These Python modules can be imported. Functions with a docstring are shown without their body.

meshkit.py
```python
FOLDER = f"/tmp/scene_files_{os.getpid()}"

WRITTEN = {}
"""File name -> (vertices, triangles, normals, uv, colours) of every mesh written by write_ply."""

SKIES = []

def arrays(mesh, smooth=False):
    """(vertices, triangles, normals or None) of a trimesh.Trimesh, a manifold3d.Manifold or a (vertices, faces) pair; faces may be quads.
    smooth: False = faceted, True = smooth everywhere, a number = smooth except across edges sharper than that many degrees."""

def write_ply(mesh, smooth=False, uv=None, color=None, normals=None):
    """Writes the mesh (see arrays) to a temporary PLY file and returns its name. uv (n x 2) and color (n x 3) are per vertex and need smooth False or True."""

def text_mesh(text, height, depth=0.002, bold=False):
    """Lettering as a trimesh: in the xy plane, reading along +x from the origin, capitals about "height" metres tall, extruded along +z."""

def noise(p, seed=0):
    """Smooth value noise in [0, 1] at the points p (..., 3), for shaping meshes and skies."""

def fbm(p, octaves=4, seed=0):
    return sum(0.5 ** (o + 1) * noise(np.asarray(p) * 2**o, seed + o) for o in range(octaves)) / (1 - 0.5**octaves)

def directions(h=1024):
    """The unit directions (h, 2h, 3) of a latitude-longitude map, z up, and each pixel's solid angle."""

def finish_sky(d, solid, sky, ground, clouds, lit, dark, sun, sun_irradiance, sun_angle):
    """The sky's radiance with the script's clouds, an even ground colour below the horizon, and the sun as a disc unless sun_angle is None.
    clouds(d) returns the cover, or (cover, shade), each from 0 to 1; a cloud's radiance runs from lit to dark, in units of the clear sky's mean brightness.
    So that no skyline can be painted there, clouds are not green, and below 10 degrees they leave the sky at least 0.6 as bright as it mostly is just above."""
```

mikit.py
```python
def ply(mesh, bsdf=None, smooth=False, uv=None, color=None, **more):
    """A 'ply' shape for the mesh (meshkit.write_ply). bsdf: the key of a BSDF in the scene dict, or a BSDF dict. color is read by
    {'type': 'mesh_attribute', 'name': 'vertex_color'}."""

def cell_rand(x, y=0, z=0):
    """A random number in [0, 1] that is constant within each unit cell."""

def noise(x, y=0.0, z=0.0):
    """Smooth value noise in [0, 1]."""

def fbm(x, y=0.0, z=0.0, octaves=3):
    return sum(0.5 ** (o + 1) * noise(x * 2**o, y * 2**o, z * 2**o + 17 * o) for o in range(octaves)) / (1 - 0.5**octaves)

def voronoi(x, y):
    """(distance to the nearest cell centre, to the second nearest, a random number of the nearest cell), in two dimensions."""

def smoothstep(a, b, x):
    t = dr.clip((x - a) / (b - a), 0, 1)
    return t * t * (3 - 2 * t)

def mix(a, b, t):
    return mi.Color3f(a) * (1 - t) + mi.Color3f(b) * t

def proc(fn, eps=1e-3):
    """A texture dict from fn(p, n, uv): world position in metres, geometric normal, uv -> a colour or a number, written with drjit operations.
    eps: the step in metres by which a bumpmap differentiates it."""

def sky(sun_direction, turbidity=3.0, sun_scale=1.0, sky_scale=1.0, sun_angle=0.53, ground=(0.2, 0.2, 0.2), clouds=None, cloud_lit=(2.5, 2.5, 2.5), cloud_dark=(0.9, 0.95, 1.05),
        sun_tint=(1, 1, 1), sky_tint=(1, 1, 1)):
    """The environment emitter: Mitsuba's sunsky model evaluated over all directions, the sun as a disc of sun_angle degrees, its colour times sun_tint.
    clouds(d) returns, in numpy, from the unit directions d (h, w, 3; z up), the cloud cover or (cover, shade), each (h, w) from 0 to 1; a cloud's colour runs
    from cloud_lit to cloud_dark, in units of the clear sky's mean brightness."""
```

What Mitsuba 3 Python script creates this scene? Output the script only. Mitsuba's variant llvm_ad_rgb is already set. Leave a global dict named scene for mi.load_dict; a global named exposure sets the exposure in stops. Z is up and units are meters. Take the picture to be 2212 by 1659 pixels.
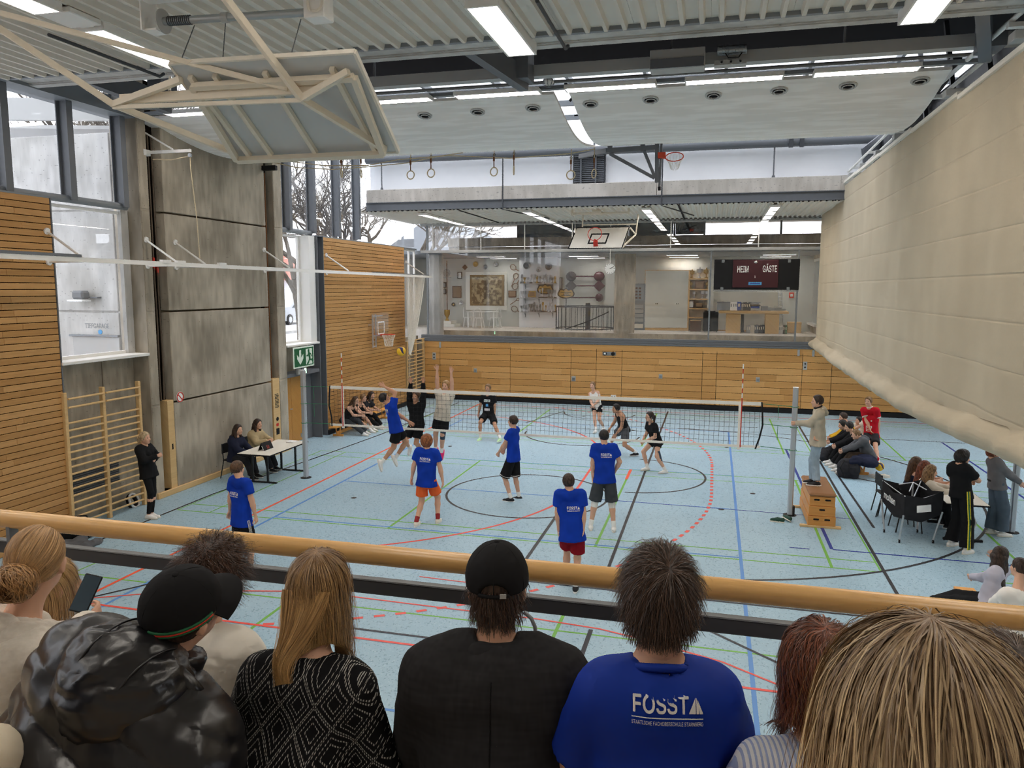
import math, random
import numpy as np, trimesh, manifold3d
import drjit as dr, mitsuba as mi
import mikit, meshkit
from mikit import noise, fbm, smoothstep, mix, cell_rand, voronoi, proc
from meshkit import text_mesh
import shapely
from shapely.geometry import Polygon, LineString, Point, box as sbox
from shapely import affinity

rng = np.random.default_rng(7)
random.seed(7)
T = mi.ScalarTransform4f
scene, labels = {}, {}

# ------------------------------------------------------------------ camera, sky, exposure
CF, CYAW, CPITCH, CROLL = 1656.29, -0.2562, -0.1245, 0.0032
CPOS = np.array([11.4094, -2.7841, 4.5842])
_f = np.array([math.sin(CYAW) * math.cos(CPITCH), math.cos(CYAW) * math.cos(CPITCH), math.sin(CPITCH)])
_r = np.array([math.cos(CYAW), -math.sin(CYAW), 0.0])
_u = np.cross(_r, _f)
CR, CU = _r * math.cos(CROLL) + _u * math.sin(CROLL), -_r * math.sin(CROLL) + _u * math.cos(CROLL)
scene['camera'] = {'type': 'perspective', 'fov': 2 * math.degrees(math.atan(1106 / CF)), 'fov_axis': 'x', 'near_clip': 0.05, 'far_clip': 400.0,
                   'to_world': T().look_at(origin=CPOS.tolist(), target=(CPOS + _f).tolist(), up=CU.tolist())}
exposure = 0.36
scene['sky'] = mikit.sky([0.2, -0.3, 0.9], turbidity=4.0, sun_scale=0.0, sky_scale=1.0, ground=(0.35, 0.35, 0.35),
                         clouds=lambda d: (np.ones(d.shape[:2]), 0.25 * meshkit.fbm(d * 3.0)), cloud_lit=(17.0, 17.8, 19.2), cloud_dark=(13.0, 13.9, 15.4))
LAMP = [15.5, 14.3, 12.8]


def at(u, v, x=None, y=None, z=None):
    """the point of the hall that stands at a pixel of the photograph, on the plane x=, y= or z="""
    d = ((u - 1106) * CR - (v - 829.5) * CU) / CF + _f
    t = (x - CPOS[0]) / d[0] if x is not None else (y - CPOS[1]) / d[1] if y is not None else (z - CPOS[2]) / d[2]
    return CPOS + d * t


# ------------------------------------------------------------------ names, entries
_count = {}


def numbered(name):
    n = _count.get(name, 0)
    _count[name] = n + 1
    return name if n == 0 else f'{name}_{n:03d}'


def thing(name, label, cat, group=None):
    key = numbered(name)
    labels[key] = {'label': label, 'category': cat}
    if group:
        labels[key]['group'] = group
    return key


_plys = {}


def put(name, mesh, mat, parent=None, smooth=False, label=None, to_world=None, uv=None, color=None, kind=None, **more):
    key = numbered(f'{parent}__{name}' if parent else name)
    if isinstance(mesh, dict):
        d = dict(mesh)
        if mat is not None:
            d['bsdf'] = {'type': 'ref', 'id': mat}
    else:
        d = mikit.ply(mesh, mat, smooth=smooth, uv=uv, color=color, **more)
    if to_world is not None:
        d['to_world'] = to_world
    scene[key] = d
    if label or kind:
        labels[key] = {}
        if label:
            labels[key]['label'] = label
        if kind:
            labels[key]['kind'] = kind
    return key


def one(name, mesh, mat, label, cat, group=None, smooth=False, kind=None, **more):
    key = put(name, mesh, mat, None, smooth, **more)
    labels[key] = {'label': label, 'category': cat}
    if group:
        labels[key]['group'] = group
    if kind:
        labels[key]['kind'] = kind
    return key


def struct(name, mesh, mat, label=None, smooth=False, **more):
    key = put(name, mesh, mat, None, smooth, **more)
    labels[key] = {'kind': 'structure'}
    if label:
        labels[key]['label'] = label
    return key


# ------------------------------------------------------------------ mesh helpers: everything is (vertices, triangles)
def cat(ms):
    v, f, o = [], [], 0
    for a, b in ms:
        a, b = np.asarray(a, float), np.asarray(b, int)
        if b.shape[1] == 4:
            b = np.vstack([b[:, [0, 1, 2]], b[:, [0, 2, 3]]])
        v.append(a); f.append(b + o); o += len(a)
    return np.vstack(v), np.vstack(f)


_BV = np.array([[x, y, z] for x in (0, 1) for y in (0, 1) for z in (0, 1)], float)
_BF = np.array([[0, 1, 3], [0, 3, 2], [4, 6, 7], [4, 7, 5], [0, 4, 5], [0, 5, 1], [2, 3, 7], [2, 7, 6], [0, 2, 6], [0, 6, 4], [1, 5, 7], [1, 7, 3]])


def bx(x0, x1, y0, y1, z0, z1):
    a, b = np.array([min(x0, x1), min(y0, y1), min(z0, z1)]), np.array([max(x0, x1), max(y0, y1), max(z0, z1)])
    return a + _BV * (b - a), _BF.copy()


def tm(m):
    return np.array(m.vertices), np.array(m.faces)


def rbox(x0, x1, y0, y1, z0, z1, r=0.01):
    """box with chamfered edges"""
    c = np.array([(x0 + x1) / 2, (y0 + y1) / 2, (z0 + z1) / 2]); h = np.abs(np.array([x1 - x0, y1 - y0, z1 - z0])) / 2
    r = min(r, h.min() * 0.9)
    pts = []
    for s in np.ndindex(2, 2, 2):
        s = np.array(s) * 2 - 1
        for k in range(3):
            q = s * (h - r); q[k] = s[k] * h[k]
            pts.append(c + q)
    m = trimesh.convex.convex_hull(np.array(pts))
    return tm(m)


def frame_of(a, b):
    a, b = np.asarray(a, float), np.asarray(b, float)
    z = b - a; L = np.linalg.norm(z); z = z / max(L, 1e-9)
    x = np.cross(z, [0, 0, 1] if abs(z[2]) < 0.95 else [1, 0, 0]); x /= np.linalg.norm(x)
    return np.stack([x, np.cross(z, x), z], 1), L


def cyl(a, b, r, r2=None, n=12, caps=True):
    r2 = r if r2 is None else r2
    R, L = frame_of(a, b)
    t = np.arange(n) * 2 * np.pi / n
    ring = np.stack([np.cos(t), np.sin(t), 0 * t], 1)
    v = np.vstack([np.asarray(a) + (ring * r) @ R.T, np.asarray(b) + (ring * r2) @ R.T])
    i = np.arange(n); j = (i + 1) % n
    f = np.vstack([np.stack([i, j, j + n], 1), np.stack([i, j + n, i + n], 1)])
    if caps:
        v = np.vstack([v, [a], [b]])
        f = np.vstack([f, np.stack([j, i, 0 * i + 2 * n], 1), np.stack([i + n, j + n, 0 * i + 2 * n + 1], 1)])
    return v, f


def bar(a, b, w, h=None, up=(0, 0, 1)):
    """rectangular bar from a to b, w across, h along up"""
    h = w if h is None else h
    a, b = np.asarray(a, float), np.asarray(b, float)
    z = (b - a) / np.linalg.norm(b - a)
    x = np.cross(up, z)
    if np.linalg.norm(x) < 1e-3:
        x = np.cross([1, 0, 0], z)
    x /= np.linalg.norm(x); y = np.cross(z, x)
    v = np.array([p + x * sx * w / 2 + y * sy * h / 2 for p in (a, b) for sx, sy in ((-1, -1), (1, -1), (1, 1), (-1, 1))])
    f = np.array([[0, 3, 2], [0, 2, 1], [4, 5, 6], [4, 6, 7]] + [t for k in range(4) for t in ([k, (k + 1) % 4, (k + 1) % 4 + 4], [k, (k + 1) % 4 + 4, k + 4])])
    return v, f


def tube(pts, r, n=8, closed=False):
    p = np.asarray(pts, float)
    m = len(p)
    if closed:
        t = np.roll(p, -1, 0) - np.roll(p, 1, 0)
    else:
        t = np.gradient(p, axis=0)
    t /= np.linalg.norm(t, axis=1, keepdims=True) + 1e-12
    a = np.zeros_like(p)
    ref = np.array([0, 0, 1.0]) if abs(t[0, 2]) < 0.9 else np.array([1.0, 0, 0])
    for i in range(m):
        x = ref - t[i] * (ref @ t[i]); x /= np.linalg.norm(x) + 1e-12
        a[i] = x; ref = x
    b = np.cross(t, a)
    ang = np.arange(n) * 2 * np.pi / n
    rr = np.broadcast_to(r, (m,))[:, None, None]
    v = p[:, None] + rr * (np.cos(ang)[None, :, None] * a[:, None] + np.sin(ang)[None, :, None] * b[:, None])
    I = np.arange(m if closed else m - 1)
    i, j = np.meshgrid(I, np.arange(n), indexing='ij')
    i2 = (i + 1) % m
    q = np.stack([i * n + j, i * n + (j + 1) % n, i2 * n + (j + 1) % n, i2 * n + j], -1).reshape(-1, 4)
    f = np.vstack([q[:, [0, 1, 2]], q[:, [0, 2, 3]]])
    v = v.reshape(-1, 3)
    if not closed:
        k = len(v)
        v = np.vstack([v, p[:1], p[-1:]])
        jj = np.arange(n); j2 = (jj + 1) % n
        f = np.vstack([f, np.stack([j2, jj, 0 * jj + k], 1), np.stack([jj + (m - 1) * n, j2 + (m - 1) * n, 0 * jj + k + 1], 1)])
    return v, f


def ring(c, axis, R, r, n=24, m=8):
    F, _ = frame_of([0, 0, 0], axis)
    t = np.arange(n) * 2 * np.pi / n
    return tube(np.asarray(c) + np.stack([np.cos(t) * R, np.sin(t) * R, 0 * t], 1) @ F.T, r, m, True)


def ext(poly, d, M=None):
    """polygon (x, y) extruded by d along z, then moved by the 4x4 M"""
    ms = [tm(trimesh.creation.extrude_polygon(g, d, engine='earcut')) for g in getattr(poly, 'geoms', [poly]) if g.area > 1e-9]
    v, f = cat(ms)
    return (v if M is None else v @ M[:3, :3].T + M[:3, 3]), f


def plane_xy(poly, z):
    ms, out = [], []
    for g in getattr(poly, 'geoms', [poly]):
        v, f = trimesh.creation.triangulate_polygon(g, engine='earcut')
        out.append((np.column_stack([v, np.full(len(v), z)]), f))
    v, f = cat(out)
    n = np.cross(v[f[:, 1]] - v[f[:, 0]], v[f[:, 2]] - v[f[:, 0]])[:, 2]
    f[n < 0] = f[n < 0][:, ::-1]
    return v, f


def lathe(prof, c=(0, 0, 0), n=16):
    prof = np.asarray(prof, float); t = np.arange(n) * 2 * np.pi / n; m = len(prof)
    v = np.stack([prof[:, None, 0] * np.cos(t), prof[:, None, 0] * np.sin(t), np.broadcast_to(prof[:, None, 1], (m, n))], -1).reshape(-1, 3) + np.asarray(c)
    i, j = np.meshgrid(np.arange(m - 1), np.arange(n), indexing='ij'); j2 = (j + 1) % n
    q = np.stack([i * n + j, i * n + j2, (i + 1) * n + j2, (i + 1) * n + j], -1).reshape(-1, 4)
    return v, np.vstack([q[:, [0, 1, 2]], q[:, [0, 2, 3]]])


def ell(c, r, n=12, R=None):
    m = trimesh.creation.icosphere(subdivisions=2 if n < 16 else 3)
    v = m.vertices * np.asarray(r)
    return (v if R is None else v @ np.asarray(R).T) + np.asarray(c), np.array(m.faces)


def mat4(R, t):
    M = np.eye(4); M[:3, :3] = R; M[:3, 3] = t
    return M


def moved(m, R=np.eye(3), t=(0, 0, 0)):
    return np.asarray(m[0]) @ np.asarray(R).T + np.asarray(t), m[1]


def rotz(a):
    c, s = math.cos(a), math.sin(a)
    return np.array([[c, -s, 0], [s, c, 0], [0, 0, 1.0]])


def rotx(a):
    c, s = math.cos(a), math.sin(a)
    return np.array([[1.0, 0, 0], [0, c, -s], [0, s, c]])


def roty(a):
    c, s = math.cos(a), math.sin(a)
    return np.array([[c, 0, s], [0, 1.0, 0], [-s, 0, c]])


def lettering(text, h, origin, right, up, depth=0.002, bold=False, width=None):
    """flat lettering whose baseline starts at origin and runs along right; width, if given, is the length it is fitted to"""
    v, f = tm(text_mesh(text, h, depth, bold))
    right, up = np.asarray(right, float), np.asarray(up, float)
    if width:
        v[:, 0] *= width / v[:, 0].max()
    return np.asarray(origin) + v[:, :1] * right + v[:, 1:2] * up + v[:, 2:] * np.cross(right, up), f


# ------------------------------------------------------------------ materials
def lin(c):
    return [((x / 255 + 0.055) / 1.055) ** 2.4 if x > 10 else x / 3294.6 for x in c]


def mat(name, rgb, rough=0.6, spec=0.4, metal=0.0, two=True, **kw):
    col = rgb if isinstance(rgb, dict) else {'type': 'rgb', 'value': lin(rgb)}
    b = {'type': 'principled', 'base_color': col, 'roughness': rough, 'specular': spec, 'metallic': metal, **kw}
    scene['mat_' + name] = {'type': 'twosided', 'bsdf': b} if two else b
    return 'mat_' + name


def pmat(name, fn, rough=0.6, spec=0.4, bump=None, bscale=0.002, two=True, **kw):
    b = {'type': 'principled', 'base_color': proc(fn), 'roughness': rough, 'specular': spec, **kw}
    if bump is not None:
        b = {'type': 'bumpmap', 'arbitrary': proc(bump, eps=2e-3), 'scale': bscale, 'bsdf': b}
    scene['mat_' + name] = {'type': 'twosided', 'bsdf': b} if two else b
    return 'mat_' + name


def c3(rgb):
    return mi.Color3f(*lin(rgb))

# ------------------------------------------------------------------ materials of the hall
def f_floor(p, n, uv):
    x, y = p.x, p.y
    base = mix(lin([150, 180, 197]), lin([166, 192, 206]), fbm(x * 0.5, y * 0.5, 0, 3))
    s = fbm(x * 44 + y * 9, y * 36 - x * 7, 3, 2)
    base = mix(base, lin([118, 148, 166]), smoothstep(0.64, 0.8, s) * 0.7)
    base = mix(base, lin([190, 208, 218]), smoothstep(0.66, 0.84, fbm(x * 49 - y * 8, y * 43, 9, 2)) * 0.35)
    return base


def concrete(a, b, sc=1.0, joints=False):
    def f(p, n, uv):
        q = fbm(p.x * 1.1 * sc, p.y * 1.1 * sc, p.z * 0.9 * sc, 4)
        w = fbm(p.x * 9, p.y * 9, p.z * 1.6, 3)
        c = mix(lin(a), lin(b), smoothstep(0.25, 0.75, 0.65 * q + 0.35 * w))
        hole = smoothstep(0.87, 0.91, noise(p.x * 23 + 5, p.y * 23, p.z * 23))
        return mix(c, lin([70, 66, 60]), hole * 0.35)
    return f


def woodfn(a, b, axis, seed):
    def f(p, n, uv):
        u = p.x if axis == 'x' else p.y
        v = p.z * 1.0 + (p.y if axis == 'x' else p.x)
        cell = cell_rand(dr.floor(u * 0.9), dr.floor(p.z / 0.12), seed)
        g = fbm(u * 1.6 + seed * 3.1, v * 42, seed, 3)
        g2 = noise(u * 7, v * 150, seed + 4)
        c = mix(lin(a), lin(b), dr.clip(0.2 + 0.5 * g + 0.1 * cell + 0.12 * g2, 0, 1))
        return c
    return f


pmat('floor', f_floor, rough=0.42, spec=0.42)
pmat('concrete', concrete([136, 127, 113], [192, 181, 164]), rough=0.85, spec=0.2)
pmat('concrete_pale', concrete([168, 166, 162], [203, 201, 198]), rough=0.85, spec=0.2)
pmat('concrete_beam', concrete([178, 171, 162], [205, 198, 190]), rough=0.85, spec=0.2)
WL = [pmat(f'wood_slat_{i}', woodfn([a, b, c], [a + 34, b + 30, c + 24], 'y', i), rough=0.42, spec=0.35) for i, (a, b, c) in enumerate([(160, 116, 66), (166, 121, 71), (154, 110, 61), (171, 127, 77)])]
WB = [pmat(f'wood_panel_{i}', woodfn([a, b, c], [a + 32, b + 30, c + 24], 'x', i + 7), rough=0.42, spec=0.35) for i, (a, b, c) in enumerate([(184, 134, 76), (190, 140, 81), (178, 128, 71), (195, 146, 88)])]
pmat('wood_pale', woodfn([196, 158, 104], [226, 192, 140], 'y', 31), rough=0.45)
pmat('wood_rail', woodfn([190, 144, 84], [216, 174, 114], 'x', 33), rough=0.28, spec=0.5)
pmat('wood_door', woodfn([178, 122, 58], [202, 148, 80], 'x', 35), rough=0.45)
mat('gap', (24, 18, 12), 0.9, 0.1)
mat('steel', (104, 107, 112), 0.5, 0.4)
mat('steel_mid', (126, 130, 134), 0.5, 0.4)
mat('steel_dark', (62, 64, 68), 0.5, 0.4)
mat('steel_pale', (170, 170, 168), 0.5, 0.4)
mat('galvanised', (176, 180, 182), 0.38, 0.5, 0.75)
mat('alu', (196, 199, 203), 0.34, 0.5, 0.6)
mat('chrome', (215, 215, 215), 0.15, 0.5, 1.0)
mat('white_paint', (232, 230, 226), 0.5, 0.4)
mat('cream_paint', (222, 212, 194), 0.5, 0.4)
mat('white_wall', (238, 240, 244), 0.8, 0.2)
mat('deck', (214, 207, 196), 0.5, 0.4, two=True)
mat('deck_far', (226, 220, 209), 0.5, 0.4, two=True)
mat('void', (34, 34, 36), 0.9, 0.1)
pmat('acoustic', lambda p, n, uv: mix(lin([232, 226, 219]), lin([242, 237, 231]), smoothstep(0.4, 0.65, fbm(p.x * 1.5, p.y * 9, p.z * 9, 3))), rough=0.8, spec=0.2)
mat('black', (22, 22, 24), 0.6, 0.3)
mat('black_metal', (30, 31, 33), 0.4, 0.4)
mat('red_paint', (196, 52, 38), 0.45, 0.4)
mat('orange_red', (206, 70, 42), 0.45, 0.4)
mat('rope_pale', (206, 190, 160), 0.8, 0.2)
mat('rope_dark', (92, 80, 68), 0.85, 0.2)
mat('white', (238, 238, 236), 0.5, 0.4)
mat('offwhite', (226, 220, 208), 0.6, 0.3)
mat('net_white', (236, 232, 222), 0.8, 0.2)
mat('green_cord', (60, 130, 92), 0.7, 0.2)
mat('brown', (112, 74, 44), 0.6, 0.3)
scene['mat_glass'] = {'type': 'thindielectric', 'int_ior': 1.5}
scene['mat_lamp_off'] = {'type': 'diffuse', 'reflectance': {'type': 'rgb', 'value': 0.9}}


def emit(rad):
    return {'type': 'area', 'radiance': {'type': 'rgb', 'value': [float(x) for x in rad]}}


# ------------------------------------------------------------------ floor with its painted lines
XW, YB, ZC = -0.15, 27.0, 8.0
XE = 34.0                                             # the hall goes on behind the dividing curtain
floor = struct('floor', bx(-0.6, XE, -0.05, YB, -0.2, 0.0), 'mat_floor')
LC = {'blue': (92, 142, 204), 'navy': (44, 62, 140), 'red': (226, 88, 78), 'orange': (236, 96, 70), 'green': (116, 176, 78), 'black': (46, 46, 50), 'dash': (228, 92, 84)}
for k, c in LC.items():
    mat('line_' + k, c, 0.4, 0.4)
_lz = [0.0012]


def line(col, pts, w=0.05, closed=False):
    _lz[0] += 0.00002
    g = LineString(pts).buffer(w / 2, cap_style='flat', join_style='mitre')
    if closed:
        g = Polygon(pts).buffer(w / 2).difference(Polygon(pts).buffer(-w / 2))
    return put('line', plane_xy(g, _lz[0]), 'mat_line_' + col, floor)


def arc(cx, cy, r, a0, a1, n=48):
    t = np.radians(np.linspace(a0, a1, n))
    return [(cx + r * math.cos(a), cy + r * math.sin(a)) for a in t]


# badminton (green), volleyball (blue), handball (red), basketball (black)
for y0 in (1.4, 10.4, 19.5):
    for y in (y0, y0 + 0.46, y0 + 5.5, y0 + 6.06):
        line('green', [(0.8, y), (14.2, y)], 0.04)
    for x in (0.8, 1.55, 5.5, 9.5, 13.45, 14.2):
        if x in (0.8, 1.55, 14.2) or True:
            line('green', [(x, y0), (x, y0 + 6.06)], 0.05 if x in (5.5, 9.5, 13.45) else 0.03)
for y0 in (10.4, 19.5, 1.4):
    for x in (16.55, 20.6):
        line('green', [(x, y0), (x, y0 + 6.06)], 0.05)
    for y in (y0, y0 + 0.46, y0 + 5.5, y0 + 6.06):
        line('green', [(15.8, y), (30, y)], 0.04)
for x in (3, 12):
    line('blue', [(x, 4.5), (x, 22.5)], 0.055)
for y in (4.5, 10.5, 13.5, 16.5, 22.5):
    line('blue', [(3, y), (12, y)], 0.045)
line('navy', [(8.7, 13.53), (14.3, 13.42)], 0.03)
line('navy', [(13.55, 20.2), (13.58, 11.37)], 0.06)
line('navy', [(13.6, 11.36), (16.4, 11.3)], 0.05)
line('navy', [(12.86, 11.28), (13.2, 11.28)], 0.04)
line('navy', [(18.2, 22.5), (18.2, 11)], 0.06)
line('orange', [(2.5, 5.8), (2.5, 26.2)], 0.06)
line('red', arc(2.5, 14.5, 6, -90, 0, 40) + arc(2.5, 17.5, 6, 0, 90, 40), 0.06)
for a, b in [(arc(2.5, 14.5, 9, -70, 0, 60), 0), (arc(2.5, 17.5, 9, 0, 70, 60), 1)]:
    L = LineString(a).length
    for s in np.arange(0, L - 0.15, 0.3):
        g = [LineString(a).interpolate(s + t) for t in (0, 0.075, 0.15)]
        line('dash', [(q.x, q.y) for q in g], 0.07)
for s in np.arange(14.6, 17.5, 0.3):
    line('dash', [(11.5, s), (11.5, s + 0.15)], 0.07)
line('orange', [(9.5, 15.45), (9.5, 16.5)], 0.07)
line('red', [(2.5, 6), (30, 6)], 0.05)
line('red', [(2.5, 26), (30, 26)], 0.05)
line('red', [(2.6, 8.48), (4.3, 8.84)], 0.04)
line('red', [(7.0, 8.24), (7.95, 8.2)], 0.03)
line('red', [(6.3, 7.23), (7.57, 7.2), (9.1, 7.19), (10.05, 7.1), (10.6, 6.95), (11.66, 6.57), (12.3, 6.16)], 0.035)
line('red', [(2.65, 6.18), (3.3, 6.52), (4.7, 7.01), (5.3, 7.16)], 0.035)
line('black', arc(7.5, 13.5, 1.8, 0, 360, 96)[:-1], 0.05, True)
line('black', arc(9.6, 16, 1.75, -90, 90), 0.05)
line('black', arc(10.4, 16, 6.75, -90, 90, 70), 0.055)
line('black', arc(7.5, 20.9, 1.8, -180, 0), 0.05)
line('black', arc(7.45, 25.1, 1.3, -180, 0), 0.05)
line('black', [(8.46, 9.38), (8.46, 13.0)], 0.06)
line('black', [(9.87, 9.3), (9.87, 26.2)], 0.055)
line('black', [(5.3, 22.4), (6.1, 25.2)], 0.05)
line('black', [(8.46, 9.38), (11.2, 9.36)], 0.05)
line('black', [(8.0, 8.95), (8.61, 8.8), (10.2, 8.43)], 0.045)
line('black', [(8.4, 8.5), (30, 8.39)], 0.05)
line('black', [(5.0, 8.5), (5.6, 8.55), (6.6, 8.68), (7.6, 8.81)], 0.05)
line('black', [(10.2, 8.43), (11.36, 7.55), (12.35, 6.7), (13.0, 6.2)], 0.045)
line('black', [(9.95, 5.7), (9.95, 7.05)], 0.06)
line('black', [(6.6, 6.25), (9.9, 6.24)], 0.045)
line('black', [(2.4, 5.9), (2.61, 6.2), (3.1, 6.9), (3.84, 7.6), (4.4, 8.0)], 0.045)
line('black', [(0.72, 6.5), (0.74, 11.7), (1.21, 16.7), (1.41, 19.2), (1.6, 26.2)], 0.05)
line('black', [(14.22, 5), (14.33, 26.5)], 0.055)
line('black', [(14.55, 12.9), (14.5, 20.6)], 0.05)
line('black', [(14.5, 17.4), (17.5, 15.0)], 0.05)
line('black', [(13.3, 22.6), (30, 22.5)], 0.04)
line('black', [(3.2, 5.65), (3.6, 5.62)], 0.05)
for x, y in [(3.9, 12.2), (4.1, 18.0), (9.0, 22.0), (11.9, 20.0), (11.7, 13.42), (12.4, 14.9), (13.5, 14.9), (7.0, 24.3)]:
    put('floor_socket', cyl((x, y, 0), (x, y, 0.003), 0.06, n=14), 'mat_line_black', floor)

# ------------------------------------------------------------------ left wall: concrete, timber slats, glazing
XG = -0.55                                            # plane of the windows and of the recesses under them
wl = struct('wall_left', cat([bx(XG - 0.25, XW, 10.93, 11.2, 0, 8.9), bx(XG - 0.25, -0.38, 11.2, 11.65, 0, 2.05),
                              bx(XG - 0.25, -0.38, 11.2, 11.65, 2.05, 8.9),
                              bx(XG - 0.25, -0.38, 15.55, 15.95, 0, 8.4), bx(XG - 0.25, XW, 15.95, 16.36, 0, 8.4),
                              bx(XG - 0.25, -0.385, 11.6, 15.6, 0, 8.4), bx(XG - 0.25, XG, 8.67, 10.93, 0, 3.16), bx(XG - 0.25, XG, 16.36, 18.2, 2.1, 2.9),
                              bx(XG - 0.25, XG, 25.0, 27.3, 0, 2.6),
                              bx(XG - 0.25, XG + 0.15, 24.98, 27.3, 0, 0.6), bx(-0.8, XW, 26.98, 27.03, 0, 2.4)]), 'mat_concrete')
# cast panels with recessed joints between them
for z0, z1 in ((0.0, 2.02), (2.06, 4.03), (4.07, 6.16), (6.20, 8.3)):
    put('panel', rbox(-0.38, XW, 11.65, 15.55, z0, z1, 0.012), 'mat_concrete', wl)
    put('panel', rbox(XW - 0.02, XW + 0.012, 10.945, 11.19, z0, z1, 0.008), 'mat_concrete', wl)
    put('panel', rbox(XW - 0.02, XW + 0.012, 15.96, 16.35, z0, z1, 0.008), 'mat_concrete', wl)
for y0, y1 in ((8.68, 8.86), (8.89, 10.02), (10.05, 10.92)):
    put('panel', rbox(XG - 0.02, XG + 0.02, y0, y1, 0, 3.12, 0.008), 'mat_concrete', wl)
put('recess_back', cat([bx(-0.42, -0.37, 11.2, 11.65, 0, 8.9), bx(-0.42, -0.37, 15.55, 15.95, 0, 8.4)]), 'mat_gap', wl)
put('cladding_back', cat([bx(XG - 0.2, XW - 0.03, -3.5, 8.66, 0, 6.15), bx(XG - 0.2, XW - 0.03, 18.62, 24.98, 0, 6.1)]), 'mat_gap', wl)


def slats(y0, y1, z1, n, lens, seed):
    r = np.random.default_rng(seed)
    h = z1 / n
    for k in range(n):
        y = y1
        first = True
        while y > y0 + 0.02:
            L = r.uniform(*lens) * (r.uniform(0.25, 1.0) if first else 1.0)
            a = max(y0, y - L)
            if a - y0 < 0.4:
                a = y0
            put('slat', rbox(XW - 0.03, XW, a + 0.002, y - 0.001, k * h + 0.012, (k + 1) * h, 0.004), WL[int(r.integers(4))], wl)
            y = a; first = False


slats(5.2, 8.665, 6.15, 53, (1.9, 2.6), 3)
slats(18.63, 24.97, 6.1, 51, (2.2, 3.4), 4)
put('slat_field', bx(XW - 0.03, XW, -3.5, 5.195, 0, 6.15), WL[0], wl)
struct('trim_1', cat([bx(XW - 0.06, XW + 0.012, 8.667, 8.69, 0, 6.16)]), 'mat_steel')
struct('baseboard_left', cat([rbox(XW, XW + 0.06, 11.0, 16.36, 0, 0.13, 0.01), rbox(XG + 0.02, XW + 0.06, 10.94, 11.0, 0, 0.13, 0.01)]), 'mat_wood_pale')
struct('baseboard_left', cat([rbox(XW, XW + 0.05, 18.6, 27.0, 0.0, 0.16, 0.01)]), 'mat_black')
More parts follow.
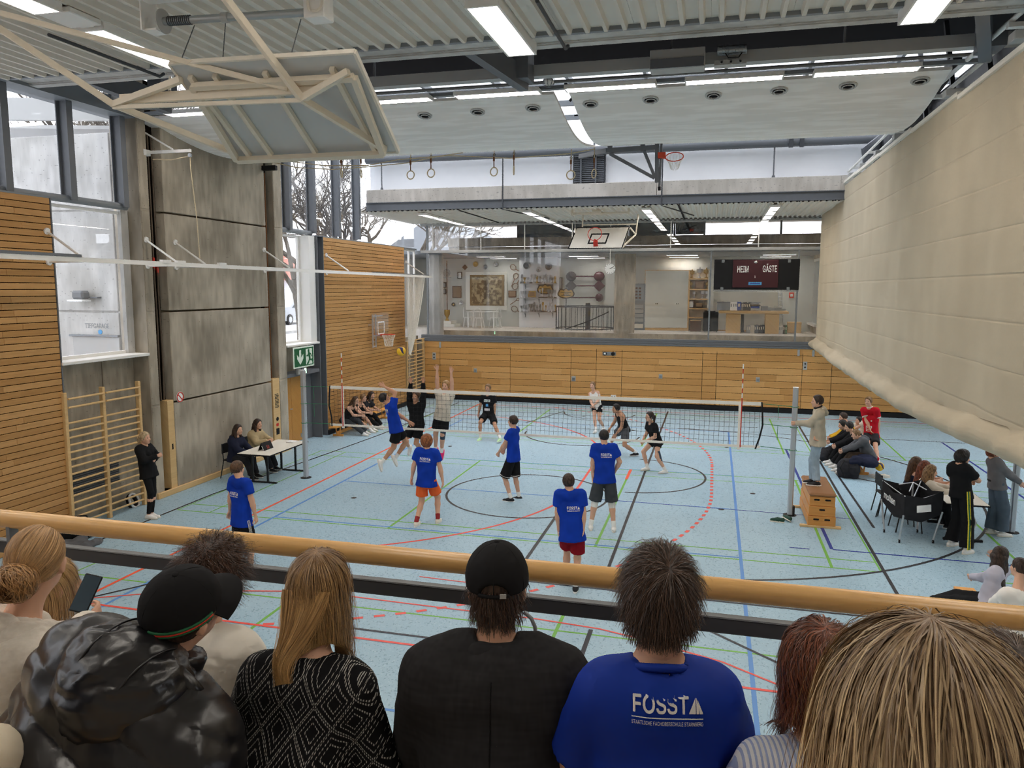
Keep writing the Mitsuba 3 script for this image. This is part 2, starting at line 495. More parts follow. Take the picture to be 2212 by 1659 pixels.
# pale oak strips and fittings in the rope recesses
k = one('rope_cabinet', rbox(-0.36, XW + 0.01, 11.42, 11.62, 0.12, 2.1, 0.006), 'mat_wood_pale', 'tall narrow oak cover strip low in the rope recess of the concrete wall', 'panel')
put('handle', bx(XW + 0.008, XW + 0.02, 11.5, 11.53, 1.0, 1.12), 'mat_black', k)
k = one('equipment_panel', rbox(-0.36, XW + 0.01, 15.6, 15.93, 0.1, 2.1, 0.006), 'mat_wood_pale', 'narrow oak fitting panel with black grille and socket beside the green exit sign wall', 'panel')
put('grille', cat([bx(XW, XW + 0.015, 15.68, 15.86, 1.3 + i * 0.04, 1.32 + i * 0.04) for i in range(10)]), 'mat_black_metal', k)
put('socket', cyl((XW, 15.77, 0.98), (XW + 0.02, 15.77, 0.98), 0.055), 'mat_black', k)
put('warning_plate', bx(XW, XW + 0.014, 15.71, 15.83, 0.78, 0.86), 'mat_red_paint', k)
put('key_switch', bx(XW, XW + 0.02, 15.7, 15.84, 0.55, 0.72), 'mat_black', k)

# windows of the left wall
def window(n, y0, y1, z0, z1, fr=0.06):
    w = struct(f'window_{n}', bx(XG - 0.012, XG - 0.008, y0 + fr, y1 - fr, z0 + fr, z1 - fr), 'mat_glass')
    put('frame', cat([bx(XG - 0.05, XG + 0.03, y0, y0 + fr, z0, z1), bx(XG - 0.05, XG + 0.03, y1 - fr, y1, z0, z1),
                      bx(XG - 0.05, XG + 0.03, y0, y1, z0, z0 + fr), bx(XG - 0.05, XG + 0.03, y0, y1, z1 - fr, z1)]), 'mat_white_paint', w)
    return w


w = window(1, 8.67, 10.9, 3.2, 6.12)
put('sill', rbox(XG - 0.02, XW + 0.05, 8.67, 10.92, 3.14, 3.2, 0.01), 'mat_white_paint', w)
put('reveal', bx(XG, XG + 0.09, 10.72, 10.92, 3.2, 6.15), 'mat_concrete_pale', w)
w = window(2, 16.37, 17.85, 2.96, 6.1)
put('sill', rbox(XG - 0.02, XW + 0.04, 16.37, 18.2, 2.9, 2.96, 0.01), 'mat_white_paint', w)
put('reveal', bx(XG - 0.03, XW - 0.05, 17.85, 18.2, 2.96, 6.1), 'mat_white_paint', w)
w = window(3, 24.99, 27.0, 2.4, 6.1)
put('mullion', cat([bx(XG - 0.05, XG + 0.03, y - 0.03, y + 0.03, 2.4, 6.1) for y in (25.7, 26.4)]), 'mat_white_paint', w)
# clerestory above: glass between slanted steel posts, from the timber top to the roof
w = struct('window_4', cat([bx(XG - 0.01, XG - 0.006, -3.5, 10.9, 6.2, 8.9), bx(XG - 0.01, XG - 0.006, 16.4, 27.0, 6.2, 10)]), 'mat_glass')
put('rail', cat([cyl((XG + 0.12, -3.5, 6.22), (XG + 0.12, 10.85, 6.22), 0.07), cyl((XG + 0.12, 16.4, 6.2), (XG + 0.12, 18.4, 6.2), 0.07),
                 bx(XG - 0.04, XW, -3.5, 8.67, 6.15, 6.18), bx(XG - 0.04, XW, 18.6, 25, 6.1, 6.13), bx(XG - 0.04, XG + .1, 25, 27, 6.1, 6.16)]), 'mat_steel_mid', w)
for y in (3.4, 5.7, 8.0, 9.37, 10.7, 17.05, 18.42, 20.0, 21.45):
    put('post', cat([bx(XG + 0.03, XG + 0.05, y - 0.07, y + 0.07, 6.2, 9.2), bx(XG + 0.26, XG + 0.28, y - 0.07, y + 0.07, 6.2, 9.2), bx(XG + 0.05, XG + 0.26, y - 0.012, y + 0.012, 6.2, 9.2)]), 'mat_steel', w)
put('header', cat([bx(XG - 0.2, XW, -3.5, 10.93, 8.0, 8.3)]), 'mat_steel_mid', w)
# steel column between window and slats, door under the sign
one('steel_column', cat([bx(XG, XW + 0.02, 18.22, 18.25, 0, 6.12), bx(XG, XW + 0.02, 18.58, 18.61, 0, 6.12), bx(-0.37, -0.34, 18.25, 18.58, 0, 6.12), bx(XG, XW, 18.22, 18.61, 6.1, 6.13)]), 'mat_steel', 'grey steel column at the near edge of the far timber slat wall', 'column', kind='structure')
d = struct('door_1', cat([rbox(XG + 0.01, XG + 0.06, 16.42, 17.1, 0.02, 2.02, 0.006), rbox(XG + 0.01, XG + 0.06, 17.11, 17.7, 0.02, 2.02, 0.006)]), 'mat_wood_door')
put('frame', cat([bx(XG - 0.2, XW, 16.36, 18.2, 2.04, 2.14), bx(XG - 0.05, XG + 0.1, 17.72, 18.2, 0, 2.1)]), 'mat_steel', d)
put('handle', cat([cyl((XG + 0.06, 17.05, 1.05), (XG + 0.12, 17.05, 1.05), 0.012), cyl((XG + 0.12, 17.06, 1.05), (XG + 0.12, 16.93, 1.05), 0.011)]), 'mat_alu', d)

# ------------------------------------------------------------------ back wall: boards on doors and panels, sill, glass front of the foyer
wb = struct('wall_back', bx(-0.6, XE, YB + 0.03, YB + 0.25, 0, 2.42), 'mat_gap')
JX = [-0.15, 0.53, 3.53, 6.01, 7.02, 8.02, 11.06, 11.58, 14.62, 15.63, 18.65, 19.6, 22.6, 25.6]
r_ = np.random.default_rng(11)
NR = 9
for j in range(len(JX) - 1):
    for k in range(NR):
        h = 2.2 / NR
        x = JX[j] + 0.006
        while x < JX[j + 1] - 0.02:
            L = r_.uniform(1.0, 2.6)
            b = min(JX[j + 1] - 0.006, x + L)
            if JX[j + 1] - b < 0.35:
                b = JX[j + 1] - 0.006
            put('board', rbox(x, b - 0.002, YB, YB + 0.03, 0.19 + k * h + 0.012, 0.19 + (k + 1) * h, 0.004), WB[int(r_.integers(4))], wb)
            x = b
for a, b in ((-0.15, 3.5), (3.51, 8.9), (8.91, 12.9), (12.91, 18), (18, 25)):
    put('board', rbox(a, b - 0.005, YB, YB + 0.03, 2.215 + 0.185 * 0.06, 2.4, 0.004), WB[1], wb)
struct('baseboard_back', rbox(-0.1, XE, YB - 0.02, YB + 0.02, 0.0, 0.18, 0.006), 'mat_black')
struct('trim_2', cat([rbox(-0.3, XE, YB - 0.03, YB + 0.25, 2.4, 2.47, 0.01), rbox(-0.3, XE, YB + 0.0, YB + 0.2, 2.47, 2.56, 0.01), rbox(-0.3, XE, YB + 0.02, YB + 0.18, 2.56, 2.66, 0.01)]), 'mat_steel')
g = struct('window_5', cat([bx(a, b, YB + 0.098, YB + 0.104, 2.66, 6.0) for a, b in ((0.02, 3.5), (3.52, 7.0), (7.02, 11.2), (11.28, 14.3), (14.34, 15.3))] +
                           [bx(a, b, YB + 0.098, YB + 0.104, 6.1, 7.06) for a, b in ((0.02, 3.5), (3.52, 7.0), (7.02, 11.2), (11.28, 15.3))]), 'mat_glass')
put('rail', cat([rbox(-0.3, XE, YB + 0.04, YB + 0.16, 5.99, 6.1, 0.01)]), 'mat_steel_pale', g)
for x in (11.24, 14.32):
    put('mullion', bx(x - 0.03, x + 0.03, YB + 0.06, YB + 0.14, 2.66, 6.0), 'mat_steel_mid', g)
for x in (0.0,):
    put('mullion', bx(x - 0.05, x + 0.02, YB + 0.05, YB + 0.15, 2.66, 7.1), 'mat_steel_mid', g)
for x in (0.25, 2.3, 4.1, 6.0, 9.75, 12.9):
    put('hanger', bx(x - 0.018, x + 0.018, YB + 0.0, YB + 0.03, 6.1, 7.1), 'mat_white_paint', g)
struct('wall_right', bx(XE, XE + 0.2, -0.05, YB, 0, 9), 'mat_offwhite')

# ------------------------------------------------------------------ ceiling: ribbed deck in sheets, beams, ducts, curved acoustic boards
ceil = struct('ceiling', cat([bx(-0.8, XE, -5.2, 8.0, 8.09, 8.4), bx(-0.8, XE, 8.0, 16.6, 10.0, 10.3), bx(-0.8, XE, 7.95, 8.05, 8.4, 10.0)]), 'mat_void')
struct('wall_gallery', cat([bx(-0.8, XE, -5.3, -5.1, 2.2, 8.4), bx(-0.8, XE, -0.1, -0.04, 0, 2.2)]), 'mat_concrete_pale')


def deck(x0, x1, y0, y1, z, pitch=0.25, h=0.075, w=0.05):
    n = int(round((x1 - x0) / pitch))
    xs, zs = [], []
    for i in range(n):
        a = x0 + i * pitch
        for dx, dz in ((0.0, h), (0.085, h), (0.105, 0.0), (0.105 + w, 0.0), (0.175, h)):
            xs.append(a + dx); zs.append(z + dz)
    xs.append(x1); zs.append(z + h)
    xs, zs = np.array(xs), np.array(zs); m = len(xs)
    v = np.vstack([np.column_stack([xs, np.full(m, y0), zs]), np.column_stack([xs, np.full(m, y1), zs]), [[x0, y0, z + h + .02], [x1, y0, z + h + .02], [x0, y1, z + h + .02], [x1, y1, z + h + .02]]])
    i = np.arange(m - 1)
    f = np.vstack([np.stack([i, i + 1, i + m + 1], 1), np.stack([i, i + m + 1, i + m], 1), [[2 * m, 2 * m + 2, 2 * m + 1], [2 * m + 1, 2 * m + 2, 2 * m + 3]]])
    return v, f


for i in range(16):
    for y0, y1 in ((-5.0, 1.6), (1.605, 7.98)):
        put('deck_sheet', deck(-0.75 + i, 0.248 + i, y0, y1, 8.0), 'mat_deck', ceil)
put('deck_field', deck(15.25, XE, -5.0, 7.98, 8.0, h=0.07), 'mat_deck', ceil)
put('deck_trim', cat([bx(-0.7, XE, 7.98, 8.06, 8.02, 8.12)]), 'mat_steel_mid', ceil)

b = one('ceiling_beam', cat([bx(-0.5, XE, 8.14, 8.4, 8.06, 8.08), bx(-0.5, XE, 8.12, 8.14, 8.06, 8.28), bx(-0.5, XE, 8.42, 8.56, 8.02, 8.04), bx(-0.5, XE, 8.56, 8.58, 8.02, 8.2), bx(-0.5, XE, 8.40, 8.42, 8.04, 8.3)]), 'mat_concrete_pale',
        'pale channel beam running across under the front edge of the ribbed ceiling', 'beam', kind='structure')
one('ceiling_beam', bx(-0.5, XE, 8.62, 8.78, 8.16, 8.3), 'mat_steel_dark', 'dark steel beam behind the pale channel across the ceiling', 'beam', kind='structure')
d = one('air_duct', cyl((-0.5, 9.7, 8.55), (XE, 9.7, 8.55), 0.17, n=20), 'mat_steel_mid', 'round grey air duct running across the dark roof void', 'duct', smooth=30)
for x in np.arange(0.5, 16, 1.75):
    put('clamp', cat([ring((x, 9.7, 8.55), (1, 0, 0), 0.18, 0.012, 16, 6), bx(x - 0.02, x + 0.02, 9.68, 9.72, 8.7, 9.9)]), 'mat_steel', d)
b = one('cable_channel', cat([bx(-0.5, 15.6, 10.3, 10.5, 8.12, 8.3)]), 'mat_steel_pale', 'pale square channel running across above the row of long lamps', 'beam', kind='structure')
for x in np.arange(0.2, 15.5, 2.6):
    put('hanger', bx(x - 0.015, x + 0.015, 10.39, 10.42, 8.3, 10), 'mat_steel_mid', b)
b = one('lamp_rail', bx(-0.5, 15.4, 10.96, 11.06, 8.06, 8.12), 'mat_steel_mid', 'thin grey rail holding the row of long lamps', 'rail', kind='structure')
one('ceiling_pipe', tube([(-0.5, 11.12, 8.22), (15.4, 11.12, 8.22)], 0.03), 'mat_steel_pale', 'thin grey pipe above the lamp rail', 'pipe', smooth=30)
for u, v, dx in ((1058, 125, 0.28), (2118, 45, 0.28), (255, 185, 0.3)):
    a = at(u, v, z=8.2)
    one('roof_strut', cat([bar((a[0] - 0.35, 8.2, 8.35), (a[0] + 0.35, 10.3, 8.05), dx * 0.6, 0.34), bx(a[0] + 0.2, a[0] + 0.5, 9.9, 10.35, 8.0, 8.5)]), 'mat_steel', {1058: 'grey steel roof strut beside the middle ceiling lamp', 2118: 'grey steel roof strut near the top of the curtain', 255: 'grey steel roof strut above the clerestory windows by the concrete wall'}[u], 'strut')

# acoustic boards with S profile and round air outlets
PROF = [(11.2, 8.03), (11.5, 7.985), (12.0, 7.88), (12.5, 7.79), (13.1, 7.72), (13.8, 7.69), (14.5, 7.73), (15.3, 7.83), (16.2, 7.97)]
from scipy.interpolate import CubicSpline
_cs = CubicSpline([a for a, _ in PROF], [b for _, b in PROF])


def acoustic(x0, x1):
    ys = np.linspace(11.2, 16.2, 41); zs = _cs(ys)
    P = Polygon(list(zip(ys, zs)) + [(y, z + 0.05) for y, z in zip(ys[::-1], zs[::-1])])
    v, f = ext(P, x1 - x0)
    return np.column_stack([x0 + v[:, 2], v[:, 0], v[:, 1]]), f


ap = [one('acoustic_sail', acoustic(-0.36, 8.5), 'mat_acoustic', 'long pale curved acoustic ceiling board on the backboard side of the dark gap', 'ceiling panel', smooth=25),
      one('acoustic_sail', acoustic(8.78, 14.92), 'mat_acoustic', 'pale curved acoustic ceiling board between the dark gap and the curtain', 'ceiling panel', smooth=25)]
for x in np.arange(1.46, 14.8, 1.09):
    y = 11.75 - 0.03 * (x - 5.8) / 1.0 * 0.9 + 0.02
    z = float(_cs(y)); s = float(_cs(y, 1))
    n_ = np.array([0, s, -1]) / math.hypot(1, s)
    c = np.array([x, y, z])
    if abs(x - 8.64) < 0.25:
        continue
    o = ap[0 if x < 8.6 else 1]
    k = put('air_outlet', cat([ring(c + n_ * 0.012, n_, 0.125, 0.022, 24, 8)]), 'mat_steel_pale', o, smooth=True)
    put('bore', cyl(c + n_ * 0.004, c - n_ * 0.03, 0.125, n=20), 'mat_void', k)
    put('cone', cat([ring(c + n_ * 0.03 + np.array([0, .03, 0]), n_, 0.085, 0.012, 20, 6)]), 'mat_steel_pale', k, smooth=30)
one('void_framing', cat([cyl((8.64, 11.6, 8.3), (8.64, 16, 8.5), 0.03), bar((8.55, 12.5, 8.2), (8.8, 12.5, 8.5), 0.04), cyl((8.5, 13.3, 8.1), (8.8, 13.3, 8.1), 0.015)]), 'mat_steel_dark', 'dark steel bracing seen in the gap between the acoustic boards', 'bracing')

# lamps
def lamp(x0, x1, y0, y1, z, label, group, rad=None, h=0.07, name='ceiling_light', rim=0.02):
    t = thing(name, label, 'ceiling light', group)
    put('housing', rbox(x0 - rim, x1 + rim, y0 - rim, y1 + rim, z + 0.012, z + h, 0.008), 'mat_white_paint', t)
    v = np.array([[x0, y0, z], [x1, y0, z], [x1, y1, z], [x0, y1, z]]); f = np.array([[0, 2, 1], [0, 3, 2]])
    m = cat([(v, f)])
    put('diffuser', m, None, t, emitter=emit(rad or LAMP))
    put('edge', cat([bx(x0 - rim, x0, y0 - rim, y1 + rim, z - 0.004, z + 0.02), bx(x1, x1 + rim, y0 - rim, y1 + rim, z - 0.004, z + 0.02), bx(x0, x1, y0 - rim, y0, z - 0.004, z + 0.02), bx(x0, x1, y1, y1 + rim, z - 0.004, z + 0.02)]), 'mat_white_paint', t)
    return t


for i, x0 in enumerate([0.72, 2.74, 4.76, 6.79, 8.8, 10.83, 12.84]):
    lamp(x0, x0 + 1.52, 10.72, 10.98, 7.99, 'long white lamp of the row above the acoustic boards, ' + ['by the concrete wall', 'behind the folded backboard', 'beside the backboard edge', 'before the dark gap', 'past the dark gap', 'below the motor box', 'closest to the curtain'][i], 'lamps in the row above the acoustic boards')
for x in (1.0, 4.6, 8.2, 11.8):  # unseen row added to brighten the far hall and the upper wall
    lamp(x, x + 1.52, 17.3, 17.56, 8.45, 'added unseen lamp above the far side of the acoustic boards', 'added lamps above the far side of the acoustic boards')
for x in (18, 22, 26, 30):
    lamp(x, x + 1.5, 10.72, 10.98, 7.99, 'long lamp over the part of the hall behind the curtain', 'lamps behind the curtain')
    for y in (2, 7, 16, 20):
        lamp(x, x + 0.35, y, y + 1.9, 7.9, 'long lamp over the part of the hall behind the curtain', 'lamps behind the curtain')
BIGL = {(8.43, 6.42): 'big rectangular lamp in the middle of the ribbed ceiling', (13.56, 6.34): 'big rectangular lamp in the ribbed ceiling above the curtain', (3.22, 6.0): 'rectangular lamp partly behind the white backboard frame tube', (3.22, 3.35): 'rectangular lamp in the corner above the white backboard frame'}
for (x, y), l in BIGL.items():
    lamp(x, x + 0.37, y, y + 1.95, 7.9, l, None, h=0.17, rim=0.03)
for x in (3.22, 8.43, 13.56):
    for y in (3.2, 0.0, -3.2):
        if (x, y) != (3.22, 3.2):
            lamp(x, x + 0.37, y, y + 1.95, 7.9, 'rectangular lamp in the ribbed ceiling over the gallery', 'lamps over the gallery', h=0.17, rim=0.03)
one('cable_trunking', cat([bx(3.3, 3.5, 5.4, 5.95, 7.93, 7.985), rbox(3.18, 3.66, 5.38, 5.9, 7.92, 7.99, 0.01)]), 'mat_white_paint', 'white cable duct between the two lamps of the ceiling corner', 'duct')
for (u0, v0, u1, v1), l in {(1160, 2, 1222, 105): 'dark conduit pipe under the deck next to the middle lamp', (105, 75, 345, 165): 'thin dark conduit under the deck behind the backboard frame'}.items():
    a, b = at(u0, v0, z=7.95), at(u1, v1, z=7.95)
    one('conduit', cat([tube([a, (a + b) / 2, b, b + [0.02, 0.08, 0.06]], 0.025)]), 'mat_steel_dark', l, 'conduit', smooth=30)

# motor boxes among the beams
a = at(1465, 140, z=8.15)
k = one('motor_box', rbox(a[0] - 0.42, a[0] + 0.42, 9.95, 10.28, 8.0, 8.3, 0.01), 'mat_steel_pale', 'pale grey sheet metal box hung above the row of lamps', 'motor box')
put('front', bx(a[0] - 0.41, a[0] + 0.41, 9.93, 9.955, 8.01, 8.15), 'mat_steel', k)
a = at(1580, 135, z=8.15)
k = one('curtain_motor', cyl((a[0] - 0.22, 10.15, 8.27), (a[0] + 0.22, 10.15, 8.27), 0.07, n=16), 'mat_galvanised', 'exposed ribbed electric motor on a plate beside the pale box', 'motor', smooth=30)
put('plate', bx(a[0] - 0.26, a[0] + 0.22, 10.05, 10.25, 8.03, 8.1), 'mat_steel_pale', k)
put('fins', cat([ring((a[0] - 0.2 + i * 0.05, 10.15, 8.27), (1, 0, 0), 0.072, 0.006, 14, 5) for i in range(9)]), 'mat_galvanised', k)
put('bolt', cat([cyl((a[0] - 0.15 + i * 0.14, 10.03, 8.065), (a[0] - 0.15 + i * 0.14, 10.06, 8.065), 0.018) for i in range(3)]), 'mat_chrome', k)
put('cable', tube([(a[0] - 0.1, 10.05, 8.2), (a[0] - 0.05, 10.02, 8.12), (a[0] + 0.1, 10.02, 8.12), (a[0] + 0.15, 10.08, 8.2)], 0.008), 'mat_black', k)
a = at(1197, 187, z=8.15)
k = one('bulkhead_light', ell((a[0], 10.7, 8.12), (0.09, 0.09, 0.07)), 'mat_white_paint', 'small round lamp in a wire cage between two long lamps', 'ceiling light', smooth=True)
put('cage', cat([ring((a[0], 10.7, 8.12), (math.cos(t), math.sin(t), 0), 0.1, 0.005, 16, 5) for t in (0, 0.8, 1.57, 2.35)]), 'mat_steel', k)

# ------------------------------------------------------------------ far end: white upper wall, skylight strip, fascia, steel beam, ribbed soffit
struct('wall_upper', bx(-0.3, XE, 22.4, 22.6, 7.85, 9.06), 'mat_white_wall')
sk = struct('window_6', bx(-0.5, XE, 22.5, 22.506, 9.06, 10.0), 'mat_glass')
put('frame', cat([bx(x - 0.03, x + 0.03, 22.46, 22.54, 9.06, 10) for x in np.arange(0, XE, 1.5)] + [bx(-0.5, XE, 22.44, 22.56, 9.06, 9.09)]), 'mat_steel_mid', sk)
pp = one('roof_pipe', cyl((-0.3, 22.1, 8.92), (XE, 22.1, 8.92), 0.135, n=20), 'mat_steel', 'thick grey steel tube running along the top of the white upper wall', 'beam', kind='structure', smooth=30)
put('bracket', cat([bx(x - 0.06, x + 0.06, 21.9, 22.02, 8.75, 9.2) for x in (13.45, 13.75)]), 'mat_steel_dark', pp)
for i, x in enumerate((0.25, 13.0)):
    put('rod', cat([cyl((x, 22.12, 7.9), (x, 22.12, 8.85), 0.02), cyl((x, 22.12, 7.9), (x, 22.12, 7.97), 0.045)]), 'mat_steel', pp)
struct('trim_3', cat([rbox(-0.28, 4.55, 22.0, 22.4, 7.47, 7.9, 0.01), rbox(4.56, 9.55, 22.0, 22.4, 7.47, 7.9, 0.01), rbox(9.56, 14.9, 22.0, 22.4, 7.47, 7.9, 0.01), bx(14.9, XE, 22.0, 22.4, 7.47, 7.9)]), 'mat_concrete_beam')
one('steel_beam', cat([bx(-0.3, XE, 22.02, 22.05, 7.22, 7.47), bx(-0.3, XE, 21.96, 22.2, 7.2, 7.225), bx(-0.3, XE, 21.96, 22.2, 7.45, 7.47)]), 'mat_steel', 'grey steel beam along the front edge of the far ribbed soffit', 'beam', kind='structure')
sf = struct('ceiling_far', bx(-0.3, XE, 22.2, 27.6, 7.27, 7.47), 'mat_void')
for i in range(16):
    put('deck_sheet', deck(-0.75 + i, 0.248 + i, 22.06, 27.2, 7.16, pitch=0.166, h=0.05, w=0.03), 'mat_deck_far', sf)
put('deck_field', deck(15.25, XE, 22.06, 27.2, 7.16), 'mat_deck_far', sf)
put('edge', cat([bx(-0.3, XE, 27.06, 27.2, 7.06, 7.16)]), 'mat_steel_pale', sf)
put('fixing', cat([bx(x, x + 0.03, 22.0, 22.05, 7.17, 7.2) for x in np.arange(0, 15, 0.25)]), 'mat_black', sf)
put('fixing', cat([bx(x, x + 0.09, 27.03, 27.06, 7.12, 7.135) for x in np.arange(3.2, 15, 0.17)]), 'mat_black', sf)
for i, (u, v, l) in enumerate([(915, 465, 'by the windows'), (1145, 462, 'second from the windows'), (1397, 455, 'beside the hanging backboard'), (1675, 447, 'closest to the curtain')]):
    x = at(u, v, z=7.08)[0]
    for j, y in enumerate((22.5, 24.05, 25.6)):
        lamp(x - 0.13, x + 0.13, y, y + 1.3, 7.08, f'long lamp under the far soffit, row {l}, ' + ('front lamp', 'middle lamp', 'rear lamp')[j], 'lamps under the far soffit')
put('gap_strip', cat([bx(x, x + 0.06, 22.1, 27.0, 7.15, 7.17) for x in (3.0, 10.2)]), 'mat_black', sf)

# ------------------------------------------------------------------ foyer behind the glass
ZF = 2.8
fo = struct('floor_foyer', cat([bx(-2.8, XE, 28.2, 33.0, 2.3, ZF), bx(-0.6, XE, 27.25, 28.2, 2.3, 2.44)]), 'mat_concrete_beam')
put('step_face', cat([bx(a, b - 0.01, 28.17, 28.2, 2.44, ZF - 0.02) for a, b in ((0, 4), (4, 8), (8, 12), (12, 15.5))]), 'mat_concrete', fo)
mat('foyer_wall', (200, 201, 196), 0.8, 0.2)
struct('wall_foyer', cat([bx(-2.6, XE, 32.0, 32.2, ZF, 5.95), bx(-2.8, -2.6, 27.4, 32.2, ZF, 5.95)]), 'mat_foyer_wall')
struct('ceiling_foyer', bx(-2.8, XE, 27.2, 33, 5.95, 6.1), 'mat_steel_mid')
struct('wall_gallery_far', cat([bx(-0.6, XE, 31.4, 31.6, 6.1, 6.45), bx(-0.6, XE, 31.3, 31.6, 6.47, 6.85), bx(-0.6, XE, 27.6, 33, 7.47, 7.6)]), 'mat_concrete')
mat('tinted', (52, 68, 80), 0.15, 0.6)
w = struct('window_7', cat([bx(-0.6, 2.7, 31.5, 31.504, 6.85, 7.47), bx(10.9, XE, 31.5, 31.504, 6.85, 7.47)]), 'mat_glass')
put('tinted_pane', cat([bx(2.72, 5.2, 31.48, 31.5, 6.85, 7.47), bx(5.3, 7.6, 31.48, 31.5, 6.85, 7.47), bx(7.7, 9.6, 31.48, 31.5, 6.85, 7.47)]), 'mat_tinted', w)
put('frame', cat([bx(x - 0.04, x + 0.04, 31.44, 31.54, 6.85, 7.47) for x in (2.7, 5.25, 7.65, 9.65, 10.9, 14.0)]), 'mat_steel_dark', w)
put('vent', cat([bx(9.7, 10.86, 31.4, 31.5, 6.9, 7.4)]), 'mat_black', w)
struct('column_foyer', cyl((7.9, 28.55, 2.3), (7.9, 28.55, 5.95), 0.42, n=28), 'mat_concrete', smooth=30)
struct('column_foyer', cat([rbox(-0.1, 0.35, 27.5, 28.0, 2.3, 5.95, 0.01)]), 'mat_concrete_pale')
for x in (1.5, 5.5, 9.5, 13.2):
    for y in (29.0, 31.0):
        lamp(x, x + 1.2, y, y + 0.3, 5.9, 'small lamp on the foyer ceiling behind the glass', 'foyer ceiling lamps', rad=[13, 12.5, 11.6])
# daylight window at the curtain end of the foyer
w = struct('window_8', bx(15.395, 15.4, 29.2, 31.8, 3.2, 5.7), 'mat_glass')
put('frame', cat([bx(15.36, 15.44, 29.1, 29.2, 3.1, 5.8), bx(15.36, 15.44, 31.8, 31.9, 3.1, 5.8), bx(15.36, 15.44, 29.1, 31.9, 5.7, 5.8)]), 'mat_white_paint', w)
put('sill', bx(15.2, 15.5, 29.1, 31.9, 3.12, 3.2), 'mat_white_paint', w)
struct('wall_foyer_end', cat([bx(15.35, 15.6, 28.2, 29.1, ZF, 5.95), bx(15.35, 15.6, 29.1, 31.9, ZF, 3.12), bx(15.35, 15.6, 29.1, 31.9, 5.8, 5.95), bx(15.35, 15.6, 31.9, 32, ZF, 5.95)]), 'mat_concrete')

# ------------------------------------------------------------------ gallery: slab, stepped seating, rail
ga = struct('floor_gallery', cat([bx(-0.6, XE, -1.0, 0.05, 2.2, 2.45), bx(-0.6, XE, -2.0, -1.0, 2.2, 2.85), bx(-0.6, XE, -5.1, -2.0, 2.2, 3.05)]), 'mat_concrete_pale')

rl = struct('window_9', bx(-0.8, XE, 16.6, 22.3, 10.1, 10.106), 'mat_glass')
put('frame', cat([bx(x - 0.04, x + 0.04, 16.6, 22.3, 10.0, 10.16) for x in np.arange(-0.5, XE, 2.0)] + [bx(-0.8, XE, y, y + 0.1, 9.95, 10.1) for y in (16.6, 18.5, 20.4, 22.3)]), 'mat_steel_mid', rl)

# ------------------------------------------------------------------ people: joints -> distance field -> one continuous surface
def smin(a, b, k):
    h = np.maximum(k - np.abs(a - b), 0) / k
    return np.minimum(a, b) - h * h * k * 0.25


class Field:
    def __init__(s, lo, hi, h):
        s.h = h
        s.lo = np.asarray(lo, float) - 3 * h
        s.n = np.ceil((np.asarray(hi) + 3 * h - s.lo) / h).astype(int) + 1
        s.f = np.full(s.n, 0.3, np.float32)

    def sub(s, lo, hi):
        a = np.clip(np.floor((lo - s.lo) / s.h).astype(int), 0, s.n)
        b = np.clip(np.ceil((hi - s.lo) / s.h).astype(int) + 1, 0, s.n)
        if np.any(b <= a):
            return None, None
        g = [(s.lo[i] + np.arange(a[i], b[i]) * s.h).astype(np.float32) for i in range(3)]
        return tuple(slice(a[i], b[i]) for i in range(3)), (g[0][:, None, None], g[1][None, :, None], g[2][None, None, :])

    def prim(s, q, cutting=False):
        lo, hi = q['box']
        m = q['k'] + 2.5 * s.h
        sl, g = s.sub(lo - m, hi + m)
        if sl is None:
            return
        d = q['d'](g)
        s.f[sl] = np.maximum(s.f[sl], -d) if cutting else smin(s.f[sl], d, q['k'])

    def clip(s, p, n):
        """keeps the side where (x - p).n < 0"""
        n = np.asarray(n, float) / np.linalg.norm(n)
        g = [(s.lo[i] + np.arange(s.n[i]) * s.h - p[i]) * n[i] for i in range(3)]
        s.f = np.maximum(s.f, (g[0][:, None, None] + g[1][None, :, None] + g[2][None, None, :]).astype(np.float32))

    def mesh(s):
        return surface_net(s.f, s.lo, s.h)


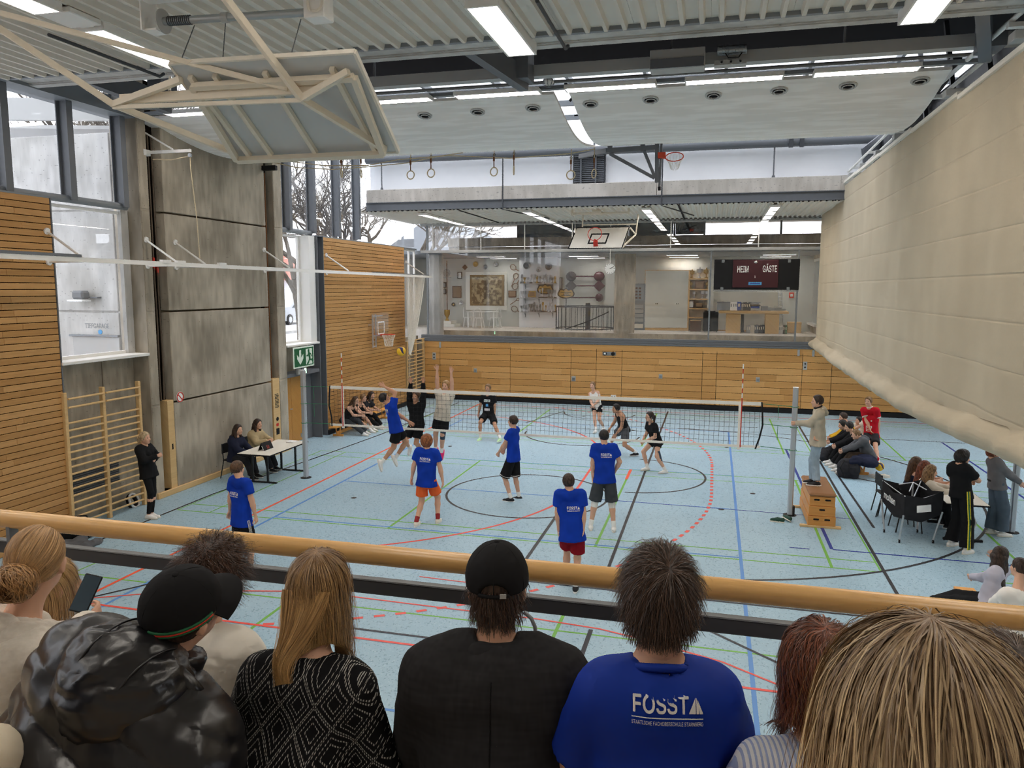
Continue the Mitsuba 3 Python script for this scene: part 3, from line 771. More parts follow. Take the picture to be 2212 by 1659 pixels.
def surface_net(f, lo, h):
    ins = f < 0
    c = np.zeros(np.array(f.shape) - 1, np.int8)
    for o in np.ndindex(2, 2, 2):
        c += ins[o[0]:o[0] + c.shape[0], o[1]:o[1] + c.shape[1], o[2]:o[2] + c.shape[2]]
    I = np.argwhere((c > 0) & (c < 8))
    if len(I) == 0:
        return np.zeros((0, 3)), np.zeros((0, 3), int)
    idx = np.full(c.shape, -1, np.int64)
    idx[tuple(I.T)] = np.arange(len(I))
    C = list(np.ndindex(2, 2, 2))
    val = np.stack([f[I[:, 0] + o[0], I[:, 1] + o[1], I[:, 2] + o[2]] for o in C], 1)
    acc, cnt = np.zeros((len(I), 3)), np.zeros(len(I))
    for a in range(8):
        for b in range(a + 1, 8):
            A, B = np.array(C[a]), np.array(C[b])
            if np.abs(A - B).sum() != 1:
                continue
            m = (val[:, a] < 0) != (val[:, b] < 0)
            t = np.where(m, val[:, a] / np.where(m, val[:, a] - val[:, b], 1), 0)
            acc += m[:, None] * (A + t[:, None] * (B - A)); cnt += m
    v = lo + (I + acc / cnt[:, None]) * h
    F = []
    for ax in range(3):
        sh = [slice(None)] * 3; sh2 = [slice(None)] * 3
        sh[ax] = slice(0, -1); sh2[ax] = slice(1, None)
        a, b = ins[tuple(sh)], ins[tuple(sh2)]
        E = np.argwhere(a != b)
        o1, o2 = (ax + 1) % 3, (ax + 2) % 3
        ok = (E[:, o1] > 0) & (E[:, o2] > 0) & (E[:, o1] < f.shape[o1] - 1) & (E[:, o2] < f.shape[o2] - 1)
        E = E[ok]
        flip = b[tuple(E.T)]
        def cell(d1, d2):
            q = E.copy(); q[:, o1] -= d1; q[:, o2] -= d2
            return idx[tuple(q.T)]
        q = np.stack([cell(0, 0), cell(1, 0), cell(1, 1), cell(0, 1)], 1)
        q[flip] = q[flip][:, ::-1]
        F.append(q)
    F = np.vstack(F)
    F = F[(F >= 0).all(1)]
    return v, np.vstack([F[:, [0, 1, 2]], F[:, [0, 2, 3]]])


def cone(a, b, ra, rb, k=0.03, flat=None, capa=None, capb=None):
    """rounded cone; flat = (axis, factor): thinner across axis; capa, capb: flat ends"""
    a, b = np.asarray(a, float), np.asarray(b, float)
    ab = b - a; L = max(np.linalg.norm(ab), 1e-6); u = ab / L
    R = max(ra, rb)

    def d(g):
        p = [g[i] - np.float32(a[i]) for i in range(3)]
        t0 = p[0] * np.float32(u[0]) + p[1] * np.float32(u[1]) + p[2] * np.float32(u[2])
        t = np.clip(t0 / L, 0, 1).astype(np.float32)
        q = [p[i] - t * np.float32(ab[i]) for i in range(3)]
        fac = 1.0
        r2 = q[0] ** 2 + q[1] ** 2 + q[2] ** 2
        if flat is not None:
            ax, fac = flat
            s = q[0] * np.float32(ax[0]) + q[1] * np.float32(ax[1]) + q[2] * np.float32(ax[2])
            r2 = r2 + s * s * np.float32(1 / fac ** 2 - 1)
        r = np.sqrt(np.maximum(r2, 0)) - np.float32(ra) - t * np.float32(rb - ra)
        if fac < 1:
            r = r * np.float32((1 + fac) / 2)
        if capa:
            r = np.maximum(r, -t0)
        if capb:
            r = np.maximum(r, t0 - np.float32(L))
        return r
    return {'box': (np.minimum(a, b) - R, np.maximum(a, b) + R), 'k': k, 'd': d}


def ellip(c, R, r, k=0.02):
    c, r, R = np.asarray(c, float), np.asarray(r, float), np.asarray(R, float)
    m = r.max()

    def d(g):
        p = [g[i] - np.float32(c[i]) for i in range(3)]
        k0, k1 = 0, 0
        for j in range(3):
            q = p[0] * np.float32(R[0, j]) + p[1] * np.float32(R[1, j]) + p[2] * np.float32(R[2, j])
            k0 = k0 + (q / np.float32(r[j])) ** 2; k1 = k1 + (q / np.float32(r[j] ** 2)) ** 2
        k0, k1 = np.sqrt(k0), np.sqrt(k1)
        return k0 * (k0 - 1) / np.maximum(k1, 1e-6)
    return {'box': (c - m, c + m), 'k': k, 'd': d}


def blob(prims, h, clips=(), cuts=()):
    lo = np.min([p['box'][0] for p in prims], 0); hi = np.max([p['box'][1] for p in prims], 0)
    F = Field(lo, hi, h)
    for p in prims:
        F.prim(p)
    for p in cuts:
        F.prim(p, True)
    for p, n in clips:
        F.clip(p, n)
    return F.mesh()


def ruffle(m, amp, freq, seed=0, stretch=(1, 1, 1)):
    """creases: moves the surface along its normals by smooth noise"""
    v, f = m
    if len(v) == 0:
        return m
    n = np.zeros_like(v); c = np.cross(v[f[:, 1]] - v[f[:, 0]], v[f[:, 2]] - v[f[:, 0]])
    for k in range(3):
        np.add.at(n, f[:, k], c)
    n /= np.linalg.norm(n, axis=1, keepdims=True) + 1e-12
    w = meshkit.fbm(v * np.asarray(stretch) * freq + seed * 7.3, 2, seed)
    r = 1 - np.abs(2 * w - 1) * 2
    return v + n * (amp * r)[:, None], f


def unit(x):
    return np.asarray(x, float) / (np.linalg.norm(x) + 1e-12)


def reach(a, t, l1, l2, pole):
    """two-bone chain from a towards t, bent towards pole: (middle joint, end)"""
    d = t - a; L = np.linalg.norm(d); u = d / L
    L = min(L, (l1 + l2) * 0.998)
    x = (l1 ** 2 - l2 ** 2 + L ** 2) / (2 * L)
    y = math.sqrt(max(l1 ** 2 - x ** 2, 0))
    p = unit(pole - u * (pole @ u))
    return a + u * x + p * y, a + u * L


SKIN = {}
for k_, c_ in {'light': (214, 168, 142), 'mid': (198, 148, 118), 'tan': (176, 124, 96)}.items():
    SKIN[k_] = mat('skin_' + k_, c_, 0.55, 0.35)
mat('eye', (38, 30, 26), 0.25, 0.5)
mat('lip', (168, 96, 86), 0.5, 0.4)
HAIR = {}


def hairmat(name, a, b):
    def f(p, n, uv):
        s = fbm(p.x * 90, p.y * 90, p.z * 22, 3)
        return mix(lin(a), lin(b), smoothstep(0.3, 0.7, s))
    HAIR[name] = pmat('hair_' + name, f, rough=0.5, spec=0.4)


for k_, a_, b_ in (('black', (22, 18, 17), (40, 33, 30)), ('dark', (38, 27, 21), (66, 48, 38)), ('brown', (62, 42, 28), (98, 70, 48)), ('auburn', (74, 34, 20), (128, 66, 40)), ('ginger', (102, 56, 30), (158, 96, 56)),
                   ('blond', (138, 104, 64), (196, 160, 112)), ('lightbrown', (96, 70, 46), (150, 116, 80)), ('fair', (150, 128, 96), (200, 178, 144))):
    hairmat(k_, a_, b_)


def cloth(name, rgb, rough=0.85, sheen=0.3, spec=0.2, var=0.16):
    a = [max(0, c * (1 - var)) for c in rgb]; b = [min(255, c * (1 + var * 0.6)) for c in rgb]
    return pmat('cloth_' + name, lambda p, n, uv: mix(lin(a), lin(b), fbm(p.x * 6, p.y * 6, p.z * 6, 2)), rough=rough, spec=spec)


CL = {n: cloth(n, c) for n, c in {'royal': (18, 58, 168), 'black': (24, 24, 26), 'white': (232, 228, 222), 'cream': (214, 204, 188), 'orange': (250, 106, 52), 'grey': (66, 70, 74), 'midgrey': (92, 94, 98), 'red': (196, 28, 44), 'crimson': (138, 16, 32),
                                  'navy': (34, 38, 58), 'sand': (190, 170, 132), 'hoodie': (190, 178, 158), 'denim': (158, 176, 190), 'jeans': (84, 98, 112), 'yellow': (208, 160, 40), 'lilac': (186, 184, 198), 'charcoal': (46, 46, 50), 'sleeve': (62, 76, 92), 'greysweat': (112, 112, 116), 'brownpants': (70, 58, 48)}.items()}
for k_, c_ in {'white': (240, 238, 234), 'black': (30, 30, 33), 'pink': (240, 50, 120), 'lime': (196, 236, 178), 'cream': (226, 220, 206), 'green': (34, 70, 58), 'orange': (238, 120, 84), 'redsock': (150, 40, 44)}.items():
    mat('shoe_' + k_, c_, 0.55, 0.35)


def hand_prims(w, d, nrm, side, curl, s=1.0):
    """w wrist, d along the hand, nrm out of the back of the hand, side towards the thumb"""
    d, nrm = unit(d), unit(nrm - d * (nrm @ d)); t = unit(side - d * (side @ d) - nrm * (side @ nrm))
    P = [cone(w - d * 0.03 * s, w + d * 0.02 * s, 0.026 * s, 0.027 * s, 0.012)]
    for i, o in enumerate((0.028, 0.010, -0.010, -0.027)):
        P.append(cone(w + d * 0.025 * s + t * o * 0.7 * s, w + d * 0.088 * s + t * o * s, 0.0135 * s, 0.0115 * s, 0.012))
    for i, (o, L) in enumerate(zip((0.030, 0.010, -0.011, -0.030), (0.074, 0.082, 0.076, 0.060))):
        p = w + d * 0.088 * s + t * o * s
        spread = (o * 3.0) * (1 - curl)
        a = 0.0
        for j, fr in enumerate((0.45, 0.31, 0.24)):
            a += curl * (0.9, 1.25, 0.9)[j] + 0.08
            dirn = unit(d * math.cos(a) - nrm * math.sin(a) + t * spread * 0.9)
            q = p + dirn * L * fr * s
            P.append(cone(p, q, (0.0096 - 0.0009 * j) * s, (0.0087 - 0.0009 * j) * s, 0.003))
            p = q
    p = w + d * 0.03 * s + t * 0.024 * s
    for j, (L, a) in enumerate(((0.042, 0.75 - 0.3 * curl), (0.034, 0.55 - 0.6 * curl), (0.027, 0.4 - 0.9 * curl))):
        q = p + unit(d * math.cos(a) + t * math.sin(a) - nrm * (0.25 + 0.5 * curl * j)) * L * s
        P.append(cone(p, q, (0.0135 - 0.0015 * j) * s, (0.012 - 0.0015 * j) * s, 0.006))
        p = q
    return P


def person(label, face, pel, neck, head, lh, rh, lf, rf, H=1.78, skin='mid', hair=('short', 'dark'), top=('tee', 'royal'), bottom=('shorts', 'black'), shoes='white', sock='white', group=None, look=(None, 0.0), build=1.0,
           elbow=(None, None), knee=None, h=0.021, curl=(0.35, 0.35), footdir=(None, None), palm=(None, None), female=False, parts=(), hairfn=None, untuck=0.0, cap=None, crotch=0.0, name='person', body_only_upper=False, sleeve=0.62, headframe=None):
    t = thing(name, label, 'person', group)
    sc = H / 1.78
    a = math.radians(face)
    F = np.array([math.cos(a), math.sin(a), 0.0]); Rt = np.array([math.sin(a), -math.cos(a), 0.0]); Z = np.array([0, 0, 1.0])
    loc = lambda v: Rt * v[0] + F * v[1] + Z * v[2]
    pel, neck, head = (np.asarray(x, float) for x in (pel, neck, head))
    up = unit(neck - pel)
    sp = 0.50 * sc
    neck = pel + up * sp if np.linalg.norm(neck - pel) > 0.75 * sc or np.linalg.norm(neck - pel) < 0.36 * sc else neck
    fw = unit(F - up * (F @ up)); rt = np.cross(fw, up)
    # pelvis axes stay nearer the legs' frame
    hw, sw = (0.088 if not female else 0.095) * sc, (0.172 if not female else 0.152) * sc * build
    hip = [pel + Rt * (s * hw) for s in (-1, 1)]
    sho = [neck - up * 0.064 * sc + rt * (s * sw) for s in (-1, 1)]
    UA, FA, TH, SH = 0.285 * sc, 0.255 * sc, 0.43 * sc, 0.42 * sc
    Kp = loc((0, 1, 0.15)) if knee is None else None
    leg = []
    for i, ft in enumerate((lf, rf)):
        q_ = np.linalg.norm(np.asarray(ft, float) - hip[i]) / ((TH + SH) * 0.996)
        if q_ > 1:
            TH, SH = TH * min(q_, 1.1), SH * min(q_, 1.1)
    for i, ft in enumerate((lf, rf)):
        pole = Kp if knee is None else loc(knee[i])
        leg.append(reach(hip[i], np.asarray(ft, float), TH, SH, pole))
    arm = []
    for i, hd in enumerate((lh, rh)):
        pole = loc(elbow[i]) if elbow[i] is not None else loc(((-1, 1)[i] * 0.6, -0.7, -0.3))
        arm.append(reach(sho[i], np.asarray(hd, float), UA, FA, pole))
    # head frame
    ld = unit(F if look[0] is None else np.array([math.cos(math.radians(look[0])), math.sin(math.radians(look[0])), 0.0]))
    hf = unit(ld + Z * look[1]); hr = unit(np.cross(hf, Z + up * 0.3)); hu = np.cross(hr, hf)
    if headframe is not None:
        hf = unit(headframe[0]); hr = unit(np.cross(hf, headframe[1])); hu = np.cross(hr, hf)
    RH = np.stack([hr, hf, hu], 1)
    C = head
    b = build
    fl = (fw, 0.76)
    waist = pel + up * 0.17 * sc; chest = pel + up * 0.36 * sc
    P = [cone(hip[0] + Rt * 0.015, hip[1] - Rt * 0.015, 0.108 * sc * b, 0.108 * sc * b, 0.05, (fw, 0.88)),
         cone(pel, waist, 0.118 * sc * b, 0.105 * sc * b * (0.93 if female else 1), 0.06, fl)]
    for s in (-1, 1):
        P.append(cone(waist + rt * s * 0.045 * sc, chest + rt * s * 0.075 * sc * b, 0.092 * sc * b, 0.10 * sc * b, 0.06, fl))
        if female:
            P.append(ellip(chest + rt * s * 0.068 * sc + fw * 0.075 * sc - up * 0.02, np.stack([rt, fw, up], 1), np.array([0.058, 0.05, 0.058]) * sc, 0.03))
    P.append(cone(chest + up * 0.05 * sc - rt * sw * 0.5, chest + up * 0.05 * sc + rt * sw * 0.5, 0.098 * sc, 0.098 * sc, 0.06, fl))
    P.append(cone(sho[0] + rt * 0.03, sho[1] - rt * 0.03, 0.056 * sc, 0.056 * sc, 0.05))
    P.append(cone(neck - up * 0.05 * sc, neck + (C - neck) * 0.35, 0.075 * sc, 0.055 * sc, 0.06))
    for i in (0, 1):
        k, an = leg[i]
        P.append(cone(hip[i], k, 0.088 * sc * b, 0.056 * sc, 0.04))
        mid = k + (an - k) * 0.32
        back = -unit(np.cross(np.cross(an - k, F), an - k)) if np.linalg.norm(np.cross(an - k, F)) > 0.05 else -F
        P.append(cone(k, mid + back * -0.0, 0.052 * sc, 0.054 * sc, 0.03))
        P.append(cone(mid, an, 0.054 * sc, 0.036 * sc, 0.03))
        e, w = arm[i]
        P.append(cone(sho[i], e, 0.052 * sc * b, 0.042 * sc, 0.04))
        P.append(cone(e, e + (w - e) * 0.35, 0.041 * sc, 0.042 * sc, 0.03))
        P.append(cone(e + (w - e) * 0.35, w, 0.042 * sc, 0.027 * sc, 0.03))
    body = blob(P, h)
    hd = 0.012 if h > 0.016 else 0.009
    HP = [ellip(C + hu * 0.022 - hf * 0.008, RH, [0.077, 0.097, 0.098], 0.02), ellip(C + hf * 0.022 - hu * 0.052, RH, [0.058, 0.072, 0.068], 0.03),
          ellip(C + hf * 0.062 - hu * 0.098, RH, [0.026, 0.026, 0.02], 0.03), cone(C + hf * 0.092 + hu * 0.005, C + hf * 0.112 - hu * 0.032, 0.009, 0.0135, 0.014),
          cone(neck - up * 0.03, C - hu * 0.05 - hf * 0.02, 0.058 * sc * (0.9 if female else 1), 0.054 * (0.9 if female else 1), 0.03)]
    for s in (-1, 1):
        HP.append(ellip(C + hr * s * 0.078 - hf * 0.008 - hu * 0.012, RH, [0.010, 0.02, 0.031], 0.008))
        HP.append(ellip(C + hr * s * 0.035 + hf * 0.068 - hu * 0.028, RH, [0.022, 0.02, 0.02], 0.03))
    cuts = [ellip(C + hr * s * 0.033 + hf * 0.098 + hu * 0.008, RH, [0.02, 0.014, 0.013]) for s in (-1, 1)]
    ms = [body, blob(HP, hd, cuts=cuts)]
    for i in (0, 1):
        e, w = arm[i]
        fd = unit(w - e)
        s = (-1, 1)[i]
        # the back of the hand: outwards by default
        n0 = loc(palm[i]) if palm[i] is not None else Rt * s * 0.8 + F * 0.2
        thumb = np.cross(n0, fd) * (-1 if i == 0 else 1) * -1
        ms.append(blob(hand_prims(w, fd, n0, thumb, curl[i], sc * 0.97), 0.0072 if h > 0.016 else 0.0058))
    put('body', cat(ms), SKIN[skin], t, smooth=True)
    for s in (-1, 1):
        put('eye', ell(C + hr * s * 0.033 + hf * 0.084 + hu * 0.008, (0.0095, 0.0085, 0.0095)), 'mat_eye', t, smooth=True)
    put('mouth', ell(C + hf * 0.092 - hu * 0.057, np.array([0.024, 0.006, 0.006]), R=RH), 'mat_lip', t, smooth=True)
    hc = 0.0165 if h > 0.016 else 0.0125
    # hair
    style, colr = hair
    if style and hairfn is None:
        big = {'short': 0.010, 'curly': 0.030, 'long': 0.012, 'pony': 0.007, 'bun': 0.008, 'crop': 0.004}[style]
        G = [ellip(C + hu * 0.026 - hf * 0.012, RH, [0.081 + big, 0.101 + big, 0.099 + big * 1.2], 0.02)]
        cut = [(C + hf * 0.052 + hu * 0.035, hf * 0.9 - hu * 0.42)]
        if style in ('short', 'crop', 'curly'):
            cut.append((C - hu * (0.052 if style != 'curly' else 0.085), -hu))
        m1 = blob(G, hc, cut)
        mm = [ruffle(m1, 0.012 if style == 'curly' else 0.005, 55 if style == 'curly' else 45, len(label))]
        if style == 'long':
            L = []
            for s in (-1, 1):
                L.append(cone(C + hr * s * 0.072 - hf * 0.02, C + hr * s * 0.085 - hf * 0.02 - Z * 0.17, 0.03, 0.034, 0.02))
            L.append(cone(C - hf * 0.085, neck - fw * 0.085 - up * 0.17 * sc, 0.06, 0.05, 0.03, (rt, 1.0)))
            L.append(cone(C - hf * 0.07 + hr * 0.045, neck - fw * 0.075 - up * 0.15 * sc + rt * 0.055, 0.05, 0.038, 0.03))
            L.append(cone(C - hf * 0.07 - hr * 0.045, neck - fw * 0.075 - up * 0.15 * sc - rt * 0.055, 0.05, 0.038, 0.03))
            mm.append(ruffle(blob(L, hc), 0.006, 30, 3, (1, 1, 0.25)))
        if style == 'pony':
            a0 = C - hf * 0.10 + hu * 0.02
            mm.append(ruffle(blob([cone(a0, a0 - hf * 0.04 - hu * 0.03, 0.025, 0.032, 0.02), cone(a0 - hf * 0.04 - hu * 0.03, a0 - hf * 0.035 - Z * 0.22, 0.034, 0.016, 0.02)], hc), 0.004, 40, 3))
        if style == 'bun':
            mm.append(ruffle(ell(C - hf * 0.11 - hu * 0.02, (0.05, 0.045, 0.05), 20), 0.006, 50, 3))
        put('hair', cat(mm), HAIR[colr], t, smooth=True)
    if hairfn is not None:
        hairfn(t, C, RH, neck, up, fw, rt, Z)
    # clothes
    J = dict(t=t, C=C, RH=RH, neck=neck, pel=pel, up=up, fw=fw, rt=rt, sho=sho, hip=hip, arm=arm, leg=leg, sc=sc, F=F, R=Rt, chest=chest, waist=waist, h=hc, b=b)
    kind, col = top[0], top[1]
    J['shirt'] = None
    if kind:
        puff = kind == 'puffer'
        kind = 'jacket' if puff else kind
        e = 0.075 if puff else {'tee': 0.022, 'tank': 0.012, 'crop': 0.012, 'long': 0.018, 'hoodie': 0.036, 'sweater': 0.028, 'jacket': 0.05}[kind]
        hem = pel - up * (0.10 * sc + untuck)
        if kind == 'crop':
            hem = pel + up * 0.10 * sc
        S = []
        lowr = 0.132 * sc * b + e
        wb_ = 0.075 * sc * b
        S.append(cone(hem - up * 0.12, waist, lowr + 0.018, 0.112 * sc * b + e, 0.05, (fw, 0.86)))
        for s in (-1, 1):
            S.append(cone(hem - up * 0.12 + Rt * s * wb_, waist + rt * s * 0.04, lowr + 0.008, 0.10 * sc * b + e, 0.05, (fw, 0.86)))
        for s in (-1, 1):
            S.append(cone(waist + rt * s * 0.045 * sc, chest + rt * s * 0.078 * sc * b, 0.092 * sc * b + e, 0.10 * sc * b + e, 0.06, fl))
            if female:
                S.append(ellip(chest + rt * s * 0.068 * sc + fw * 0.075 * sc - up * 0.02, np.stack([rt, fw, up], 1), np.array([0.058, 0.05, 0.058]) * sc + e * 0.8, 0.03))
        S.append(cone(chest + up * 0.05 * sc - rt * sw * 0.5, chest + up * 0.05 * sc + rt * sw * 0.5, 0.098 * sc + e * 0.9, 0.098 * sc + e * 0.9, 0.06, fl))
        Fd = None
        lo = np.min([p['box'][0] for p in S] + [x - 0.12 for x in sho] + [q - 0.1 for A in arm for q in A], 0)
        hi = np.max([p['box'][1] for p in S] + [x + 0.12 for x in sho] + [q + 0.1 for A in arm for q in A], 0)
        Fd = Field(lo, hi, hc)
        for p in S:
            Fd.prim(p)
        if kind == 'tank' or kind == 'crop' and len(top) > 2:
            S2 = [cone(neck - up * 0.055 * sc + rt * s_ * 0.085 * sc, chest + rt * s_ * 0.075 * sc, 0.055 * sc + e * 0.5, 0.08, 0.03) for s_ in (-1, 1)]
            for p in S2:
                Fd.prim(p)
            Fd.clip(neck - up * 0.025 * sc, up)
        else:
            Fd.prim(cone(sho[0] + rt * 0.03, sho[1] - rt * 0.03, 0.058 * sc + e, 0.058 * sc + e, 0.05))
            Fd.prim(cone(neck - up * 0.07 * sc, neck + up * 0.012 * sc, 0.10 * sc, 0.06 * sc, 0.04))
        Fd.clip(hem, -up)
        if kind not in ('tank',) and not (kind == 'crop' and len(top) > 2):
            for i in (0, 1):
                el, w = arm[i]
                if kind == 'tee':
                    Fd.prim(cone(sho[i], sho[i] + (el - sho[i]) * sleeve, 0.062 * sc * b + e * 0.7, 0.066 * sc + e * 0.7, 0.03, capb=True))
                else:
                    Fd.prim(cone(sho[i], el, 0.060 * sc * b + e * 0.8, 0.046 * sc + e * 0.7, 0.03))
                    Fd.prim(cone(el, w + (w - el) * 0.03, 0.046 * sc + e * 0.7, 0.033 * sc + e * 0.45, 0.025, capb=True))
        nf = neck + up * (0.02 if kind != 'tank' else -0.01) * sc + (up * 0.05 if kind in ('jacket', 'hoodie') else 0)
        Fd.prim(cone(nf + fw * 0.06 * sc, nf + up * 0.12 + fw * 0.02, 0.062 * sc, 0.085 * sc, 0.0), True)
        Fd.prim(cone(nf + up * 0.01, nf + up * 0.15, 0.066 * sc, 0.085 * sc, 0.0), True)
        m = ruffle(Fd.mesh(), 0.006 if kind in ('tee', 'tank', 'crop') else 0.009, 9, len(label), (1, 1, 0.6))
        if puff:
            v_, f_ = m
            q_ = (v_ - pel) @ up / 0.105
            r_ = v_ - pel - np.outer((v_ - pel) @ up, up)
            m = (v_ + r_ / (np.linalg.norm(r_, axis=1, keepdims=True) + 1e-6) * (0.016 * np.abs(np.sin(q_ * np.pi)) ** 0.6)[:, None], f_)
        J['shirt'] = m
        nm = {'tee': 't_shirt', 'tank': 'tank_top', 'crop': 'top', 'long': 'shirt', 'hoodie': 'hooded_sweatshirt', 'sweater': 'sweater', 'jacket': 'jacket'}[kind]
        J['shirt_key'] = put(nm, m, CL.get(col, col), t, smooth=True)
        if kind == 'hoodie':
            hm = blob([cone(neck - fw * 0.07 + rt * 0.085 + up * 0.01, neck - fw * 0.12 - up * 0.07, 0.045, 0.05, 0.05), cone(neck - fw * 0.07 - rt * 0.085 + up * 0.01, neck - fw * 0.12 - up * 0.07, 0.045, 0.05, 0.05), cone(neck - fw * 0.085 - rt * 0.05, neck - fw * 0.085 + rt * 0.05, 0.05, 0.05, 0.04)], hc)
            put('hood', ruffle(hm, 0.006, 14, 4), CL.get(col, col), t, smooth=True)
    kind, col = bottom[0], bottom[1]
    if kind:
        w0 = pel + up * 0.05 * sc
        S = [cone(hip[0] + Rt * 0.02, hip[1] - Rt * 0.02, 0.114 * sc * b, 0.114 * sc * b, 0.04, (fw, 0.9)), cone(pel, w0 + up * 0.04, 0.126 * sc * b, 0.118 * sc * b, 0.05, (fw, 0.8))]
        lo = np.min([p['box'][0] for p in S] + [q - 0.14 for A in leg for q in A], 0); hi = np.max([p['box'][1] for p in S] + [q + 0.14 for A in leg for q in A], 0)
        Fd = Field(lo, hi, hc)
        for p in S:
            Fd.prim(p)
        Fd.clip(w0 + up * 0.04, up)
        for i in (0, 1):
            k, an = leg[i]
            if kind in ('shorts', 'long_shorts', 'hot_shorts'):
                fr = {'shorts': 0.72, 'long_shorts': 0.98, 'hot_shorts': 0.42}[kind]
                wd = {'shorts': 0.112, 'long_shorts': 0.118, 'hot_shorts': 0.096}[kind]
                Fd.prim(cone(hip[i], hip[i] + (k - hip[i]) * fr, 0.098 * sc * b, wd * sc, 0.03, capb=True))
            else:
                wd = {'leggings': (0.094, 0.062, 0.042), 'trousers': (0.10, 0.078, 0.07), 'wide': (0.106, 0.098, 0.108)}[kind]
                Fd.prim(cone(hip[i], k, wd[0] * sc * b, wd[1] * sc, 0.03))
                Fd.prim(cone(k, an + (k - an) * 0.04, wd[1] * sc, wd[2] * sc, 0.03, capb=True))
        m = ruffle(Fd.mesh(), 0.002 if kind == 'leggings' else 0.006, 10, len(label) + 3)
        J['shorts'] = m
        J['shorts_key'] = put({'shorts': 'shorts', 'long_shorts': 'shorts', 'hot_shorts': 'shorts', 'leggings': 'leggings', 'trousers': 'trousers', 'wide': 'trousers'}[kind], m, CL.get(col, col), t, smooth=True)
    # shoes and socks
    if shoes:
        for i in (0, 1):
            k, an = leg[i]
            fd = footdir[i]
            d0 = F if fd is None else loc(fd)
            sh = unit(an - k)
            fdv = unit(d0)
            un = -sh if fd is not None and len(fd) > 3 else np.cross(np.cross(fdv, Z), fdv)
            un = unit(un - fdv * (un @ fdv)); sd = np.cross(fdv, un)
            A = an
            Q = [cone(A - fdv * 0.045 * sc - un * 0.045 * sc, A + fdv * 0.05 * sc - un * 0.048 * sc, 0.036 * sc, 0.04 * sc, 0.02), cone(A + fdv * 0.05 * sc - un * 0.048 * sc, A + fdv * 0.155 * sc - un * 0.06 * sc, 0.042 * sc, 0.034 * sc, 0.03, (un, 0.85)),
                 cone(A - un * 0.05 * sc, A + un * 0.005 * sc, 0.04 * sc, 0.04 * sc, 0.03, capb=True)]
            put('shoe', blob(Q, min(hc, 0.0125), [(A - un * 0.07 * sc, -un)]), 'mat_shoe_' + shoes, t, smooth=True)
            o = np.array([(x, 0.042 * math.sqrt(max(0, 1 - ((x - 0.055) / 0.145) ** 2)) * (1.0 if x > 0.05 else 0.9)) for x in np.linspace(-0.09, 0.2, 16)])
            poly = Polygon(list(map(tuple, o)) + [(x, -y) for x, y in o[::-1]]).buffer(0.003)
            v, f = ext(poly, 0.022)
            put('sole', (A + (v[:, :1] * fdv + v[:, 1:2] * sd) * sc - un * (0.086 * sc) + v[:, 2:] * un, f), 'mat_shoe_white' if shoes != 'white' else 'mat_shoe_cream', t)
            if sock:
                put('sock', blob([cone(an + (k - an) * 0.02, an + (k - an) * 0.24, 0.042 * sc, 0.047 * sc, 0.01, capb=True)], 0.008), 'mat_shoe_' + sock, t, smooth=True)
    return J


def on_back(J, v, f, origin_up, side=0.0, out=0.003, front=False):
    """lays flat (x, y) lettering on the back (or chest) of a shirt"""
    sgn = 1.0 if front else -1.0
    m = J['shirt'][0] - J['chest']
    dep = (m @ J['fw']) * sgn
    s = dep > 0.0
    from scipy.interpolate import LinearNDInterpolator
    I = LinearNDInterpolator(np.column_stack([m[s] @ J['rt'], m[s] @ J['up']]), dep[s])
    v = np.asarray(v, float)
    ax = v[:, 0] + side if not front else -(v[:, 0] + side)
    q = I(ax, v[:, 1] + origin_up)
    q = np.where(np.isnan(q), 0.1, q)
    return J['chest'] + ax[:, None] * J['rt'] + (v[:, 1:2] + origin_up) * J['up'] + sgn * (q + out + v[:, 2])[:, None] * J['fw'], f


def fine(m, L):
    a = trimesh.Trimesh(m[0], m[1], process=False)
    v, f = trimesh.remesh.subdivide_to_size(a.vertices, a.faces, L)
    return v, f


def logo(J, w, upo, side, small=False, mat_='mat_white'):
    """school lettering with a sail for its last letter, a rule and a line of small capitals under it"""
    v, f = tm(text_mesh('FOSST', 1.0, 0.004, True))
    sx = 0.80 * w / v[:, 0].max(); hgt = 0.215 * w
    v = v * [sx, hgt, 0.3]
    P1 = Polygon([(0.80 * w, 0), (0.895 * w, hgt * 0.98), (0.895 * w, 0)]); P2 = Polygon([(0.905 * w, 0), (0.905 * w, hgt * 0.98), (0.94 * w, hgt * 0.45), (0.94 * w, 0)])
    ms = [(v, f), ext(P1, 0.001), ext(P2, 0.001), ext(Polygon([(0.95 * w, 0), (0.925 * w, hgt * 0.85), (1.0 * w, 0)]), 0.001), bx(0, w, -0.075 * w, -0.062 * w, 0, 0.001)]
    if small:
        a, b = tm(text_mesh('STAATLICHE FACHOBERSCHULE STARNBERG', 1.0, 0.001))
        ms.append((a * [w / a[:, 0].max(), 0.055 * w, 0.5] + [0, -0.17 * w, 0], b))
    else:
        ms.append(bx(0.02 * w, 0.98 * w, -0.15 * w, -0.12 * w, 0, 0.0008))
    m = fine(cat(ms), w / 22)
    put('lettering', on_back(J, m[0] - [w / 2, 0, 0], m[1], upo, side, out=0.0065), mat_, J['shirt_key'])

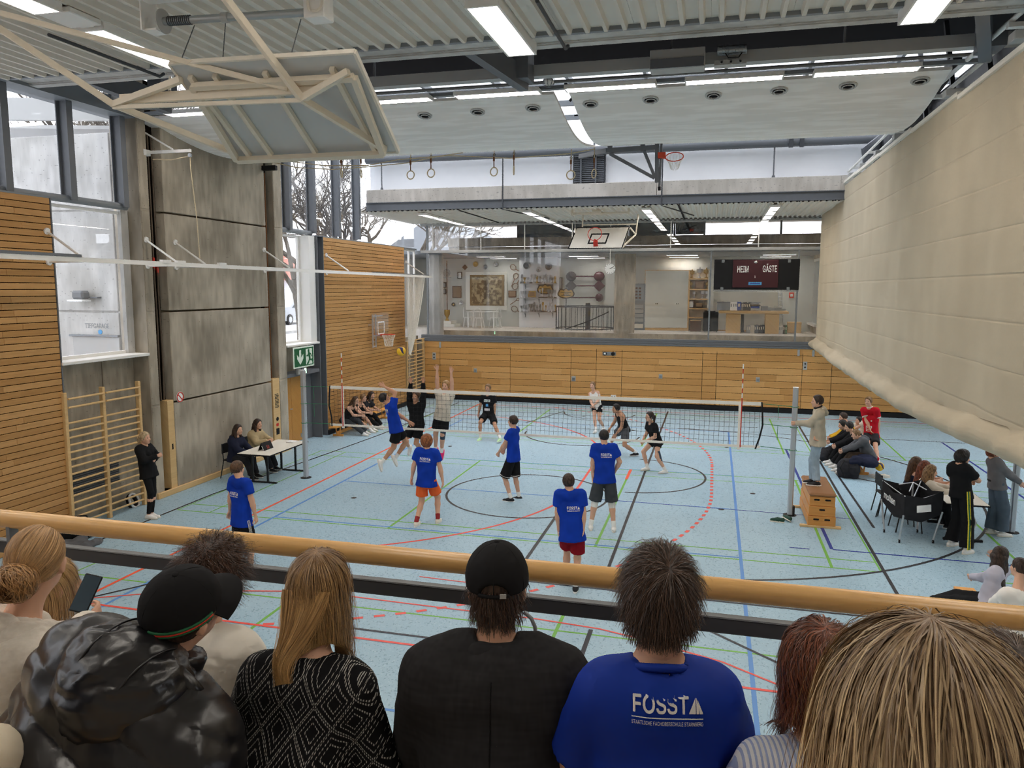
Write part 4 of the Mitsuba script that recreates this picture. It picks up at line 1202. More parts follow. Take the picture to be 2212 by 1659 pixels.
# ------------------------------------------------------------------ dividing curtain
def curtain_mesh():
    ys = np.concatenate([np.arange(-0.6, 6, 0.3), np.arange(6, 26.95, 0.07)])
    seams = [2.96 + 0.605 * i for i in range(8)]
    zs = sorted(set(np.round(np.concatenate([np.linspace(2.75, 7.6, 60), [s + d for s in seams for d in (-0.02, -0.006, 0.006, 0.02)]]), 4)))
    bot = np.interp(ys, [-1, 7.3, 9.35, 12.9, 17, 22, 26.9], [2.5, 2.5, 2.38, 2.24, 2.25, 2.3, 2.42])
    prof = []                                                          # (dx, z above the lowest edge) of the fold, from the back up to the front
    w = meshkit.fbm(np.column_stack([ys * 1.3, 0 * ys, 0 * ys]), 3, 4) - 0.5
    w2 = meshkit.fbm(np.column_stack([ys * 2.6, 0 * ys + 9, 0 * ys]), 2, 8) - 0.5
    rows = []
    for t, (dx, dz) in enumerate([(0.22, 0.40), (0.20, 0.22), (0.13, 0.06), (0.03, 0.0), (-0.08, 0.04), (-0.17, 0.13), (-0.19, 0.22), (-0.13, 0.31), (-0.04, 0.37), (0.0, 0.42)]):
        rows.append((15.0 + dx * (1 + 0.5 * w) + 0.05 * w2 * (dz > .02), bot + dz * (1 + 0.25 * w2)))
    for z in zs:
        g = 0.007 if min(abs(z - s) for s in seams) < 0.008 else 0.0
        top = np.interp(ys, [-1, 8.4, 13, 22.9, 26.9], [7.5, 7.51, 7.62, 7.68, 7.7])
        zz = bot + 0.42 + (z - 2.75) / (7.6 - 2.75) * (top - bot - 0.42) if False else np.maximum(bot + 0.43, np.minimum(z, top))
        amp = 0.025 * (1 - np.clip((z - 2.7) / 4.9, 0, 1)) + 0.004
        rows.append((15.0 + g + amp * (np.sin(ys * 2.1) * 0.5 + w * 2), zz))
    m, n = len(rows), len(ys)
    v = np.stack([np.stack([x + 0 * ys, ys, z + 0 * ys], 1) for x, z in rows]).reshape(-1, 3)
    i, j = np.meshgrid(np.arange(m - 1), np.arange(n - 1), indexing='ij')
    q = np.stack([i * n + j, i * n + j + 1, (i + 1) * n + j + 1, (i + 1) * n + j], -1).reshape(-1, 4)
    return v, np.vstack([q[:, [0, 1, 2]], q[:, [0, 2, 3]]])


pmat('curtain', lambda p, n, uv: mix(lin([174, 161, 139]), lin([187, 175, 153]), fbm(p.y * 2, p.z * 1.2, 0, 2) * 0.8 + 0.2 * noise(p.y * 90, p.z * 90)), rough=0.8, spec=0.2)
cu = one('dividing_curtain', curtain_mesh(), 'mat_curtain', 'huge beige dividing curtain with horizontal seams, partly raised above the floor', 'curtain', smooth=40)
put('top_batten', cat([bx(14.96, 15.02, y0, y0 + 2.98, z - 0.02, z + 0.05) for y0, z in [(-1, 7.5), (2, 7.5), (5, 7.52), (8, 7.54), (11, 7.6), (14, 7.64), (17, 7.66), (20, 7.68), (23, 7.7)]]), 'mat_offwhite', cu)
one('curtain_track', cat([cyl((15.06, -3, 8.0), (15.06, 13.2, 8.12), 0.035), cyl((15.32, -3, 8.0), (15.32, 13.4, 8.12), 0.035), bx(15.5, 15.7, -1, 13.5, 7.75, 7.95)] + [bx(15.0, 15.36, y, y + 0.12, 7.98, 8.04) for y in (3, 6, 9, 12.9)]), 'mat_white_paint', 'pair of white tubes running along above the top of the curtain near the gallery', 'rail', smooth=30)
one('curtain_track', cat([cyl((15.06, 15.2, 8.1), (15.06, 21.9, 7.98), 0.03), cyl((15.3, 15.2, 8.1), (15.3, 21.9, 7.98), 0.03)] + [bx(15.0, 15.32, y, y + 0.12, 7.95, 8.0) for y in (16, 18.5, 21)]), 'mat_white_paint', 'pair of white tubes above the curtain near the far white wall', 'rail', smooth=30)
for i, y in enumerate((8.7, 11.7, 15.5, 17.5, 19.5, 21.2)):
    one('curtain_hanger', rbox(14.98, 15.38, y, y + 0.24, 7.74, 7.86, 0.01), 'mat_steel_pale', 'pale sheet metal hanger box at the top edge of the curtain', 'bracket', 'hanger boxes along the curtain top')
one('roof_girder', cat([bar((15.9, 8.5, 8.3), (15.9, 22.4, 8.5), 0.2, 0.5), bar((15.6, 22.2, 7.8), (15.7, 14, 8.9), 0.16, 0.2)] + [bar((15.7, 10 + i * 2, 8.1), (15.7, 11 + i * 2, 9.9), 0.08) for i in range(6)]), 'mat_steel_dark', 'dark steel girder in the roof void behind the top of the curtain', 'beam', kind='structure')
one('acoustic_baffle', bar((15.2, 20.5, 8.15), (15.9, 21.6, 8.75), 0.04, 0.5), 'mat_steel', 'dark tilted panel behind the top of the curtain beside the white wall', 'panel')

# ------------------------------------------------------------------ volleyball net with posts
def post(x, y, label, h=2.62):
    t = thing('net_post', label, 'post')
    put('profile', rbox(x - 0.05, x + 0.05, y - 0.06, y + 0.06, 0, h, 0.02), 'mat_alu', t)
    put('cap', bx(x - 0.052, x + 0.052, y - 0.062, y + 0.062, h, h + 0.012), 'mat_white', t)
    put('floor_plate', cyl((x, y, 0.0), (x, y, 0.008), 0.13, n=20), 'mat_black_metal', t)
    return t


PL, PR = (1.97, 13.55), (13.05, 13.38)
t = post(*PL, 'silver net post standing before the exit door and the score table')
put('winch', rbox(PL[0] - 0.09, PL[0] - 0.05, 13.5, 13.6, 1.0, 1.1, 0.01), 'mat_chrome', t)
t = post(*PR, 'silver net post beside the vaulting box')
put('winch', rbox(PR[0] + 0.05, PR[0] + 0.09, PR[1] - 0.05, PR[1] + 0.05, 0.0, 0.2, 0.01), 'mat_black_metal', t)
t = post(17.03, 13.3, 'silver net post by the raised edge of the curtain held by the woman in grey')
put('wheel', cyl((16.86, 13.3, 0.12), (16.97, 13.3, 0.12), 0.1, n=20), 'mat_steel', t)
put('cord', tube([(17.0, 13.2, 1.0), (17.12, 13.1, 0.92), (17.2, 13.25, 1.02), (17.5, 13.4, 1.1)], 0.008), 'mat_red_paint', t)

net = thing('volleyball_net', 'volleyball net with white tapes stretched across the court between silver posts', 'net')
xa, xb, zt, zb, Y = 2.69, 12.42, 2.285, 1.33, 13.5
dip = lambda x: 0.018 * np.sin((x - xa) / (xb - xa) * np.pi)
def tape(z0, z1):
    xs = np.linspace(xa, xb, 30)
    return cat([cat([bx(a, b, Y - 0.006, Y + 0.006, z0 - dip((a + b) / 2) * 0.5, z1 - dip((a + b) / 2) * 0.5)]) for a, b in zip(xs[:-1], xs[1:])])
put('top_tape', tape(zt - 0.07, zt), 'mat_net_white', net)
put('bottom_tape', tape(zb, zb + 0.05), 'mat_net_white', net)
cords = []
for x in np.arange(xa + 0.1, xb, 0.1):
    cords.append(tube([(x, Y, zb + 0.05), (x + 0.008, Y + 0.012, (zb + zt) / 2), (x, Y, zt - 0.07)], 0.003, 4))
for z in np.arange(zb + 0.13, zt - 0.07, 0.098):
    cords.append(tube([(x, Y + 0.008 * math.sin(3 * x + z), z - 0.006 * math.sin(2.3 * x)) for x in np.linspace(xa + 0.05, xb - 0.05, 50)], 0.003, 4))
mat('cord_dark', (40, 40, 42), 0.8, 0.2)
put('mesh', cat(cords), 'mat_cord_dark', net, kind='stuff')
for x in (3.02, 12.0):
    put('side_band', cat([bx(x - 0.03, x + 0.03, Y - 0.009, Y + 0.009, zb - 0.05, zt)]), 'mat_net_white', net)
for x, s in ((2.7, -1), (12.42, 1)):
    put('end_rod', tube([(x - 0.0 * s, Y, zt), (x + s * 0.02, Y, zt - 0.2), (x + s * 0.035, Y, (zt + zb) / 2), (x - s * 0.02, Y, zb + 0.2), (x - s * 0.09 if s > 0 else x + .03, Y, zb - 0.02)], 0.017, 8), 'mat_black', net, smooth=True)
for (px, py), x, s in ((PL, 2.7, -1), (PR, 12.42, 1)):
    for z, zz in ((zt - 0.03, zt - 0.05), (1.84, 1.82), (zb + 0.04, zb + 0.02)):
        put('cord', cat([tube([(x, Y, z), (px, py, zz)], 0.006, 6), ring((px, py, zz), (0, 0, 1), 0.075, 0.006, 14, 5)]), 'mat_green_cord', net, smooth=True)
    put('cord_end', cat([tube([(px - s * 0.3, Y, zz), (px - s * 0.3, Y, zz - 0.3)], 0.005, 5) for zz in (zt - 0.05, 1.82)]), 'mat_green_cord', net)
for x, l in ((3.02, 'red and white striped antenna standing up from the net near the exit sign'), (12.03, 'red and white striped antenna standing up from the net near the vaulting box')):
    t = thing('net_antenna', l, 'antenna')
    put('rod', cyl((x, Y - 0.015, zb), (x, Y - 0.015, 3.06), 0.010, n=8), 'mat_red_paint', t, smooth=True)
    put('stripe', cat([cyl((x, Y - 0.015, z), (x, Y - 0.015, z + 0.1), 0.0125, n=8) for z in np.arange(2.36, 3.0, 0.2)]), 'mat_white', t, smooth=30)

def ball(c, label, R=0.105):
    c = np.asarray(c, float)
    m = trimesh.creation.icosphere(subdivisions=4); v = m.vertices
    a = np.arctan2(v[:, 0] * 0.6 + v[:, 2], v[:, 1] + 0.2); s = np.sin(3 * a + 2.5 * v[:, 2])
    dark = s[m.faces].mean(1) > 0.8
    t = thing('volleyball', label, 'ball')
    seam = 1 - 0.02 * (np.abs(np.abs(s) - 0.8) < 0.06)
    put('panel', (c + v * R * seam[:, None], m.faces[~dark]), 'mat_ball_yellow', t, smooth=True)
    put('dark_panel', (c + v * R * seam[:, None], m.faces[dark]), 'mat_ball_blue', t, smooth=True)


mat('ball_yellow', (238, 188, 40), 0.5, 0.4)
mat('ball_blue', (52, 44, 84), 0.5, 0.4)
ball(at(867, 759, y=13.4), 'yellow and dark blue volleyball flying above the net')
ball((15.47, 17.3, 0.27), 'yellow volleyball lying by the white shoes at the group bench')

# ------------------------------------------------------------------ signs on the left wall
def panel_on_left(y0, y1, z0, z1, x, d=0.02):
    return rbox(x, x + d, y0, y1, z0, z1, 0.004)


mat('sign_green', (22, 92, 56), 0.5, 0.4)
mat('sign_pale', (226, 236, 222), 0.5, 0.4)
X0 = 0.02
sg = thing('exit_sign', 'large green exit sign with down arrow and running figure above the door', 'sign')
put('board', panel_on_left(16.4, 17.55, 2.30, 2.90, X0), 'mat_sign_pale', sg)
put('green_field', panel_on_left(16.45, 17.08, 2.34, 2.86, X0 + 0.018, 0.006), 'mat_sign_green', sg)
put('green_field', cat([panel_on_left(17.44, 17.51, 2.34, 2.86, X0 + 0.018, 0.006), panel_on_left(17.0, 17.5, 2.82, 2.86, X0 + 0.018, 0.006), panel_on_left(17.0, 17.5, 2.34, 2.37, X0 + 0.018, 0.006)]), 'mat_sign_green', sg)
def on_sign(poly, y, z, x):
    v, f = ext(poly, 0.004)
    return np.column_stack([x + v[:, 2], y + v[:, 0], z + v[:, 1]]), f
arrow = Polygon([(0.05, 0.2), (0.05, 0.42), (-0.05, 0.42), (-0.05, 0.2), (-0.17, 0.3), (-0.17, 0.17), (0, 0), (0.17, 0.17), (0.17, 0.3)])
put('arrow', on_sign(arrow, 16.76, 2.39, X0 + 0.024), 'mat_sign_pale', sg)
man = shapely.union_all([Point(-0.02, 0.36).buffer(0.045), LineString([(-0.01, 0.3), (0.03, 0.16)]).buffer(0.045), LineString([(-0.01, 0.29), (0.1, 0.26), (0.13, 0.2)]).buffer(0.02), LineString([(-0.01, 0.29), (-0.08, 0.22), (-0.13, 0.22)]).buffer(0.02),
                         LineString([(0.03, 0.16), (0.06, 0.1), (0.17, 0.09), (0.18, 0.06)]).buffer(0.025), LineString([(0.03, 0.16), (0.0, 0.08), (-0.06, 0.0), (-0.1, 0.0)]).buffer(0.025)])
put('running_figure', on_sign(man, 17.26, 2.4, X0 + 0.022), 'mat_sign_green', sg)
put('bracket', bx(-0.2, X0, 16.9, 17.0, 2.2, 2.32), 'mat_steel', sg)
el = thing('emergency_light', 'small lit green exit lamp hanging under the big exit sign', 'lamp')
put('housing', rbox(-0.1, -0.02, 16.75, 17.2, 2.1, 2.27, 0.01), 'mat_steel_pale', el)
scene[el + '__lit_face'] = mikit.ply(bx(-0.02, -0.008, 17.0, 17.18, 2.11, 2.26), 'mat_sign_pale', emitter=emit([0.9, 2.6, 1.4]))
k = thing('prohibition_sign', 'small round red and white prohibition sign on the concrete wall', 'sign')
c = (XW + 0.012, 11.83, 2.13)
put('disc', cyl(c, (c[0] + 0.008, c[1], c[2]), 0.12, n=28), 'mat_white', k)
put('red_ring', cat([ring((c[0] + 0.01, c[1], c[2]), (1, 0, 0), 0.103, 0.012, 28, 6), bar((c[0] + 0.01, c[1] - 0.075, c[2] + 0.075), (c[0] + 0.01, c[1] + 0.075, c[2] - 0.075), 0.024, 0.008, up=(1, 0, 0))]), 'mat_red_paint', k)

# ------------------------------------------------------------------ wall bars
def wall_bars(label, ys, x0, axis='y', zt=2.64):
    t = thing('wall_bars', label, 'wall bars')
    for y in ys:
        put('upright', rbox(x0, x0 + 0.09, y - 0.035, y + 0.035, 0.0, zt, 0.008), 'mat_wood_pale', t)
    zs = [2.52, 2.36] + [2.06 - 0.138 * i for i in range(15)]
    for a, b in zip(ys[:-1], ys[1:]):
        for z in zs:
            if z > 0.05:
                put('rung', cyl((x0 + 0.06 + (0.05 if z > 2.3 else 0), a + 0.03, z), (x0 + 0.06 + (0.05 if z > 2.3 else 0), b - 0.03, z), 0.02, n=10), 'mat_wood_pale', t, smooth=30)
    return t


wall_bars('pale wooden wall bars in the recess behind the woman in black', (8.66, 9.58, 10.55), -0.18)
wall_bars('wall bars in the far corner below the gathered white net', (25.1, 26.0, 26.86), -0.2, zt=2.5)
k = one('heater_grille', rbox(XG + 0.02, XG + 0.06, 9.0, 10.3, 0.55, 1.0, 0.006), 'mat_steel_mid', 'grey ventilation grille on the wall behind the wall bars', 'grille')
for i in range(9):
    put('slat', bx(XG + 0.06, XG + 0.075, 9.03, 10.27, 0.58 + i * 0.045, 0.6 + i * 0.045), 'mat_steel_dark', k)

# ------------------------------------------------------------------ protective-net rail along the left wall, gathered net
ra = thing('net_rail', 'long thin white rail on brackets along the concrete and timber wall', 'rail')
put('bar', cat([bar((0.6, 5.0, 5.07), (0.6, 25.9, 5.02), 0.045, 0.07), bar((0.63, 5.0, 5.03), (0.63, 25.9, 4.98), 0.02, 0.02)]), 'mat_white_paint', ra)
put('dark_cover', cat([bar((0.6, 5.0, 5.13), (0.6, 8.5, 5.12), 0.06, 0.05), bar((0.6, 20.5, 5.08), (0.6, 25.6, 5.065), 0.05, 0.03)]), 'mat_steel', ra)
for y in (8.55, 11.03, 11.93, 15.4, 18.78, 25.1):
    put('strut', cat([cyl((XW, y, 5.57), (0.6, y, 5.09), 0.022, n=8), cyl((XW, y, 5.57), (XW + 0.03, y, 5.56), 0.06, n=14)]), 'mat_white_paint', ra, smooth=30)
    put('arm', cat([cyl((XW, y, 5.02), (0.6, y, 5.03), 0.02, n=8), cyl((XW, y, 5.02), (XW + 0.03, y, 5.02), 0.06, n=14)]), 'mat_white_paint', ra, smooth=30)
for y in (10.55, 11.0, 12.4):
    put('coupling', bx(0.56, 0.64, y, y + 0.25, 5.06, 5.13), 'mat_white_paint', ra)

gn = thing('gathered_net', 'white protective net gathered and hanging from the end of the long rail', 'net')
def netpt(u, v):
    w = (1 - v) ** 0.75
    y = 24.3 + (u * 1.9 - 0.75) * (0.06 + 0.94 * w) + 0.25 * (1 - v) * v * u
    x = 0.5 + 0.07 * np.sin(u * 44) * (0.25 + 0.75 * w) - 0.2 * v
    return np.stack([x + 0 * y, y, 5.02 - v * 2.95 + 0 * y], -1)
U, V = np.linspace(0, 1, 70), np.linspace(0, 1, 28)
cs = [tube(netpt(u, V), 0.0055, 4) for u in U] + [tube(netpt(U, v), 0.0045, 4) for v in np.linspace(0.01, 0.97, 44)]
put('mesh', cat(cs), 'mat_net_white', gn, kind='stuff')
put('edge_cord', tube(netpt(np.ones(28), V), 0.014, 6), 'mat_net_white', gn)
put('tie', cat([ring((0.3, 24.32, 2.06), (0.3, 0, 1), 0.05, 0.03, 16, 8), tube([(0.3, 24.32, 2.0), (0.25, 24.35, 1.0)], 0.014)]), 'mat_rope_pale', gn, smooth=True)

# ropes in the recess
rp = ['climbing rope hanging in the recess of the concrete wall']
for i in range(7):
    t = thing('climbing_rope', 'brown climbing rope hanging in the recess of the concrete wall', 'rope', 'climbing ropes bundled in the wall recess')
    x, y = -0.32 + 0.045 * (i % 2), 11.24 + i * 0.052
    zz = np.linspace(7.75, 2.1, 12)
    put('rope', tube([(x + 0.006 * math.sin(z * 3 + i), y + 0.006 * math.cos(z * 2.3 + i), z) for z in zz], 0.019, 7), 'mat_rope_dark', t, smooth=True)
    put('red_end', cyl((x, y, 5.36 - i * 0.05), (x, y, 5.14 - i * 0.05), 0.024, n=8), 'mat_red_paint', t)
for i in range(3):
    one('steel_pole', cyl((-0.3, 15.62 + i * 0.09, 2.1), (-0.3, 15.62 + i * 0.09, 7.6), 0.025, n=10), 'mat_brown', 'thin brown climbing pole in the second wall recess', 'pole', 'poles in the second wall recess', smooth=30)
k = thing('wall_bracket', 'white swing bracket with pulley high in the corner of the concrete wall', 'bracket')
put('arm', cat([bar((XW, 11.2, 7.36), (0.93, 11.2, 7.36), 0.04, 0.06), bar((XW, 11.2, 7.76), (0.5, 11.2, 7.4), 0.03), bx(XW - 0.2, XW + 0.02, 11.1, 11.3, 7.3, 7.42)]), 'mat_white_paint', k)
put('pulley', cyl((0.9, 11.18, 7.27), (0.9, 11.22, 7.27), 0.04, n=14), 'mat_chrome', k)
put('rope', tube([(0.0, 11.2, 7.22), (0.45, 11.2, 7.19), (0.9, 11.2, 7.25), (0.9, 11.2, 7.0), (0.88, 11.35, 6.0), (0.72, 11.6, 5.2)], 0.012), 'mat_rope_pale', k, smooth=True)

# ------------------------------------------------------------------ basket hoops
def hoop(t, c, ax, R=0.225, net_drop=0.42, col='mat_orange_red', flare=0.5, side=None):
    c = np.asarray(c, float); F, _ = frame_of([0, 0, 0], ax)
    put('rim', ring(c, ax, R, 0.011, 32, 8), col, t, smooth=True)
    cs = []
    for k in range(12):
        for s in (-1, 1):
            pts = []
            for q in np.linspace(0, 1, 7):
                a = (k + s * q * 1.5) * 2 * np.pi / 12
                rr = R * (1 - flare * q ** 0.8) * (1 + 0.06 * math.sin(q * 3 * np.pi))
                pts.append(c + F @ np.array([math.cos(a) * rr, math.sin(a) * rr, -net_drop * q if F[2, 2] > -2 else 0]))
            cs.append(tube(pts, 0.005, 4))
    put('net', cat(cs), 'mat_net_white', t, kind='stuff')


t = thing('basketball_hoop', 'small wall-mounted basketball hoop with clear board on the far timber slat wall', 'basketball hoop')
scene['mat_acrylic'] = {'type': 'thindielectric', 'int_ior': 1.49}
put('board', bx(0.06, 0.066, 21.62, 22.9, 2.83, 3.7), 'mat_acrylic', t)
put('white_square', cat([bx(0.066, 0.07, 21.98, 22.02, 2.95, 3.4), bx(0.066, 0.07, 22.5, 22.54, 2.95, 3.4), bx(0.066, 0.07, 22.0, 22.54, 3.36, 3.4), bx(0.066, 0.07, 22.0, 22.54, 2.95, 2.99)]), 'mat_white', t)
put('frame', cat([bar((0, 21.7, 2.5), (0, 21.7, 3.66), 0.04), bar((0, 21.95, 2.5), (0, 21.95, 3.66), 0.04), bar((0, 21.68, 3.6), (0, 22.5, 3.6), 0.04), bar((0, 21.68, 2.55), (0, 21.97, 2.55), 0.04), bar((0.03, 21.65, 2.92), (0.03, 22.4, 2.92), 0.04), bar((XW, 21.7, 3.3), (0.02, 21.7, 3.3), 0.04), bar((XW, 21.95, 2.7), (0.02, 21.95, 2.7), 0.04)]), 'mat_alu', t)
put('mount', cat([bar((0.06, 22.25, 2.93), (0.2, 22.22, 2.95), 0.12, 0.05)]), 'mat_orange_red', t)
hoop(t, (0.42, 22.1, 2.96), (0, 0, 1), flare=0.45)

# hanging backboard under the far soffit
t = thing('hanging_backboard', 'tilted white backboard with black borders and red ring hanging under the far soffit', 'basketball backboard')
A, B_, C_, D = np.array([6.66, 22.55, 5.87]), np.array([8.46, 22.55, 5.87]), np.array([8.62, 23.25, 6.62]), np.array([6.82, 23.25, 6.62])
ux, uy = B_ - A, D - A
nn = unit_n = np.cross(ux, uy); nn = nn / np.linalg.norm(nn)
def quad(a0, a1, b0, b1, o, d):
    pts = [A + ux * a + uy * b + nn * (o + e) for e in (0, d) for a, b in ((a0, b0), (a1, b0), (a1, b1), (a0, b1))]
    return np.array(pts), np.array([[0, 2, 1], [0, 3, 2], [4, 5, 6], [4, 6, 7]] + [x for k in range(4) for x in ([k, (k + 1) % 4, (k + 1) % 4 + 4], [k, (k + 1) % 4 + 4, k + 4])])
if nn[1] > 0:
    nn = -nn
put('board', quad(0, 1, 0, 1, -0.03, 0.03), 'mat_offwhite', t)
put('border', cat([quad(0, 1, 0, 0.035, 0.0, 0.004), quad(0, 1, 0.965, 1, 0, 0.004), quad(0, 0.02, 0, 1, 0, 0.004), quad(0.98, 1, 0, 1, 0, 0.004)]), 'mat_black', t)
put('target_square', cat([quad(0.33, 0.67, 0.22, 0.28, 0, 0.004), quad(0.33, 0.67, 0.64, 0.70, 0, 0.004), quad(0.33, 0.355, 0.22, 0.7, 0, 0.004), quad(0.645, 0.67, 0.22, 0.7, 0, 0.004)]), 'mat_black', t)
c0 = A + ux * 0.5 + uy * 0.12
put('ring_mount', bar(c0 + nn * 0.01, c0 + nn * 0.14 + [0, 0, 0.05], 0.14, 0.06), 'mat_red_paint', t)
put('ring', ring(c0 + nn * 0.2 + np.array([0, -0.1, 0.24]), unit_n := np.cross([1, 0, 0], [0, 0.35, 1.0]), 0.225, 0.012, 32, 8), 'mat_red_paint', t, smooth=True)
put('net', tube([c0 + nn * 0.1 + [0.06 * math.sin(i), 0, 0.02 + 0.03 * i] for i in range(5)], 0.03, 6), 'mat_red_paint', t)
put('frame', cat([bar(C_ + nn * -0.05, (8.75, 23.9, 6.4), 0.04), bar(B_ + [-.05, .05, 0], (8.75, 23.9, 6.4), 0.04), bar((8.75, 23.9, 6.4), (8.8, 24.1, 7.1), 0.04), bar((6.9, 23.9, 6.4), (6.9, 24.1, 7.1), 0.04), bar((6.9, 23.9, 6.75), (8.78, 23.9, 6.75), 0.04), bar(D + nn * -.05, (6.9, 23.9, 6.4), 0.04), bar((8.75, 23.9, 6.4), B_ + [0.02, .3, .12], 0.04)]), 'mat_cream_paint', t)
put('hoist', cat([cyl((6.7, 23.0, 7.05), (8.6, 23.0, 7.05), 0.04), bx(6.68, 6.74, 22.96, 23.04, 7.0, 7.2), bx(8.56, 8.62, 22.96, 23.04, 7.0, 7.2), cyl((7.4, 22.95, 7.1), (7.7, 22.95, 7.1), 0.07), cyl((6.85, 22.7, 7.15), (6.85, 22.9, 6.55), 0.006), cyl((6.88, 22.7, 6.55), (6.88, 22.7, 6.4), 0.03)]), 'mat_cream_paint', t)

# ceiling hoop on a steel frame, before the white upper wall
t = thing('ceiling_hoop', 'orange basketball ring with white net on dark steel frame before the white upper wall', 'basketball hoop')
yy = 15.5
put('frame', cat([bar((8.87, yy, 7.75), (10.05, yy, 7.78), 0.12, 0.1), bar((8.95, yy, 7.68), (9.98, yy, 7.1), 0.09, 0.07), bar((9.72, yy, 7.75), (10.0, yy, 7.1), 0.07), bar((10.02, yy, 8.2), (10.04, yy, 7.0), 0.09), bar((10.13, yy, 8.2), (10.1, yy, 6.87), 0.05), bx(8.9, 9.0, yy - .05, yy + .05, 7.7, 8.3), bx(9.65, 9.75, yy - .05, yy + .05, 7.7, 8.3), bar((8.9, yy, 7.76), (8.0, yy + 1.5, 7.9), 0.1)]), 'mat_steel', t)
put('foot', cyl((10.1, yy, 6.82), (10.1, yy, 6.9), 0.035), 'mat_black', t)
put('mount', bx(10.05, 10.22, yy - 0.07, yy + 0.07, 7.53, 7.66), 'mat_orange_red', t)
hoop(t, (10.42, yy + 0.02, 7.56), (0.0, -0.62, 0.8), R=0.2, net_drop=0.3, flare=0.6)

# folded backboard in the near corner, seen from behind
t = thing('folded_backboard', 'large white basketball backboard folded up under the ribbed ceiling, seen from behind', 'basketball backboard')
TL, TR, BR, BL = at(365, 140, y=3.3), at(765, 115, y=3.3), at(860, 330, y=4.48), at(515, 345, y=4.48)
n_ = np.cross(TR - TL, BL - TL); n_ /= np.linalg.norm(n_)
if n_[1] > 0:
    n_ = -n_
def bil(u, v, o=0.0):
    return (TL * (1 - u) + TR * u) * (1 - v) + (BL * (1 - u) + BR * u) * v + n_ * o
def slab(u0, u1, v0, v1, o, d):
    pts = [bil(u, v, o + e) for e in (0, d) for u, v in ((u0, v0), (u1, v0), (u1, v1), (u0, v1))]
    return np.array(pts), np.array([[0, 2, 1], [0, 3, 2], [4, 5, 6], [4, 6, 7]] + [x for k in range(4) for x in ([k, (k + 1) % 4, (k + 1) % 4 + 4], [k, (k + 1) % 4 + 4, k + 4])])
mat('board_back', (196, 198, 198), 0.6, 0.3)
put('board', slab(0, 1, 0, 1, -0.035, 0.03), 'mat_board_back', t)
put('edge', cat([slab(-0.006, 0.006, 0, 1, -0.04, 0.045), slab(0.994, 1.008, 0, 1, -0.04, 0.045), slab(0, 1, -0.008, 0.006, -0.04, 0.045), slab(0, 1, 0.992, 1.008, -0.04, 0.045)]), 'mat_offwhite', t)
for u in (0.10, 0.24, 0.52, 0.88):
    put('batten', bar(bil(u - 0.02, 0.10, 0.02), bil(u, 0.94, 0.02), 0.045, 0.045, up=n_), 'mat_cream_paint', t)
W = 0.055
fr = [bil(0.075, 0.16, 0.06), bil(0.965, 0.16, 0.06), bil(0.93, 0.95, 0.06), bil(0.02, 0.95, 0.06)]
put('frame', cat([bar(fr[i], fr[(i + 1) % 4], W, W, up=n_) for i in range(4)]), 'mat_cream_paint', t)
K, KL = at(652, 214, y=3.5), at(245, 226, y=3.5)
for a_, b_ in ((K, at(832, 323, y=4.4)), (K, at(753, 155, y=3.42)), (KL, at(510, 332, y=4.4)), (KL, at(391, 172, y=3.42))):
    put('arm', bar(a_, b_, W), 'mat_cream_paint', t)
k1, k0 = at(490, 0, y=2.95), at(0, 62, y=2.95)
put('hanging_arm', bar(K, K + (k1 - K) * 2.35, W), 'mat_cream_paint', t)
put('hanging_arm', bar(KL, KL + (k0 - KL) * 2.5, W), 'mat_cream_paint', t)
d0 = at(0, 28, y=2.95); d1 = at(622, 192, y=3.5)
put('diagonal', bar(d1 + (d0 - d1) * 1.6, d1, 0.045), 'mat_cream_paint', t)
put('cross_beam', cat([bar(at(245, 232, y=3.5), K + [0, 0, -0.01], 0.035), bar(at(262, 215, y=3.52), at(690, 190, y=3.52), 0.05, 0.085)]), 'mat_cream_paint', t)
put('ring_bolt', ring(at(530, 186, y=3.5), (0.3, 1, 0), 0.022, 0.006, 14, 6), 'mat_chrome', t)
w = thing('winch', 'galvanised winch shaft with wire drum bolted under the ribbed ceiling', 'winch')
a, b = at(345, 47, z=7.72), at(690, 25, z=7.72)
put('shaft', cyl(a, b, 0.045, n=16), 'mat_galvanised', w, smooth=30)
put('flange', cat([cyl(a + [0.05, 0, 0], a + [0.06, 0, 0], 0.14, n=24), cyl(a + (b - a) * 0.4, a + (b - a) * 0.44, 0.06, n=16)]), 'mat_steel_pale', w)
put('wire_coil', cat([ring(a + (b - a) * q, b - a, 0.05, 0.006, 18, 5) for q in np.linspace(0.06, 0.2, 12)]), 'mat_steel_dark', w)
put('bracket', cat([bx(a[0] - 0.16, a[0] - 0.14, a[1] - 0.14, a[1] + 0.14, 7.6, 7.99), bx(a[0] - 0.16, a[0] + 0.02, a[1] - 0.1, a[1] + 0.1, 7.6, 7.62), bx(a[0] - .16, a[0] + 0.9, a[1] - .15, a[1] + .02, 7.93, 7.99)]), 'mat_white_paint', w)
put('motor_case', rbox(b[0] - 0.14, b[0] + 0.12, b[1] - 0.12, b[1] + 0.12, 7.62, 7.98, 0.01), 'mat_white_paint', w)
put('cable_loop', cat([ring(b + [0.02, -0.14, 0.05], (0, 1, 0), 0.08 + 0.008 * i, 0.006, 20, 5) for i in range(4)]), 'mat_offwhite', w)
for (u0, v0, y0), (u1, v1, y1) in zip(((420, 55, 0), (487, 50, 0), (650, 42, 0)), ((366, 196, 3.5), (477, 188, 3.5), (618, 158, 3.45))):
    put('steel_cable', tube([at(u0, v0, z=7.7), at(u1, v1, y=y1)], 0.006, 6), 'mat_steel_dark', w)
    put('shackle', cyl(at(u1, v1, y=y1), at(u1, v1, y=y1) + [0, 0.02, 0.13], 0.014, n=8), 'mat_chrome', w)

